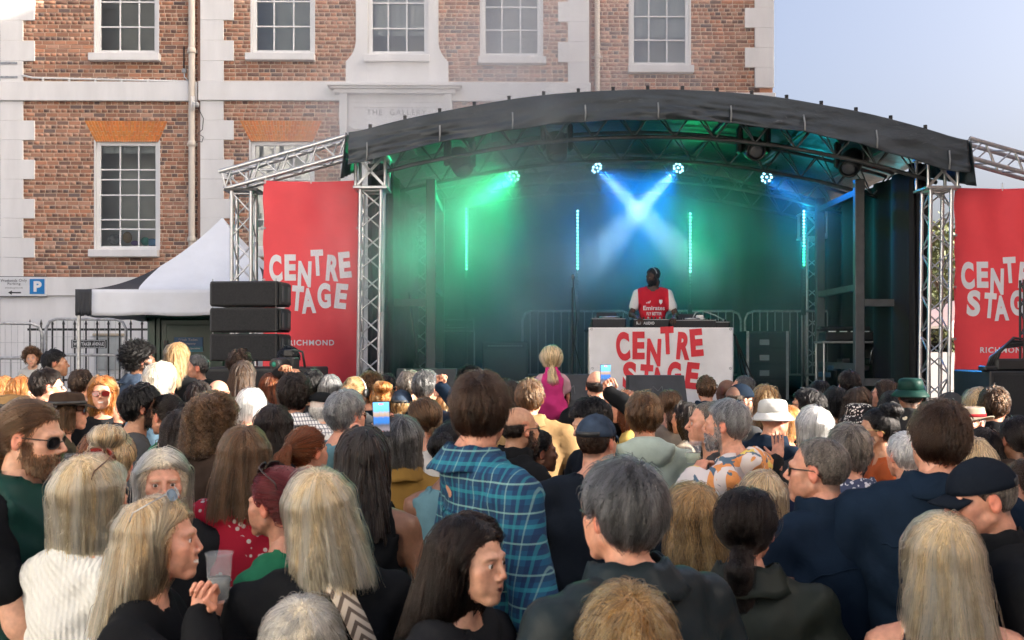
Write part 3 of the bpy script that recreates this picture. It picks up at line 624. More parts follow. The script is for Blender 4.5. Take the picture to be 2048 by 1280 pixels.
# roof
fa = [(697, 268), (800, 240), (900, 220), (1010, 200), (1110, 187), (1220, 181), (1330, 178), (1440, 183), (1545, 192), (1665, 213), (1735, 226), (1800, 243), (1870, 262), (1937, 285)]
lo_ = [(704, 330), (800, 308), (900, 283), (1000, 265), (1100, 250), (1200, 243), (1310, 240), (1420, 245), (1520, 253), (1600, 266), (1700, 287), (1800, 313), (1880, 338), (1937, 352)]
YV = 11.3; fx, fy = np.array(fa, float).T; lx, ly = np.array(lo_, float).T
def smooth_interp(x, X_, Y_): return float(np.mean([np.interp(x + d, X_, Y_) for d in (-40, -20, 0, 20, 40)]))
rf = empty('stage_roof', (0, 0, 0)); tag(rf, 'arched black tarpaulin roof over the stage with sagging valance', 'stage roof')
def tarp_mat():
    m = mat('tarpaulin', (.029, .037, .042), .45, var=.25, scale=2.2, bump=.5, bscale=6, c2=(.018, .024, .028), stretch=(1, 1, 2)); nt = m.node_tree; N, L = nt.nodes, nt.links; b = N['Principled BSDF']
    src = b.inputs['Base Color'].links[0].from_socket                # scuffs and chalky creases
    ge = N.new('ShaderNodeNewGeometry'); mp = N.new('ShaderNodeMapping'); mp.inputs['Scale'].default_value = (1, 1, 2.2); L.new(ge.outputs['Position'], mp.inputs[0])
    nz = N.new('ShaderNodeTexNoise'); nz.inputs['Scale'].default_value = 3.4; nz.inputs['Detail'].default_value = 9; nz.inputs['Roughness'].default_value = .75; nz.inputs['Distortion'].default_value = 1.2; L.new(mp.outputs[0], nz.inputs[0])
    rp = N.new('ShaderNodeValToRGB'); rp.color_ramp.elements[0].position = .62; rp.color_ramp.elements[0].color = (0, 0, 0, 1); rp.color_ramp.elements[1].position = .74; rp.color_ramp.elements[1].color = (.5, .5, .5, 1); L.new(nz.outputs[0], rp.inputs[0])
    mx = N.new('ShaderNodeMix'); mx.data_type = 'RGBA'; L.new(rp.outputs[0], mx.inputs[0]); L.new(src, mx.inputs[6]); mx.inputs[7].default_value = (.3, .31, .31, 1); L.new(mx.outputs[2], b.inputs['Base Color']); return m
M_tarp = tarp_mat(); rsn = np.random.RandomState(5); ph = rsn.rand(12) * 6.28
def val_pt(u, v):
    px = 697 + u * (1937 - 697); py = smooth_interp(px, fx, fy) * (1 - v) + smooth_interp(px, lx, ly) * v; p = at(px, py, YV)
    fold = (.012 * math.sin(p.x * 3.1 + v * 5 + ph[0]) + .010 * math.sin(p.x * 5.7 - v * 7 + ph[1]) + .008 * math.sin(p.x * 11 + v * 11 + ph[2]) + .008 * math.sin(v * 13 + 2 * math.sin(p.x * 1.3)) ) * v
    fold += v * (.5 + .5 * math.sin(p.x * 1.7 + ph[5])) * (.012 * math.sin(26 * v + 4.2 * math.sin(p.x * 2.3 + ph[6])) + .007 * math.sin(p.x * 23 + 9 * v + 2 * math.sin(p.x * 3.7)) + .006 * math.sin(41 * v - p.x * 6 + ph[7]))
    p.y += fold - .05 * v; p.z += (.007 * math.sin(p.x * 4 + ph[3]) + .006 * math.sin(p.x * 9.3 + ph[4])) * v * v; return p
solidify(MB().grid(val_pt, 240, 28).build('valance', M_tarp, rf), .006)
def arcz(x, Y=YV): px = 1024 + x * FPX / YV; return at(px, smooth_interp(px, fx, fy), YV).z
xa_, xb_ = at(697, 0, YV).x, at(1937, 0, YV).x
solidify(MB().grid(lambda u, v: (xa_ + u * (xb_ - xa_), YV + v * (YB + .3 - YV), arcz(xa_ + u * (xb_ - xa_)) - .01 + .012 * math.sin(v * 25) * math.sin(u * 40)), 60, 24).build('canopy', M_tarp, rf), .006)
for s_, xe in ((-1, xa_), (1, xb_)): solidify(MB().grid(lambda u, v: (xe + s_ * (.03 + .06 * v) + .03 * math.sin(u * 30) * v, YV + u * 1.2, arcz(xe) - v * (.52 - .3 * u)), 16, 8).build('side_flap', M_tarp, rf), .006)
for k in range(17):
    px = 740 + k * 69.5; p = at(px, smooth_interp(px, fx, fy), YV); MB().bx(-.018, .018, -.018, .018, -.01, .036, .005).lathe([(.022, .036), (.022, .045)], (0, 0, 0), 8).build('clip', M_black, rf, (p.x, YV + .02, p.z))
for k in range(9):
    px = 735 + k * 145; q0, q1 = val_pt((px - 697) / 1240, .45), val_pt((px - 697) / 1240, .97); MB().tube([q0 + Vector((0, -.02, 0)), (q0 + q1) / 2 + Vector((.004, -.03, 0)), q1 + Vector((0, -.02, 0))], .01, 5).build('lacing', mat('lace_grey', (.25, .26, .26), .7), rf)
shaded_alu = mat('shaded_truss_alu', (.11, .115, .12), .45, metal=.6, var=.2)  # darker copy of the aluminium, shade under the roof put into its colour
for kk, Y in enumerate((11.75, 13.2, 14.7, 15.9)):          # arched trusses under the tarp
    tr = empty('arch_truss', (0, 0, 0), 0, rf); xs = np.linspace(XL, XR, 15); zt = [arcz(x) - .1 for x in xs]; zl = [z - .34 for z in zt]
    for yy, zz in ((Y - .13, zt), (Y + .13, zt), (Y, zl)): MB().tube([(x, yy, z) for x, z in zip(xs, zz)], .025, 8).build('chord', shaded_alu, tr)
    for i in range(14):
        for yy in (Y - .13, Y + .13): rod('brace', (xs[i], yy, zt[i]), ((xs[i] + xs[i + 1]) / 2, Y, (zl[i] + zl[i + 1]) / 2), .01, shaded_alu, tr, 6); rod('brace', ((xs[i] + xs[i + 1]) / 2, Y, (zl[i] + zl[i + 1]) / 2), (xs[i + 1], yy, zt[i + 1]), .01, shaded_alu, tr, 6)
for x in np.linspace(XL + .4, XR - .4, 7): rod('purlin', (x, YV + .1, arcz(x) - .06), (x, YB + .2, arcz(x) - .06), .02, shaded_alu, rf)
# towers
def tower(x, Y, ztop, label, lean=0.0):
    t = truss('truss_tower', (x - lean, Y, 0), (x, Y, ztop - .36), .29, 16, label, 'truss', group='front truss towers of the stage')
    h = empty('tower_head', (x, Y, ztop - .17), 0, t); w = .17
    for a in (-w, w):
        for b in (-w, w): rod('post', (a, b, -.19), (a, b, .19), .02, M_alu, h)
    for z in (-.19, .19): MB().bx(-w - .03, w + .03, -w - .03, w + .03, z - .015, z + .015, .004).build('plate', M_alu, h)
    for sgn in (-1, 1): MB().box((0, -w - .003, 0), (.45, .012, .03), Euler((0, sgn * R(47), 0))).build('cross_plate', M_alu, h)
    MB().lathe([(.03, -.01), (.045, -.01), (.045, .01), (.03, .01), (.03, -.01)], (0, -w - .01, .12), 14, 'y', False).build('eye', M_galv, h); return t
tower(XL, YF, at(745, 318, YF).z, 'aluminium truss tower between the left red banner and the stage', .05); tower(XR, YF, at(1872, 318, YF).z, 'aluminium truss tower between the stage and the right red banner', .05)
tower(XL + .2, 15.6, 4.1, 'aluminium truss tower at the back left of the stage'); tower(XR - .3, 15.6, 4.1, 'aluminium truss tower at the back right of the stage')
for s_ in (0, 1):
    x = XL + .62 if s_ == 0 else XR - .62
    fr = empty('scaffold_tower', (0, 0, 0)); tag(fr, 'grey steel side frame inside the stage, %s side' % ('left' if s_ == 0 else 'right'), 'frame')
    for y in (12.6, 14.2): MB().bx(x - .06, x + .06, y - .05, y + .05, DECK, 4.15, .01).build('post', mat('frame_grey', (.09, .095, .1), .5, metal=.3), fr)
    for z in (1.75, 2.75, 3.95): MB().bx(x - .04, x + .04, 12.65, 14.15, z, z + .08).build('rail', mat('frame_grey', (.09, .095, .1), .5, metal=.3), fr)
    for z in (1.55, 2.55): MB().bx(min(x, XL if s_ == 0 else XR), max(x, XL if s_ == 0 else XR), 12.56, 12.62, z, z + .09).build('rail', mat('frame_grey', (.09, .095, .1), .5, metal=.3), fr)
# wings with the banners
lt = at(488, 385, 12.1); truss('truss_tower', (lt.x, 12.1, 0), (lt.x, 12.1, lt.z), .28, 14, 'thin aluminium truss tower left of the left red banner', 'truss', group='outer truss towers')
MB().bx(lt.x - .2, lt.x + .2, 11.95, 12.3, lt.z, lt.z + .03).build('head_plate', M_black, [o for o in col.objects if o.name.startswith('truss_tower')][-1])
a_, b_ = at(450, 364, 12.1), at(705, 292, 11.9); truss('wing_truss', a_, b_, .27, 9, 'sloping aluminium truss wing left of the stage roof', 'truss', group='roof wing trusses', r=.026)
a_, b_ = at(1925, 298, 11.9), at(2185, 372, 12.1); truss('wing_truss', a_, b_, .27, 9, 'sloping aluminium truss wing right of the stage roof', 'truss', group='roof wing trusses', r=.026)
rt = at(2185, 400, 12.1); truss('truss_tower', (rt.x, 12.1, 0), (rt.x, 12.1, rt.z), .28, 14, 'aluminium truss tower right of the right red banner', 'truss', group='outer truss towers')
for px, py in ((493, 345), (475, 368)): p = at(px, py, 12.1); rod('hanger', (p.x, 12.1, lt.z), (p.x, 12.1, p.z), .022, M_alu, None); tag(bpy.data.objects['hanger' if px == 493 else 'hanger.001'], 'short aluminium post under the left wing truss, %s one' % ('right' if px == 493 else 'left'), 'post')
M_red = mat('banner_red', (.80, .06, .075), .62, var=.06, scale=1.5, bump=.08, bscale=5); M_red2 = mat('print_red', (.72, .04, .055), .6, var=.05); M_wht = mat('print_white', (.72, .72, .76), .6, var=.04)
# the wonky two-line wordmark: letter, x, base z, width, height, turn (in banner widths)
MARK = [('C', 0, .60, .158, .43, 4), ('E', .178, .63, .142, .41, 0), ('N', .338, .53, .162, .41, -2), ('T', .512, .70, .152, .41, 3), ('R', .68, .63, .156, .41, -4), ('E', .856, .665, .147, .41, 5),
        ('S', .055, .19, .158, .41, -3), ('T', .248, .165, .147, .395, -5), ('A', .39, .11, .178, .395, 3), ('G', .587, .19, .163, .40, 2), ('E', .782, .2, .148, .395, -6)]
def mark(parent, m, x0, z0, W, H, warp, only=None):
    for ch, x, z, w, h, a in MARK:
        M = Matrix.Translation((x0 + x * W, 0, z0 + z * H)) @ Matrix.Rotation(R(-a), 4, 'Y'); letters('letter', ch, m, parent, M, w * W, h * H, 7, warp)
def banner(px0, px1, py0, py1, Y, label, k):
    c = at((px0 + px1) / 2, py1, Y); W = (px1 - px0) * Y / FPX; H = (py1 - py0) * Y / FPX; b = empty('banner', c); tag(b, label, 'banner', 'red banners beside the stage')
    def wv(p, off=0.0):
        x, z = p[0] / W, p[2] / H; d = abs(x) * 2; y = .014 * math.sin(6 * x + 9 * z + k) * (1.1 - z) + .014 * (1 - d ** 2) * math.exp(-((1 - z) * 5) ** 2) * math.sin(14 * x + k) + .012 * math.sin(19 * (x + .75 * z) + 2 * k) * max(0, z - .4) * 2 * (1 - z) * 2.2 + .012 * math.sin(22 * x + 2) * max(0, x - .2) * 3
        sag = .014 * (1 - d ** 2) * max(0, (z - .8) * 5) ** 2; edge = .007 * math.cos(z * 31) * d ** 6 * (1 if x > 0 else -1)
        return Vector((p[0] - edge, y - off, p[2] - sag))
    solidify(MB().grid(lambda u, v: wv(((u - .5) * W, 0, v * H)), 60, 110).build('sheet', M_red, b), .002)
    mark(b, M_wht, -.43 * W, H * .322, W * .86, H * .308, lambda p: wv(p, .009))
    v, f, sz = GEO['RICHMOND']; letters('lettering', 'RICHMOND', M_wht, b, Matrix.Translation((-.235 * W, 0, H * .203)), W * .48, None, 8, lambda p: wv(p, .009))
    for t in (.02, .27, .52, .77, .99):
        for s_ in (-1, 1):
            p = wv((s_ * W * .49, 0, t * H)); MB().lathe([(.008, 0), (.016, -.004), (.016, .004), (.008, 0)], (p.x, p.y - .004, p.z), 10, 'y', False).build('eyelet', M_galv, b); rod('tie', p, (p.x + s_ * .07, p.y + .03, p.z + .01), .005, M_whitewood, b, 5)
    for x in (-.48, 0, .48): p = wv((x * W, 0, H * .99)); rod('tie', p, (p.x, p.y, p.z + .09), .007, M_whitewood, b, 5)
banner(527, 717, 361, 775, 11.9, 'red centre stage banner left of the stage, partly behind the speakers', 0.0); banner(1909, 2103, 375, 790, 11.8, 'red centre stage banner cut by the right edge of the picture', 1.7)
# backdrop scrim
M_scrim = mat('scrim', (.007, .008, .009), .85, var=.25, scale=1.5, bump=.25, bscale=3, stretch=(3, 1, .4))
bdp = MB().grid(lambda u, v: (XL - .05 + u * (XR - XL + .1), YB + .05 * math.sin(u * 31) * (1 - .5 * v) + .03 * math.sin(u * 73 + v * 4), DECK + v * (arcz(XL + u * (XR - XL)) - DECK - .05)), 110, 20).build('backdrop', M_scrim); solidify(bdp, .004); tag(bdp, 'dark mesh backdrop across the back of the stage', 'curtain')
for s_, x in (('left', XL + .15), ('right', XR - .15)):
    sd = MB().grid(lambda u, v: (x + .04 * math.sin(u * 37), 12.1 + u * 3.8, DECK + v * (4.2 - DECK)), 60, 12).build('side_curtain', M_scrim); solidify(sd, .004); tag(sd, 'black mesh curtain closing the %s side of the stage' % s_, 'curtain')
for k, (a, b) in enumerate(((1045, 1262), (1330, 1482), (1490, 1700))): barrier(a, b, 622, 15.4, 'grey crowd barrier against the stage backdrop, %s of three' % ('left', 'middle', 'right')[k], 'barriers at the back of the stage', M_galv, 1.1)

for s_, x0_, x1_ in (('left', XL - .1, XL + .2), ('right', XR - .2, XR + .06)):
    sd = MB().grid(lambda u, v: (x0_ + u * (x1_ - x0_), 12.05 + .03 * math.sin(u * 19 + v * 2), DECK + v * (4.25 - DECK)), 24, 12).build('leg_drape', M_scrim); solidify(sd, .004); tag(sd, 'narrow black drape behind the %s truss tower' % s_, 'curtain')
# ------------------------------------------------------------------ lights on the stage
def spot(parent, loc, target, power, color, size, blend=.6, rad=.05):
    d = bpy.data.lights.new('beam', 'SPOT'); d.energy = power; d.color = color; d.spot_size = R(size); d.spot_blend = blend; d.shadow_soft_size = rad
    o = bpy.data.objects.new('beam', d); col.objects.link(o); o.parent = parent; o.location = loc; o.rotation_euler = (Vector(target) - Vector(loc)).to_track_quat('-Z', 'Y').to_euler(); return o
def par(px, py, Y, tpx, tpy, tY, color, lens, power, label, size=22, core=(.5, .78, 1)):
    c = at(px, py, Y); t = at(tpx, tpy, tY); r = empty('par_light', c); tag(r, label, 'stage light', 'lit lamps on the stage bar'); q = (t - c).to_track_quat('Y', 'Z'); face = empty('head', (0, 0, 0), 0, r); face.rotation_euler = q.to_euler()
    MB().lathe([(.02, -.2), (.09, -.17), (.11, -.05), (.115, .02), (.105, .02), (.1, 0)], (0, 0, 0), 20, 'y').build('housing', M_black, face)
    for i in range(9):
        a, rr = (0, 0) if i == 0 else (i * math.pi / 4, .066); MB().lathe([(.001, .012), (.016, .009), (.02, 0)], (rr * 1.1 * math.cos(a), .008, rr * 1.1 * math.sin(a)), 10, 'y').build('lens', lens, face)
    MB().tube([(-.14, 0, 0), (-.14, 0, .2), (.14, 0, .2), (.14, 0, 0)], .012, 6).build('yoke', M_black, r); rod('hook', (0, 0, .2), (0, 0, arcz(c.x) - c.z - .4), .012, M_black, r)
    spot(r, q @ Vector((0, .06, 0)), t - c, power, core, size, 1.0); spot(r, q @ Vector((0, .065, 0)), t - c, power * (.17 if color[2] > .9 else .3), color, size * 4.2, 1.0)
E_g, E_b = emit('lens_green', (.25, 1, .62), 1.6), emit('lens_blue', (.35, .8, 1), 1.6)
par(1028, 352, 14.6, 905, 435, 12.9, (.03, 1, .32), E_g, 400, 'green stage lamp lit left of centre', 16, (.12, 1, .5))
par(1193, 335, 14.6, 1345, 490, 13.5, (.0, .22, 1), E_b, 420, 'pale blue stage lamp lit, aimed down to the right', 17)
par(1357, 335, 14.6, 1212, 490, 13.5, (.0, .22, 1), E_b, 420, 'pale blue stage lamp lit, aimed down to the left', 17)
par(1533, 354, 14.6, 1650, 440, 12.9, (.0, .2, 1), E_b, 240, 'blue stage lamp lit right of centre', 14, (.05, .4, 1))
lightbar = rod('light_bar', (XL + .4, 14.6, 4.72), (XR - .4, 14.6, 4.72), .025, M_black); tag(lightbar, 'black lighting bar high at the back of the stage', 'bar')
def led_bar(px, py0, py1, Y, c0, c1, label, n=18, glow=14, gc=(.1, .9, .5)):
    a, b = at(px, py0, Y), at(px, py1, Y); o = empty('led_bar', (a.x, Y, DECK)); tag(o, label, 'led bar', 'vertical led bars on the stage'); H = a.z - b.z
    MB().bx(-.03, .03, -.02, .03, b.z - DECK - .75, a.z - DECK + .06, .006).build('housing', M_black, o); MB().bx(-.15, .15, -.12, .12, 0, .02).build('base', M_black, o); rod('stem', (0, 0, .02), (0, 0, b.z - DECK - .7), .015, M_black, o)
    me_ = [MB().lathe([(.001, -.006), (.013, -.004), (.017, 0)], (0, 0, 0), 10, 'y').mesh('led', emit('led_%d_%d' % (px, k), tuple(c0[i] + (c1[i] - c0[i]) * k / 2 for i in range(3)), 1.8)) for k in range(3)]
    for i in range(n): link('led', me_[min(2, i * 3 // n)], o, None, (0, -.022, a.z - DECK - H * i / (n - 1)))
    off = MB().lathe([(.001, -.008), (.014, -.005), (.018, 0)], (0, 0, 0), 8, 'y').mesh('led', mat('led_off', (.12, .14, .14), .3))
    for i in range(9): link('led', off, o, None, (0, -.022, b.z - DECK - .07 - H * i / (n - 1)))
    if glow:
        d = bpy.data.lights.new('glow', 'AREA'); d.shape = 'RECTANGLE'; d.size = .05; d.size_y = H; d.energy = glow * .11; d.color = gc
        l = bpy.data.objects.new('glow', d); col.objects.link(l); l.parent = o; l.location = (0, -.05, (a.z + b.z) / 2 - DECK); l.rotation_euler = (R(-90), 0, 0)
G0, G1, B0 = (.16, 1, .55), (.05, 1, .35), (.25, .85, 1)
led_bar(933, 418, 538, 14.9, G0, G0, 'lit green led bar nearest the left amplifiers', glow=34, gc=(.04, 1, .4)); led_bar(1155, 423, 537, 14.9, B0, G0, 'lit pale led bar left of the disc jockey', glow=14, gc=(.0, .25, .9))
led_bar(1380, 428, 543, 14.9, G0, G0, 'lit green led bar right of the disc jockey', glow=46, gc=(.03, 1, .3)); led_bar(1607, 423, 530, 14.9, B0, G1, 'lit led bar fading from blue to green at the right', glow=22, gc=(.02, .75, .9))
led_bar(1780, 418, 525, 14.0, B0, G1, 'lit led bar against the right side frame', glow=8, gc=(.03, .7, .8)); led_bar(800, 418, 530, 14.6, G0, G1, 'faint led bar against the left side frame', glow=10, gc=(.03, 1, .4))
def moving_head(px, py, Y, tilt, pan, label):
    c = at(px, py, Y); r = empty('moving_head', c, R(pan)); tag(r, label, 'stage light', 'unlit moving lights under the roof'); m = mat('gear_black', (.018, .019, .021), .5, var=.2)
    MB().bx(-.16, .16, -.12, .12, .2, .34, .03).build('base', m, r); rod('clamp', (0, 0, .34), (0, 0, .45), .02, M_galv, r)
    for s_ in (-1, 1): MB().box((s_ * .17, 0, .06), (.06, .15, .34), None, .025).build('arm', m, r)
    h = empty('head', (0, 0, -.04), 0, r); h.rotation_euler = (R(tilt), 0, 0)
    MB().lathe([(.07, .17), (.12, .14), (.14, .05), (.135, -.08), (.12, -.17), (.105, -.175), (.1, -.16)], (0, 0, 0), 20, 'y').build('shell', m, h); MB().lathe([(.001, -.18), (.06, -.175), (.098, -.16)], (0, 0, 0), 18, 'y').build('lens', mat('lens_dark', (.12, .13, .14), .08), h)
moving_head(920, 316, 12.4, 50, 30, 'moving light hanging at the left, tilted and caught by daylight'); moving_head(1113, 285, 12.5, 70, 5, 'moving light under the roof, second from the left'); moving_head(1507, 290, 12.3, 25, 0, 'moving light under the roof with its lens facing the crowd'); moving_head(1703, 318, 12.4, 40, -35, 'moving light under the roof nearest the right tower')
# ------------------------------------------------------------------ gear on the stage
gear = mat('gear_black', (.018, .019, .021), .5, var=.2); grille = mat('grille_cloth', (.02, .021, .023), .9, var=.3, scale=90)
sg_ = mat('silver_trim', (.5, .51, .52), .35, metal=.8)
def at_floor(px, Y): return ((px - 1024) * Y / FPX, Y, DECK)
a = empty('bass_cabinet', at_floor(907, 15.0)); tag(a, 'tall bass amplifier cabinet at the left of the stage', 'amplifier'); cz = at(0, 664, 15).z - DECK
MB().bx(-.31, .31, 0, .4, .04, cz, .015).build('cabinet', gear, a); MB().bx(-.28, .28, -.012, -.001, .08, cz - .04).build('grille', grille, a)
for x in (-.31, .31): MB().bx(x - .008, x + .008, -.01, .01, .04, cz).build('trim', sg_, a)
MB().lathe([(.03, -.006), (.06, -.006), (.06, 0)], (-.2, -.014, cz - .15), 16, 'y').build('badge', sg_, a)
for x in (-.25, .25): MB().lathe([(.03, -.02), (.03, .02)], (x, .2, .03), 10, 'x').build('castor', M_black, a)
h = empty('amplifier_head', (a.location.x + .04, 15.0, DECK + cz + .003)); tag(h, 'amplifier head with silver edge on the bass cabinet', 'amplifier'); MB().bx(-.27, .27, 0, .35, 0, .19, .012).build('case', gear, h)
for z in (.012, .178): MB().bx(-.26, .26, -.006, -.001, z - .004, z + .004).build('trim', sg_, h)
for x in (-.262, .262): MB().bx(x - .004, x + .004, -.006, -.001, .008, .182).build('trim', sg_, h)
for i in range(7): MB().lathe([(.012, -.02), (.012, 0)], (-.17 + i * .055, -.001, .1 if i else .11), 8, 'y').build('knob', sg_ if i < 2 else M_black, h)
MB().bx(-.2, .2, -.004, -.001, .06, .066).build('panel_line', sg_, h)
a = empty('guitar_combo', at_floor(1010, 14.8)); tag(a, 'grey guitar combo amplifier between bass cabinet and microphone stand', 'amplifier'); cz = at(0, 683, 14.8).z - DECK
MB().bx(-.34, .34, 0, .3, .05, cz, .02).build('cabinet', mat('tolex', (.06, .06, .062), .7), a); MB().bx(-.31, .31, -.01, -.001, .1, cz - .12).build('grille', mat('silver_grille', (.13, .135, .14), .9, var=.2, scale=120), a); MB().bx(-.31, .31, -.008, -.001, cz - .1, cz - .03).build('panel', gear, a)
for i in range(12): MB().lathe([(.01, -.025), (.012, 0)], (-.24 + i * .044, -.008, cz - .065), 8, 'y').build('knob', sg_, a)
for px, Y, w, hgt, lab in ((870, 13.0, .9, .35, 'left'), (1030, 13.2, .8, .3, 'right')):
    c = empty('flight_case', at_floor(px + 30, Y)); tag(c, 'low black flight case with silver edges, %s of two before the amplifiers' % lab, 'case'); MB().bx(-w / 2, w / 2, 0, .4, 0, hgt, .01).build('body', gear, c)
    for z in (.01, hgt): MB().bx(-w / 2 - .006, w / 2 + .006, -.006, .01, z - .012, z + .012).build('edge', sg_, c)
    for x in (-w / 2, w / 2): MB().bx(x - .008, x + .008, -.0065, .01, .022, hgt - .012).build('edge', sg_, c)
def rack(px, py, Y, w, label, n):
    r = empty('equipment_rack', at_floor(px, Y)); tag(r, label, 'rack'); H = at(0, py, Y).z - DECK
    MB().bx(-w / 2, w / 2, 0, .6, 0, H, .01).build('case', gear, r)
    for x in (-w / 2 + .02, w / 2 - .02): MB().bx(x - .02, x + .02, -.008, -.001, 0, H).build('edge', sg_, r)
    for k in range(n):
        z = .08 + k * (H - .1) / n; MB().bx(-w / 2 + .05, w / 2 - .05, -.02, -.001, z, z + (H - .1) / n - .03, .004).build('unit', M_black, r); MB().bx(-.12, .02, -.026, -.021, z + .04, z + .12).build('label_plate', mat('label_grey', (.35, .36, .36), .6), r)
rack(1535, 662, 14.6, .62, 'rack case of stage equipment right of the disc jockey table', 4)
def wedge(px, py, Y, w, label, m):
    c = at(px, py, Y); o = empty('monitor_wedge', (c.x, Y, DECK)); tag(o, label, 'speaker', 'floor monitors on the stage edge'); H = c.z - DECK; x = w / 2
    P = [(0, 0), (0, .16), (.2, H), (.45, H), (.55, .05), (.5, 0)]
    mb = MB().add([(-x, p, q) for p, q in P] + [(x, p, q) for p, q in P], [tuple(range(6)), tuple(reversed(range(6, 12)))] + [(i, i + 6, (i + 1) % 6 + 6, (i + 1) % 6) for i in range(6)]); mb.build('cabinet', m, o)
    al = math.atan2(H - .16, .2)
    for s_ in (-1, 1): pts = [(-.06, .0), (-.05, .11), (0, .05), (.05, .11), (.06, 0)]; 
    for i in range(4): (u0, v0), (u1, v1) = pts[i], pts[i + 1]; f = lambda u, v: (u, .05 + v * math.cos(al) * 1.0 - .004, .16 + .05 * math.tan(al) + v * math.sin(al)); rod('logo', f(u0, v0), f(u1, v1), .004, mat('logo_grey', (.13, .135, .14), .5), o, 5)
wm = mat('wedge_grey', (.045, .047, .05), .6, var=.15); wedge(1318, 752, 10.95, .62, 'dark floor monitor in front of the white table banner', wm); wedge(1140, 750, 11.2, .5, 'dark floor monitor beside the child in pink', wm); wedge(850, 738, 11.6, .7, 'dark floor monitor at the left of the stage', wm)
# disc jockey table with banner
TY = 12.2; tl, tr_ = at(1177, 655, TY), at(1466, 655, TY); tx = (tl.x + tr_.x) / 2; tb = empty('dj_table', (tx, TY, DECK)); tag(tb, 'table holding the decks behind the white banner', 'table'); TH = tl.z - DECK; TW = tr_.x - tl.x
MB().bx(-TW / 2, TW / 2, .03, .75, TH - .04, TH - .004, .01).build('top', M_black, tb)
for x in (-TW / 2 + .06, TW / 2 - .06):
    for y in (.1, .68): rod('leg', (x, y, 0), (x, y, TH - .04), .02, M_galv, tb)
bn = empty('table_banner', (tx, TY, DECK)); tag(bn, 'white centre stage banner with red letters hanging from the table', 'banner')
def tw(p, off=0.0):
    x, z = p[0] / TW, p[2] / TH; y = -.02 + .018 * math.sin(5 * x + 4 * z) + .016 * math.sin(13 * x - 6 * z + 1) * (1 - z) + .02 * math.sin(21 * x) * (1 - z) * abs(x) * 2; return Vector((p[0] + .02 * (1 - z) * x * -2, y - off, p[2]))
solidify(MB().grid(lambda u, v: tw(((u - .5) * TW, 0, .05 + v * (TH - .05))), 70, 50).build('sheet', mat('banner_white', (.86, .85, .86), .65, var=.03, bump=.06, bscale=6), bn), .002)
mark(bn, M_red2, -.305 * TW, TH - .904, TW * .60, .82, lambda p: tw(p, .009))
for x, z in ((-.48, .98), (-.48, .5), (.48, .98), (.48, .5)): p = tw((x * TW, 0, z * TH)); MB().lathe([(.008, 0), (.016, -.004), (.016, .004), (.008, 0)], (p.x, p.y - .004, p.z), 10, 'y', False).build('eyelet', M_galv, bn)
def deck_unit(x, w, hgt, label, platter, txt=None, dy=.1):
    o = empty('deck_player', (tx + x, TY + dy, DECK + TH)); tag(o, label, 'deck'); MB().bx(-w / 2, w / 2, 0, .4, 0, hgt, .012).build('body', gear, o); MB().bx(-w / 2, w / 2, -.004, -.001, hgt - .014, hgt - .006).build('trim', sg_, o)
    if platter: MB().lathe([(.11, 0), (.11, .02), (.1, .024), (.001, .024)], (0, .17, hgt), 24).build('jog_wheel', sg_, o); MB().box((0, .34, hgt + .04), (w * .6, .012, .09), Euler((R(-25), 0, 0)), .004).build('screen_panel', gear, o)
    for i in range(8): MB().lathe([(.012, 0), (.01, .025)], (-w * .4 + i * w * .11, .06 + .03 * (i % 3), hgt), 8).build('knob', sg_ if i % 3 == 0 else M_black, o)
    if txt: letters('lettering', txt, sw, o, Matrix.Translation((-w * .42, -.006, hgt * .35)), w * .5, .035)
deck_unit(-.62, .42, .12, 'media deck at the left end of the table', True); deck_unit(-.1, .44, .11, 'mixer in the middle of the table', False, 'RSH AUDIO'); deck_unit(.42, .55, .1, 'dark deck right of the mixer', True); deck_unit(.72, .3, .08, 'small controller at the right end of the table', False, None, .12)
lp = empty('laptop_stand', (tx + .55, TY + .4, DECK + TH + .1)); tag(lp, 'silver tangle of gear at the back of the right deck', 'gear'); MB().tube([(-.1, 0, 0), (-.05, 0, .1), (.05, .05, .12), (.2, 0, .06), (.32, 0, .0)], .008, 6).build('cable', sg_, lp); MB().box((0, 0, .03), (.09, .06, .07), None, .01).build('adaptor', M_whitewood, lp)
for k in range(3):
    o = MB().tube([(tx + TW / 2 - .1 + .03 * k, TY + .2, DECK + TH + .02), (tx + TW / 2 + .06, TY + .15, DECK + TH - .1), (tx + TW / 2 + .15 + .05 * k, TY + .2, DECK + .45), (tx + TW / 2 + .3 + .08 * k, TY + .2, DECK + .02)], .009, 6).build('stage_cable', M_black); tag(o, 'black cable hanging off the right end of the table, %s of three' % ('nearest the table', 'middle', 'outermost')[k], 'cable', 'cables hanging off the table')
# microphone stand
ms = empty('microphone_stand', at_floor(1145, 12.9)); tag(ms, 'black microphone stand left of the table', 'stand'); z1 = at(0, 575, 12.9).z - DECK
rod('pole', (0, 0, .02), (0, 0, z1), .012, M_black, ms)
for k in range(3): rod('leg', (0, 0, .12), (.3 * math.cos(k * 2.1), .3 * math.sin(k * 2.1), .01), .01, M_black, ms)
MB().lathe([(.008, 0), (.012, .1), (.024, .12), (.026, .15), (.012, .175)], (.01, 0, z1), 12).build('microphone', mat('mic_grey', (.2, .2, .21), .4, metal=.6), ms); MB().tube([(.02, 0, z1), (.05, -.05, z1 - .4), (.02, .03, .8), (.15, -.1, .3), (.3, -.1, .01)], .007, 5).build('cable', M_black, ms)
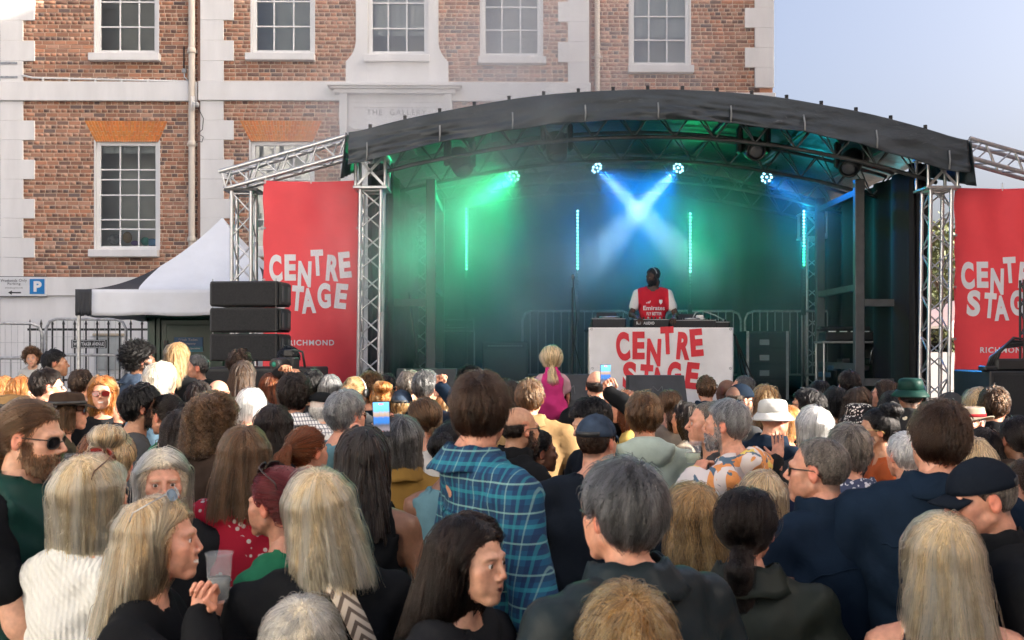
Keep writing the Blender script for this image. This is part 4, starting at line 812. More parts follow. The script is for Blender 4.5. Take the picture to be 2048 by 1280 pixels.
# keyboard rig and effects on the right
kb = empty('keyboard_rig', at_floor(1712, 13.4)); tag(kb, 'keyboard rig on a silver frame loaded with effects and cables', 'keyboard'); kz = at(0, 682, 13.4).z - DECK
MB().bx(-.45, .45, 0, .4, kz - .03, kz, .006).build('shelf', sg_, kb); MB().bx(-.4, .42, .02, .35, kz + .002, kz + .12, .02).build('keyboard', gear, kb); MB().bx(-.42, .43, .2, .38, kz + .14, kz + .2, .02).build('upper_keyboard', gear, kb)
for x in (-.42, .42):
    for y in (.03, .37): rod('leg', (x, y, 0), (x, y, kz - .03), .016, sg_, kb)
rs2 = random.Random(4)
for k in range(16): MB().bx(-.4 + .05 * k, -.365 + .05 * k, .015, .1, kz + .121, kz + .135).build('key', M_whitewood if k % 3 else M_black, kb)
for k in range(10):
    x = rs2.uniform(-.4, .4); z = rs2.uniform(.2, kz + .1); MB().tube([(x, -.02, z), (x + rs2.uniform(-.1, .1), -.06, z - .1), (x + rs2.uniform(-.2, .2), -.03, z - rs2.uniform(.1, .35))], .006, 5).build('cable', rs2.choice([M_black, M_black, sg_]), kb)
for k in range(7): MB().bx(-.42 + .13 * k, -.32 + .13 * k, .05, .3, .35 + .09 * (k % 3), .42 + .09 * (k % 3), .01).build('effect_unit', rs2.choice([gear, M_black, mat('pedal_blue', (.03, .08, .14), .4)]), kb)
pc = empty('pedal_case', at_floor(1640, 12.6)); tag(pc, 'small silver framed case on the stage floor at the right', 'case'); MB().bx(-.09, .09, 0, .2, .12, .25, .01).build('case', gear, pc)
for z in (.12, .25): MB().bx(-.095, .095, -.006, .0, z - .008, z + .008).build('edge', sg_, pc)
MB().bx(-.08, .08, .02, .18, 0, .12).build('foot', gear, pc)
st2 = empty('music_stand', at_floor(830, 13.6)); tag(st2, 'dark guitar stand leaning in the left of the stage', 'stand'); MB().tube([(.1, 0, 0), (.02, 0, .7), (-.08, 0, 1.5)], .015, 6).build('neck', M_black, st2); rod('leg', (-.2, .2, 0), (0, 0, .6), .012, M_black, st2); rod('leg', (.25, .2, 0), (0, 0, .6), .012, M_black, st2)
# loudspeakers either side
SY = 10.3
def array_box(px0, px1, py0, py1, Y, rz, label):
    a, b = at(px0, py1, Y), at(px1, py0, Y); w = b.x - a.x; H = b.z - a.z; o = empty('line_array_speaker', ((a.x + b.x) / 2, Y, a.z), R(rz)); tag(o, label, 'speaker', 'stacked line array boxes')
    MB().bx(-w / 2, w / 2, 0, .42, 0, H, .012).build('cabinet', gear, o); MB().bx(-w / 2 + .02, w / 2 - .02, -.008, -.001, .015, H - .015, .004).build('grille', grille, o)
    for x in (-w / 2 - .012, w / 2 + .012):
        MB().bx(x - .01, x + .01, .05, .38, .02, H - .02, .004).build('side_rail', M_black, o)
        for y in (.12, .3): MB().bx(x - .016, x + .016, y - .03, y + .03, .05, H - .05, .004).build('rigging', mat('rig_grey', (.09, .09, .095), .5), o)
    for x in (-w / 2 + .02, w / 2 - .02): rod('pin', (x, .03, H), (x, .03, H + .025), .006, M_galv, o)
array_box(417, 556, 562, 612, SY, -6, 'top box of the black speaker stack before the left banner'); array_box(417, 556, 615.5, 664, SY, -6, 'middle box of the black speaker stack before the left banner'); array_box(417, 556, 667.5, 722, SY, -6, 'bottom box of the black speaker stack before the left banner')
for lab, px0, px1, pyt, Y in (('under the speaker stack before the left banner', 404, 628, 735, 10.25), ('at the right edge before the right banner', 1980, 2120, 742, 9.6)):
    a, b = at(px0, pyt, Y), at(px1, pyt, Y); o = empty('subwoofer', ((a.x + b.x) / 2, Y, 0)); tag(o, 'black subwoofer ' + lab, 'speaker'); w = b.x - a.x
    MB().bx(-w / 2, w / 2, 0, .8, .05, a.z, .015).build('cabinet', gear, o); MB().bx(-w / 2 + .04, w / 2 - .04, -.01, -.001, .1, a.z - .04).build('grille', grille, o)
    for x in (-.3, .3): MB().bx(x - .06, x + .06, .05, .2, a.z, a.z + .05, .01).build('coupler', gear, o)
    for x in (-w / 2 + .1, w / 2 - .1): MB().lathe([(.04, -.02), (.04, .02)], (x, .2, .04), 10, 'x').build('castor', M_black, o)
p = at(1600, 700, 10.2)
o = MB().tube([at(565, 735, 10.2), at(566, 700, 10.2), at(585, 697, 10.2), at(605, 704, 10.2), at(610, 735, 10.2)], .014, 6).build('speaker_cable', M_black); tag(o, 'black cable looping from the speaker stack over the left banner', 'cable')
rg = empty('rigging_motor', at(2030, 715, 9.7)); tag(rg, 'black cable coil on top of the right edge speaker', 'cable')
for k in range(4): MB().tube([(-.28 + .02 * k, 0, -.13), (-.25 + .03 * k, -.03, .0 + .02 * k), (-.1 + .03 * k, 0, .1 + .03 * k), (.1, .02, .12 + .02 * k), (.2, 0, .5)], .016, 6).build('loop', M_black, rg)
MB().box((.0, .05, -.07), (.4, .2, .12), None, .02).build('bracket', M_black, rg)
truss('fly_mast', at(2052, 560, 9.75), at(2052, 735, 9.75), .1, 6, 'thin dark mast at the right edge over the banner', 'mast', m=M_black, r=.012)
# ================================================================== PEOPLE: body, clothes and hair from distance fields
f32 = np.float32
def A3(*v): return np.array(v, f32)
def nrm(v): return np.sqrt((v * v).sum(-1))
def smin(a, b, k): h = np.clip(.5 + .5 * (b - a) / k, 0, 1); return b + (a - b) * h - k * h * (1 - h)
def smax(a, b, k): return -smin(-a, -b, k)
def ell(P, c, r):
    q = (P - A3(*c)) / A3(*r); k0 = nrm(q); k1 = nrm(q / A3(*r)); return k0 * (k0 - 1) / np.maximum(k1, 1e-5)
def cap(P, a, b, ra, rb=None):
    a, b = A3(*a), A3(*b); rb = ra if rb is None else rb; pa = P - a; ba = b - a; t = np.clip(pa @ ba / max(1e-9, float(ba @ ba)), 0, 1); return nrm(pa - t[:, None] * ba) - (ra + (rb - ra) * t)
def sn(P, k, ph=0.0):
    x, y, z = P[:, 0] * k, P[:, 1] * k, P[:, 2] * k
    return np.sin(x + 1.7 * np.sin(z * .8 + ph) + ph) * np.sin(y * 1.1 + 1.3 * np.sin(x * .7) + 2 * ph) * np.sin(z * .9 + 1.5 * np.sin(y * .9 + ph)) + .5 * np.sin(2.1 * x + 3 * ph) * np.sin(1.9 * y + ph) * np.sin(2.3 * z - ph)
# ---- head -----------------------------------------------------------------
def head_sdf(P, sex, fine):
    Q = P.copy(); Q[:, 0] = np.abs(Q[:, 0]); m = sex == 'm'
    d = ell(Q, (0, -.016, .03), (.0765, .097, .0865))
    d = smin(d, ell(Q, (0, .036, -.035), (.058, .056, .078)), .03)
    d = smin(d, cap(Q, (.052, .0, -.05), (.018, .07, -.1), .02 if m else .016, .017), .022)
    d = smin(d, ell(Q, (0, .078, -.099), (.022 if m else .017, .016, .016)), .018)
    d = smin(d, ell(Q, (.047, .058, -.014), (.02, .02, .018)), .022); d = smin(d, ell(Q, (.033, .057, -.048), (.026, .024, .032)), .02)
    d = smin(d, cap(Q, (.012, .087, .026), (.046, .073, .024), .0105 if m else .008), .014)
    d = smax(d, -ell(Q, (.032, .105, .004), (.019, .0185, .0115)), .012)
    d = smin(d, cap(Q, (0, .09, .012), (0, .112 if m else .1075, -.022), .007, .0105 if m else .009), .011)
    d = smin(d, ell(Q, (.0125, .099, -.03), (.0085, .011, .008)), .006)
    d = smin(d, ell(Q, (0, .08, -.062), (.03, .02, .026)), .014)
    if fine:
        d = smin(d, np.maximum(nrm(Q - A3(.0315, .075, .005)) - .0152, -1), .003)
        d = smax(d, -ell(Q, (.0315, .0885, .005), (.0135, .01, .0046)), .003)
        d = smin(d, cap(Q, (0, .0968, -.0535), (.023, .0855, -.058), .0058, .0035), .004); d = smin(d, cap(Q, (0, .0962, -.0655), (.02, .0865, -.062), .0068, .0035), .004)
        d = smax(d, -cap(Q, (0, .105, -.0595), (.02, .094, -.0592), .0022), .002)
    e = ell(Q, (.0795, -.012, -.004), (.0095, .019, .031)); e = smax(e, -ell(Q, (.089, -.009, .002), (.008, .011, .018)), .006); d = smin(d, e, .006)
    d = smin(d, cap(Q, (0, -.022, -.05), (0, -.045, -.21), .053 if m else .045, .062 if m else .051), .022)
    return d
HEADS = {}
def head_template(sex, fine):
    k = (sex, fine)
    if k not in HEADS:
        V, F = snet(lambda P: head_sdf(P, sex, fine), (-.1, -.13, -.235), (.1, .13, .13), {0: .009, 1: .0062, 2: .0045}[fine]); HEADS[k] = (V, F)
    return HEADS[k]
def skin_mat(name, c):
    if name in MATS: return MATS[name]
    m = bpy.data.materials.new(name); nt = nodes_of(m); N, L = nt.nodes, nt.links; b = N['Principled BSDF']
    a = N.new('ShaderNodeAttribute'); a.attribute_name = 'tint'; tc = N.new('ShaderNodeTexCoord'); nz = N.new('ShaderNodeTexNoise'); nz.inputs['Scale'].default_value = 60; nz.inputs['Detail'].default_value = 4; L.new(tc.outputs['Object'], nz.inputs[0])
    mr = N.new('ShaderNodeMapRange'); mr.inputs[1].default_value = .3; mr.inputs[2].default_value = .7; mr.inputs[3].default_value = .82; mr.inputs[4].default_value = 1.1; L.new(nz.outputs[0], mr.inputs[0])
    mx = N.new('ShaderNodeMix'); mx.data_type = 'RGBA'; mx.blend_type = 'MULTIPLY'; mx.inputs[0].default_value = 1; L.new(a.outputs['Color'], mx.inputs[6]); L.new(mr.outputs[0], mx.inputs[7]); L.new(mx.outputs[2], b.inputs['Base Color'])
    b.inputs['Roughness'].default_value = .48; b.inputs['Subsurface Weight'].default_value = .12; b.inputs['Subsurface Radius'].default_value = (.012, .004, .002); b.inputs['Subsurface Scale'].default_value = .6
    bp = N.new('ShaderNodeBump'); bp.inputs['Strength'].default_value = .12; bp.inputs['Distance'].default_value = .004; n2 = N.new('ShaderNodeTexNoise'); n2.inputs['Scale'].default_value = 160; L.new(tc.outputs['Object'], n2.inputs[0]); L.new(n2.outputs[0], bp.inputs['Height']); L.new(bp.outputs[0], b.inputs['Normal'])
    MATS[name] = m; return m
SKIN = dict(f=(.58, .315, .205), p=(.56, .272, .178), t=(.40, .205, .12), b=(.19, .088, .05), d=(.06, .03, .019))
HAIRC = dict(blonde=((.40, .25, .11), (.92, .72, .44)), ash=((.20, .12, .06), (.80, .58, .33)), white=((.5, .48, .45), (.85, .83, .8)), platinum=((.6, .47, .3), (.95, .85, .66)), brown=((.02, .011, .007), (.055, .03, .017)), lbrown=((.045, .024, .012), (.16, .088, .045)),
             dark=((.007, .005, .004), (.02, .012, .009)), black=((.004, .0036, .004), (.01, .009, .009)), auburn=((.06, .016, .007), (.2, .06, .02)), ginger=((.2, .07, .018), (.5, .21, .06)), gold=((.10, .05, .02), (.5, .30, .125)),
             grey=((.09, .09, .09), (.30, .30, .30)), dgrey=((.02, .02, .021), (.14, .14, .14)), burgundy=((.06, .008, .011), (.17, .025, .028)), mixgrey=((.04, .031, .025), (.22, .19, .16)))
def hair_mats(key):
    n = 'hair_' + key
    if n in MATS: return MATS[n], MATS[n + '_base']
    c1, c2 = tuple(.75 * x ** 1.12 for x in HAIRC[key][0]), tuple(.95 * x ** 1.1 for x in HAIRC[key][1]); m = bpy.data.materials.new(n); nt = nodes_of(m); N, L = nt.nodes, nt.links; N.remove(N['Principled BSDF'])
    hb = N.new('ShaderNodeBsdfHairPrincipled'); hb.parametrization = 'COLOR'; hb.inputs['IOR'].default_value = 1.33; hb.inputs['Roughness'].default_value = .28; hb.inputs['Radial Roughness'].default_value = .5; hb.inputs['Random Roughness'].default_value = .3
    hi = N.new('ShaderNodeHairInfo'); rp = N.new('ShaderNodeValToRGB'); rp.color_ramp.elements[0].color = (*c1, 1); rp.color_ramp.elements[1].color = (*c2, 1); sa_ = N.new('ShaderNodeAttribute'); sa_.attribute_name = 'streak'; L.new(sa_.outputs['Fac'], rp.inputs[0]); L.new(rp.outputs[0], hb.inputs['Color']); L.new(hb.outputs[0], N['Material Output'].inputs[0]); MATS[n] = m
    mid = tuple((a * .35 + b * .65) for a, b in zip(c1, c2)); MATS[n + '_base'] = mat(n + '_shell', mid, .55, var=.35, scale=9, bump=.6, bscale=16, stretch=(14, 14, 2)); return MATS[n], MATS[n + '_base']
# ---- hair styles in head space ----------------------------------------------
HL_Y = np.array([-.13, -.085, -.06, -.04, -.025, 0., .014, .028, .05, .07, .11]); HL = dict(norm=[-.075, -.078, -.07, -.045, .018, .03, .012, .03, .062, .07, .074], recede=[-.075, -.078, -.07, -.045, .02, .03, .022, .055, .085, .098, .105], low=[-.1, -.1, -.09, -.06, -.005, .0, -.01, .02, .055, .064, .07], bald=[-.07, -.07, -.06, -.04, .02, .03, .04, .07, .12, .13, .14], wrap=[-.15, -.15, -.15, -.13, -.1, -.08, -.06, -.01, .05, .062, .068])
def hlcut(P, line): return (np.interp(P[:, 1], HL_Y, HL[line]).astype(f32) - P[:, 2]) * .75
def cranium(P, t, ts=None): ts = t if ts is None else ts; return ell(P, (0, -.017, .03), (.0765 + ts, .097 + ts, .0865 + t))
def curtain(P, L, w0=.092, w1=.115, back=-.075, d0=.105, d1=.055, front=.025, ph=0.0):
    z = P[:, 2]; t = np.clip((.03 - z) / (L + .03), 0, 1); rx = w0 + (w1 - w0) * np.sin(np.minimum(1, t * 1.3) * 1.57); ry = d0 + (d1 - d0) * t; yc = -.018 + (back + .018) * t
    e = (np.sqrt((P[:, 0] / rx) ** 2 + ((P[:, 1] - yc) / ry) ** 2) - 1) * np.minimum(rx, ry) * .9
    e = smax(e, z - .05, .03); e = smax(e, -L - z, .02); return smax(e, P[:, 1] - (front - .5 * np.maximum(0, -z - .1)), .012)
class Hair:
    def __init__(s, style, L=.3, vol=0.0, seed=0):
        s.style, s.L, s.vol, s.seed = style, L, vol, seed; s.cutz = 9.; s.tie = None; s.hem = -1.0; s.len = .1; s.flow = 'fall'; s.lo = (-.17, -.2, -.16); s.hi = (.17, .14, .2); s.noise = .004; s.nk = 45; s.wave = (0., 1.)
        if style in ('short', 'crop', 'recede', 'bald', 'crew', 'messy'): s.flow = 'short'; s.len = dict(short=.045, crop=.015, recede=.009, bald=.008, crew=.028, messy=.07)[style]; s.noise = .003 if style != 'messy' else .008
        if style in ('long', 'wavy', 'bob', 'braids', 'curlylong'): s.hem = -L; s.lo = (-.2, -.26, -L - .03); s.len = max(.16, L * .75); s.noise = .0022
        if style == 'wavy': s.wave = (.0055, 1.4); s.noise = .004; s.nk = 38
        if style == 'curlylong': s.wave = (.009, 3.2); s.noise = .012; s.nk = 50
        if style in ('pony', 'lowpony', 'bun', 'updo', 'slick'): s.flow = 'tie'; s.tie = A3(*dict(pony=(0, -.13, .03), lowpony=(0, -.105, -.055), bun=(0, -.125, .03), updo=(0, -.06, .125), slick=(0, -.11, -.03))[style]); s.len = .13; s.lo = (-.16, -.26, -.34); s.noise = .0025
        if style in ('afro', 'curly'): s.flow = 'out'; s.len = .035; s.wave = (.007, 2.5); s.noise = .011; s.nk = 62
    def sdf(s, P):
        st, v = s.style, s.vol
        if st in ('short', 'messy'): d = smax(cranium(P, .02 + v, .012 + v * .6), hlcut(P, 'norm'), .028)
        elif st == 'crop': d = smax(cranium(P, .008, .005), hlcut(P, 'norm'), .008)
        elif st == 'crew': d = smax(cranium(P, .014, .007), hlcut(P, 'norm'), .01)
        elif st == 'recede': d = smax(cranium(P, .0045, .005), hlcut(P, 'recede'), .008)
        elif st == 'bald': d = smax(cranium(P, .003, .004), smax(hlcut(P, 'bald'), P[:, 2] - .035 + .5 * np.maximum(0, P[:, 1]), .02), .006)
        elif st in ('long', 'wavy', 'bob', 'braids', 'curlylong'):
            extra = dict(long=.0, wavy=.006, bob=.004, braids=.004, curlylong=.016)[st] + v
            d = smax(cranium(P, .014 + extra, .012 + extra), hlcut(P, 'wrap'), .03)
            w1 = (.097 if st == 'bob' else .098 + s.L * .045) + extra * .6; c = curtain(P, s.L, .09 + extra, w1, -.04 if st == 'bob' else -.06 - s.L * .28, .112 + extra, .085 if st == 'bob' else .06, .03, s.seed)
            d = smin(d, c, .02)
        elif st in ('pony', 'lowpony', 'bun', 'updo', 'slick'):
            d = smax(cranium(P, .012 + v, .010 + v), hlcut(P, 'norm' if st != 'updo' else 'low'), .022); t = s.tie
            if st in ('pony', 'lowpony'):
                a = t; b = t + A3(0, -.045, -.05); c = b + A3(.006, .015, -s.L * .6); e = c + A3(-.01, .02, -s.L * .4)
                d = smin(d, cap(P, a, b, .022, .03), .01); d = smin(d, cap(P, b, c, .03, .034 + v), .015); d = smin(d, cap(P, c, e, .034 + v, .012), .01)
            elif st == 'bun': d = smin(d, ell(P, t + A3(0, -.025, 0), (.045 + v, .036 + v, .042 + v)), .008)
            elif st == 'updo': d = smin(d, ell(P, t + A3(0, -.03, .0), (.062 + v, .06 + v, .045 + v)), .012)
            elif st == 'slick': d = smin(d, cap(P, (0, -.1, -.01), (0, -.13, -.14), .04, .022), .03)
        elif st == 'afro': d = smax(ell(P, (0, -.035, .05), (.128 + v, .13 + v, .12 + v)), smax(hlcut(P, 'norm'), -(.02 - P[:, 1]) - .06, .02), .02)
        elif st == 'curly': d = smax(cranium(P, .034 + v, .026 + v), hlcut(P, 'norm'), .015)
        if s.noise: d = d + s.noise * sn(P, s.nk, s.seed * 1.3)
        if s.cutz < 1: d = smax(d, P[:, 2] - s.cutz, .006)
        return d
    def grow(s, V, F, n, seg, rad, rs):
        q = F[rs.randint(0, len(F), n)]; u, v = rs.rand(n, 1).astype(f32), rs.rand(n, 1).astype(f32)
        P = (V[q[:, 0]] * (1 - u) * (1 - v) + V[q[:, 1]] * u * (1 - v) + V[q[:, 2]] * u * v + V[q[:, 3]] * (1 - u) * v).astype(f32)
        if s.hem > -1: ok = P[:, 2] > s.hem + .012; P = P[ok]
        if s.cutz < 1: P = P[P[:, 2] < s.cutz - .004]
        n = len(P); Ls = s.len * rs.uniform(.55, 1.15, n).astype(f32); off = rs.uniform(-.001, .0065, n).astype(f32) * (2 if s.flow == 'out' or s.style in ('messy', 'curlylong') else 1)
        off = off * (.25 if s.style in ('crop', 'bald', 'recede') else 1); stray = rs.rand(n) < (.05 if s.style not in ('crop', 'bald', 'recede') else 0); off[stray] += rs.uniform(.003, .013, stray.sum()).astype(f32); hem = s.hem + (rs.normal(0, .014, n) + .022 * sn(np.stack([P[:, 0], P[:, 1], P[:, 2] * 0], 1), 60, s.seed + 1)).astype(f32); pts = [P]; e = f32(.003); crown = A3(.012, -.055, .115)
        cl = np.stack([sn(P, 95, 1. + s.seed), sn(P, 105, 4. + s.seed), sn(P, 88, 2.5 + s.seed)], 1); jit = (rs.normal(0, .1, (n, 3)) + .3 * cl).astype(f32); off = off + (.0032 * sn(P, 120, s.seed) + .003 * sn(P * A3(1, 1, .35), 55, s.seed + 2)).astype(f32) * (.2 if s.style in ('crop', 'bald', 'recede') else 1); phs = rs.rand(n).astype(f32) * 6.28 if s.flow == 'out' else (P[:, 0] * 31 + P[:, 1] * 17).astype(f32) + rs.normal(0, .09, n).astype(f32); fq = s.wave[1] * rs.uniform(.8, 1.2, n).astype(f32)
        for i in range(seg):
            d0 = s.sdf(P); g = np.stack([s.sdf(P + e * np.eye(3, dtype=f32)[k]) - d0 for k in range(3)], 1) / e; g /= nrm(g)[:, None] + 1e-6
            if s.flow == 'out': d = g + .9 * jit * 2
            else:
                r = P - crown; r /= nrm(r)[:, None] + 1e-5
                if s.flow == 'tie':
                    d = s.tie - P; dl = nrm(d); d /= dl[:, None] + 1e-5; past = ((dl < .035) | (P[:, 1] < s.tie[1] - .004))[:, None]; d = np.where(past, A3(0, -.25, -1) + jit, d)
                elif s.flow == 'short': d = r * 1.0 + A3(0, .1, -.75) + jit * 1.6
                else: w = np.clip((P[:, 2] - .0) / .11, 0, 1)[:, None]; d = r * w * 1.6 + A3(0, 0, -1) * (1.05 - .55 * w) + jit * .5; fr_ = np.clip((P[:, 1] + .02) / .05, 0, 1) * np.clip(P[:, 2] / .06, 0, 1); d[:, 0] += np.sign(P[:, 0] - .012) * 2.2 * fr_; d[:, 1] -= .8 * fr_
                d = d - g * (d * g).sum(1)[:, None] * (1 if s.flow != 'short' else .8)
            d /= nrm(d)[:, None] + 1e-5; N_ = P + d * (Ls / seg)[:, None]
            if s.flow != 'out': dist = s.sdf(N_); lift = off + ((.006 if s.len > .02 else .001) * (i / seg) if s.flow == 'short' else 0); N_ = N_ - np.clip(dist - lift, -.02, .02)[:, None] * g
            if s.wave[0]:
                side = np.cross(d, g); a = s.wave[0] * 6.28 * fq / seg; N_ = N_ + (side * (np.cos(phs + 6.28 * fq * i / seg) * a)[:, None] + g * (np.sin(phs + 6.28 * fq * i / seg) * a * .5)[:, None]).astype(f32)
            dead = N_[:, 2] < hem; dead |= (N_[:, 1] > .035) & (np.abs(N_[:, 0]) < .066) & (N_[:, 2] < np.interp(N_[:, 1], HL_Y, HL['norm']) - .004)
            if s.cutz < 1: dead |= N_[:, 2] > s.cutz
            N_[dead] = P[dead] + A3(0, 0, -.0008); P = N_.astype(f32); pts.append(P)
        return np.stack(pts, 1)                      # n, seg+1, 3
def curves_obj(name, pts, rad, m, parent):
    n, k, _ = pts.shape; cu = bpy.data.hair_curves.new(name); cu.add_curves([k] * n); cu.attributes['position'].data.foreach_set('vector', np.ascontiguousarray(pts, f32).ravel())
    ra = cu.attributes.get('radius') or cu.attributes.new('radius', 'FLOAT', 'POINT'); prof = np.interp(np.linspace(0, 1, k), [0, .5, 1], [1, .9, .25]).astype(f32); ra.data.foreach_set('value', np.tile(prof * rad, n)); cu.materials.append(m); r0 = pts[:, 0]; ang_ = np.arctan2(r0[:, 0] - r0[:, 0].mean(), -(r0[:, 1] - r0[:, 1].mean())); sk = np.clip(.5 + .28 * np.sin(ang_ * 9 + 3 * r0[:, 2] + n) + .24 * np.sin(ang_ * 23 + 2.1 * np.sin(ang_ * 5) + 5) + np.random.RandomState(n).normal(0, .16, n), 0, 1).astype(f32)
    cu.attributes.new('streak', 'FLOAT', 'CURVE').data.foreach_set('value', sk)
    return link(name, cu, parent)
# ---- hands -------------------------------------------------------------------
HANDS = {}
def hand_template(pose, h=.005):
    if (pose, h) in HANDS: return HANDS[pose, h]
    curl = dict(relax=(25, 35, 22), grip=(52, 62, 40), fist=(80, 95, 60), open=(4, 8, 5), press=(30, 20, 12))[pose]; prims = []
    for i, (x, L_) in enumerate(((.031, .92), (.010, 1.02), (-.012, .95), (-.032, .76))):
        p = np.array([x, .088 - .004 * abs(i - 1), 0.]); a = 0; r = .0095 - .0008 * (i == 3); spread = (x * 2.2 if pose == 'open' else x * .7)
        for k, l in enumerate((.043, .027, .021)):
            a += R(curl[k] * (1 + .12 * i)); q = p + l * L_ * np.array([math.sin(spread), math.cos(a), -math.sin(a)]); prims.append((p.copy(), q.copy(), r, r * .88)); p = q; r *= .9
    tb = dict(relax=((.05, .055, -.03), (.052, .085, -.045)), grip=((.052, .05, -.045), (.03, .07, -.07)), fist=((.045, .06, -.035), (.015, .08, -.045)), open=((.062, .05, -.012), (.082, .078, -.018)), press=((.055, .055, -.025), (.055, .09, -.04)))[pose]
    prims += [(np.array((.022, .02, -.008)), np.array(tb[0]), .014, .011), (np.array(tb[0]), np.array(tb[1]), .011, .009)]
    def f(P):
        d = ell(P, (0, .048, -.002), (.042, .05, .016)); d = smin(d, cap(P, (0, -.06, 0), (0, .01, 0), .028, .026), .02)
        fd = None
        for a, b, r0, r1 in prims: c = cap(P, a, b, r0, r1); d = smin(d, c, .004)
        return d
    HANDS[pose, h] = snet(f, (-.06, -.075, -.12), (.1, .2, .04), h); return HANDS[pose, h]
# ---- clothes materials ---------------------------------------------------------
def cloth(key, c, rough=.85, var=.14, bscale=11, bump=.3, sheen=.0, scale=5): return mat('cloth_' + key, tuple(x * .72 for x in c), rough, var=var, scale=scale, bump=bump, bscale=bscale, sheen=sheen, spec=.12)
def pat(key, base, fn):
    n = 'cloth_' + key
    if n in MATS: return MATS[n]
    m = bpy.data.materials.new(n); nt = nodes_of(m); N, L = nt.nodes, nt.links; b = N['Principled BSDF']; b.inputs['Roughness'].default_value = .85; b.inputs['Specular IOR Level'].default_value = .3
    tc = N.new('ShaderNodeTexCoord'); sp = N.new('ShaderNodeSeparateXYZ'); L.new(tc.outputs['Object'], sp.inputs[0])
    def math_(op, a, bb=None):
        k = N.new('ShaderNodeMath'); k.operation = op
        for i, x in enumerate((a, bb)):
            if x is None: continue
            if isinstance(x, (int, float)): k.inputs[i].default_value = x
            else: L.new(x, k.inputs[i])
        return k.outputs[0]
    def mixc(fac, a, bb):
        k = N.new('ShaderNodeMix'); k.data_type = 'RGBA'
        for i, x in ((0, fac), (6, a), (7, bb)):
            if isinstance(x, tuple): k.inputs[i].default_value = (*x, 1)
            elif isinstance(x, (int, float)): k.inputs[i].default_value = x
            else: L.new(x, k.inputs[i])
        return k.outputs[2]
    def stripe(s, fr, w, o=0.): return math_('LESS_THAN', math_('FRACT', math_('ADD', math_('MULTIPLY', s, fr), o)), w)
    def noise(sc, det=3, dist=0.): k = N.new('ShaderNodeTexNoise'); k.inputs['Scale'].default_value = sc; k.inputs['Detail'].default_value = det; k.inputs['Distortion'].default_value = dist; L.new(tc.outputs['Object'], k.inputs[0]); return k.outputs[0]
    def voro(sc, out='Distance', feat='F1'): k = N.new('ShaderNodeTexVoronoi'); k.inputs['Scale'].default_value = sc; k.feature = feat; L.new(tc.outputs['Object'], k.inputs[0]); return k.outputs[out]
    X = math_('ADD', sp.outputs[0], math_('MULTIPLY', sp.outputs[1], .7)); Z = sp.outputs[2]
    c, h = fn(dict(X=X, Z=Z, Y=sp.outputs[1], x=sp.outputs[0], st=stripe, mix=mixc, noise=noise, voro=voro, m=math_)); L.new(c, b.inputs['Base Color'])
    bp = N.new('ShaderNodeBump'); bp.inputs['Strength'].default_value = .3 if key == 'knit' else .1; bp.inputs['Distance'].default_value = .01; L.new(h if h is not None else noise(90), bp.inputs['Height']); L.new(bp.outputs[0], b.inputs['Normal']); MATS[n] = m; return m
def f_plaid(q):
    c = q['mix'](q['st'](q['X'], 13, .5), (.008, .035, .095), (.01, .075, .15)); c = q['mix'](q['m']('MULTIPLY', q['st'](q['Z'], 13, .5), .6), c, (.008, .022, .065)); c = q['mix'](q['m']('MULTIPLY', q['st'](q['Z'], 13, .13, .3), .5), c, (.025, .24, .28)); c = q['mix'](q['m']('MULTIPLY', q['st'](q['X'], 13, .12, .3), .4), c, (.025, .24, .28))
    c = q['mix'](q['m']('MULTIPLY', q['st'](q['X'], 13, .06, .82), .4), c, (.25, .42, .38)); c = q['mix'](q['m']('MULTIPLY', q['st'](q['Z'], 13, .06, .82), .5), c, (.25, .45, .4)); return c, None
def f_redfloral(q):
    v = q['voro'](42); n = q['noise'](9, 2); k = q['m']('MULTIPLY', q['m']('LESS_THAN', v, .36), q['m']('GREATER_THAN', n, .5)); return q['mix'](k, (.42, .012, .035), (.62, .55, .52)), None
def f_knit(q):
    h = q['m']('ADD', q['m']('SINE', q['m']('MULTIPLY', q['X'], 330)), q['m']('SINE', q['m']('ADD', q['m']('MULTIPLY', q['Z'], 260), q['m']('MULTIPLY', q['X'], 165)))); return q['mix'](q['m']('MULTIPLY', q['noise'](30), .5), (.62, .62, .58), (.48, .48, .45)), h
def f_stripe(q): return q['mix'](q['st'](q['Z'], 16, .45), (.7, .7, .68), (.02, .02, .025)), None
def f_check(q): c = q['mix'](q['m']('MULTIPLY', q['st'](q['X'], 45, .3), .8), (.66, .66, .66), (.08, .09, .13)); return q['mix'](q['m']('MULTIPLY', q['st'](q['Z'], 45, .3), .7), c, (.08, .09, .13)), None
def f_patch(q):                                      # loose painterly patches, thin grid lines
    c = q['mix'](q['m']('GREATER_THAN', q['noise'](5, 2, 1.5), .52), (.60, .54, .52), (.62, .25, .08)); c = q['mix'](q['m']('GREATER_THAN', q['noise'](7.3, 2, 2), .6), c, (.07, .12, .17)); c = q['mix'](q['m']('GREATER_THAN', q['noise'](8.7, 3, 1), .63), c, (.66, .5, .12))
    low = q['m']('LESS_THAN', q['Z'], 1.38); c2 = q['mix'](q['m']('MAXIMUM', q['st'](q['X'], 18, .06), q['st'](q['Z'], 9, .035)), (.62, .6, .6), (.05, .05, .06)); return q['mix'](low, c, c2), None
def f_tracksuit(q):
    v = q['voro'](19); k = q['m']('LESS_THAN', v, .38); n = q['noise'](13, 1); c = q['mix'](k, (.012, .013, .014), (.62, .58, .42)); return q['mix'](q['m']('MULTIPLY', k, q['m']('GREATER_THAN', n, .52)), c, (.05, .3, .2)), None
def f_navyfloral(q): v = q['voro'](55); n = q['noise'](26, 3); return q['mix'](q['m']('MULTIPLY', q['m']('LESS_THAN', v, .42), q['m']('GREATER_THAN', n, .42)), (.035, .045, .09), (.5, .5, .54)), None
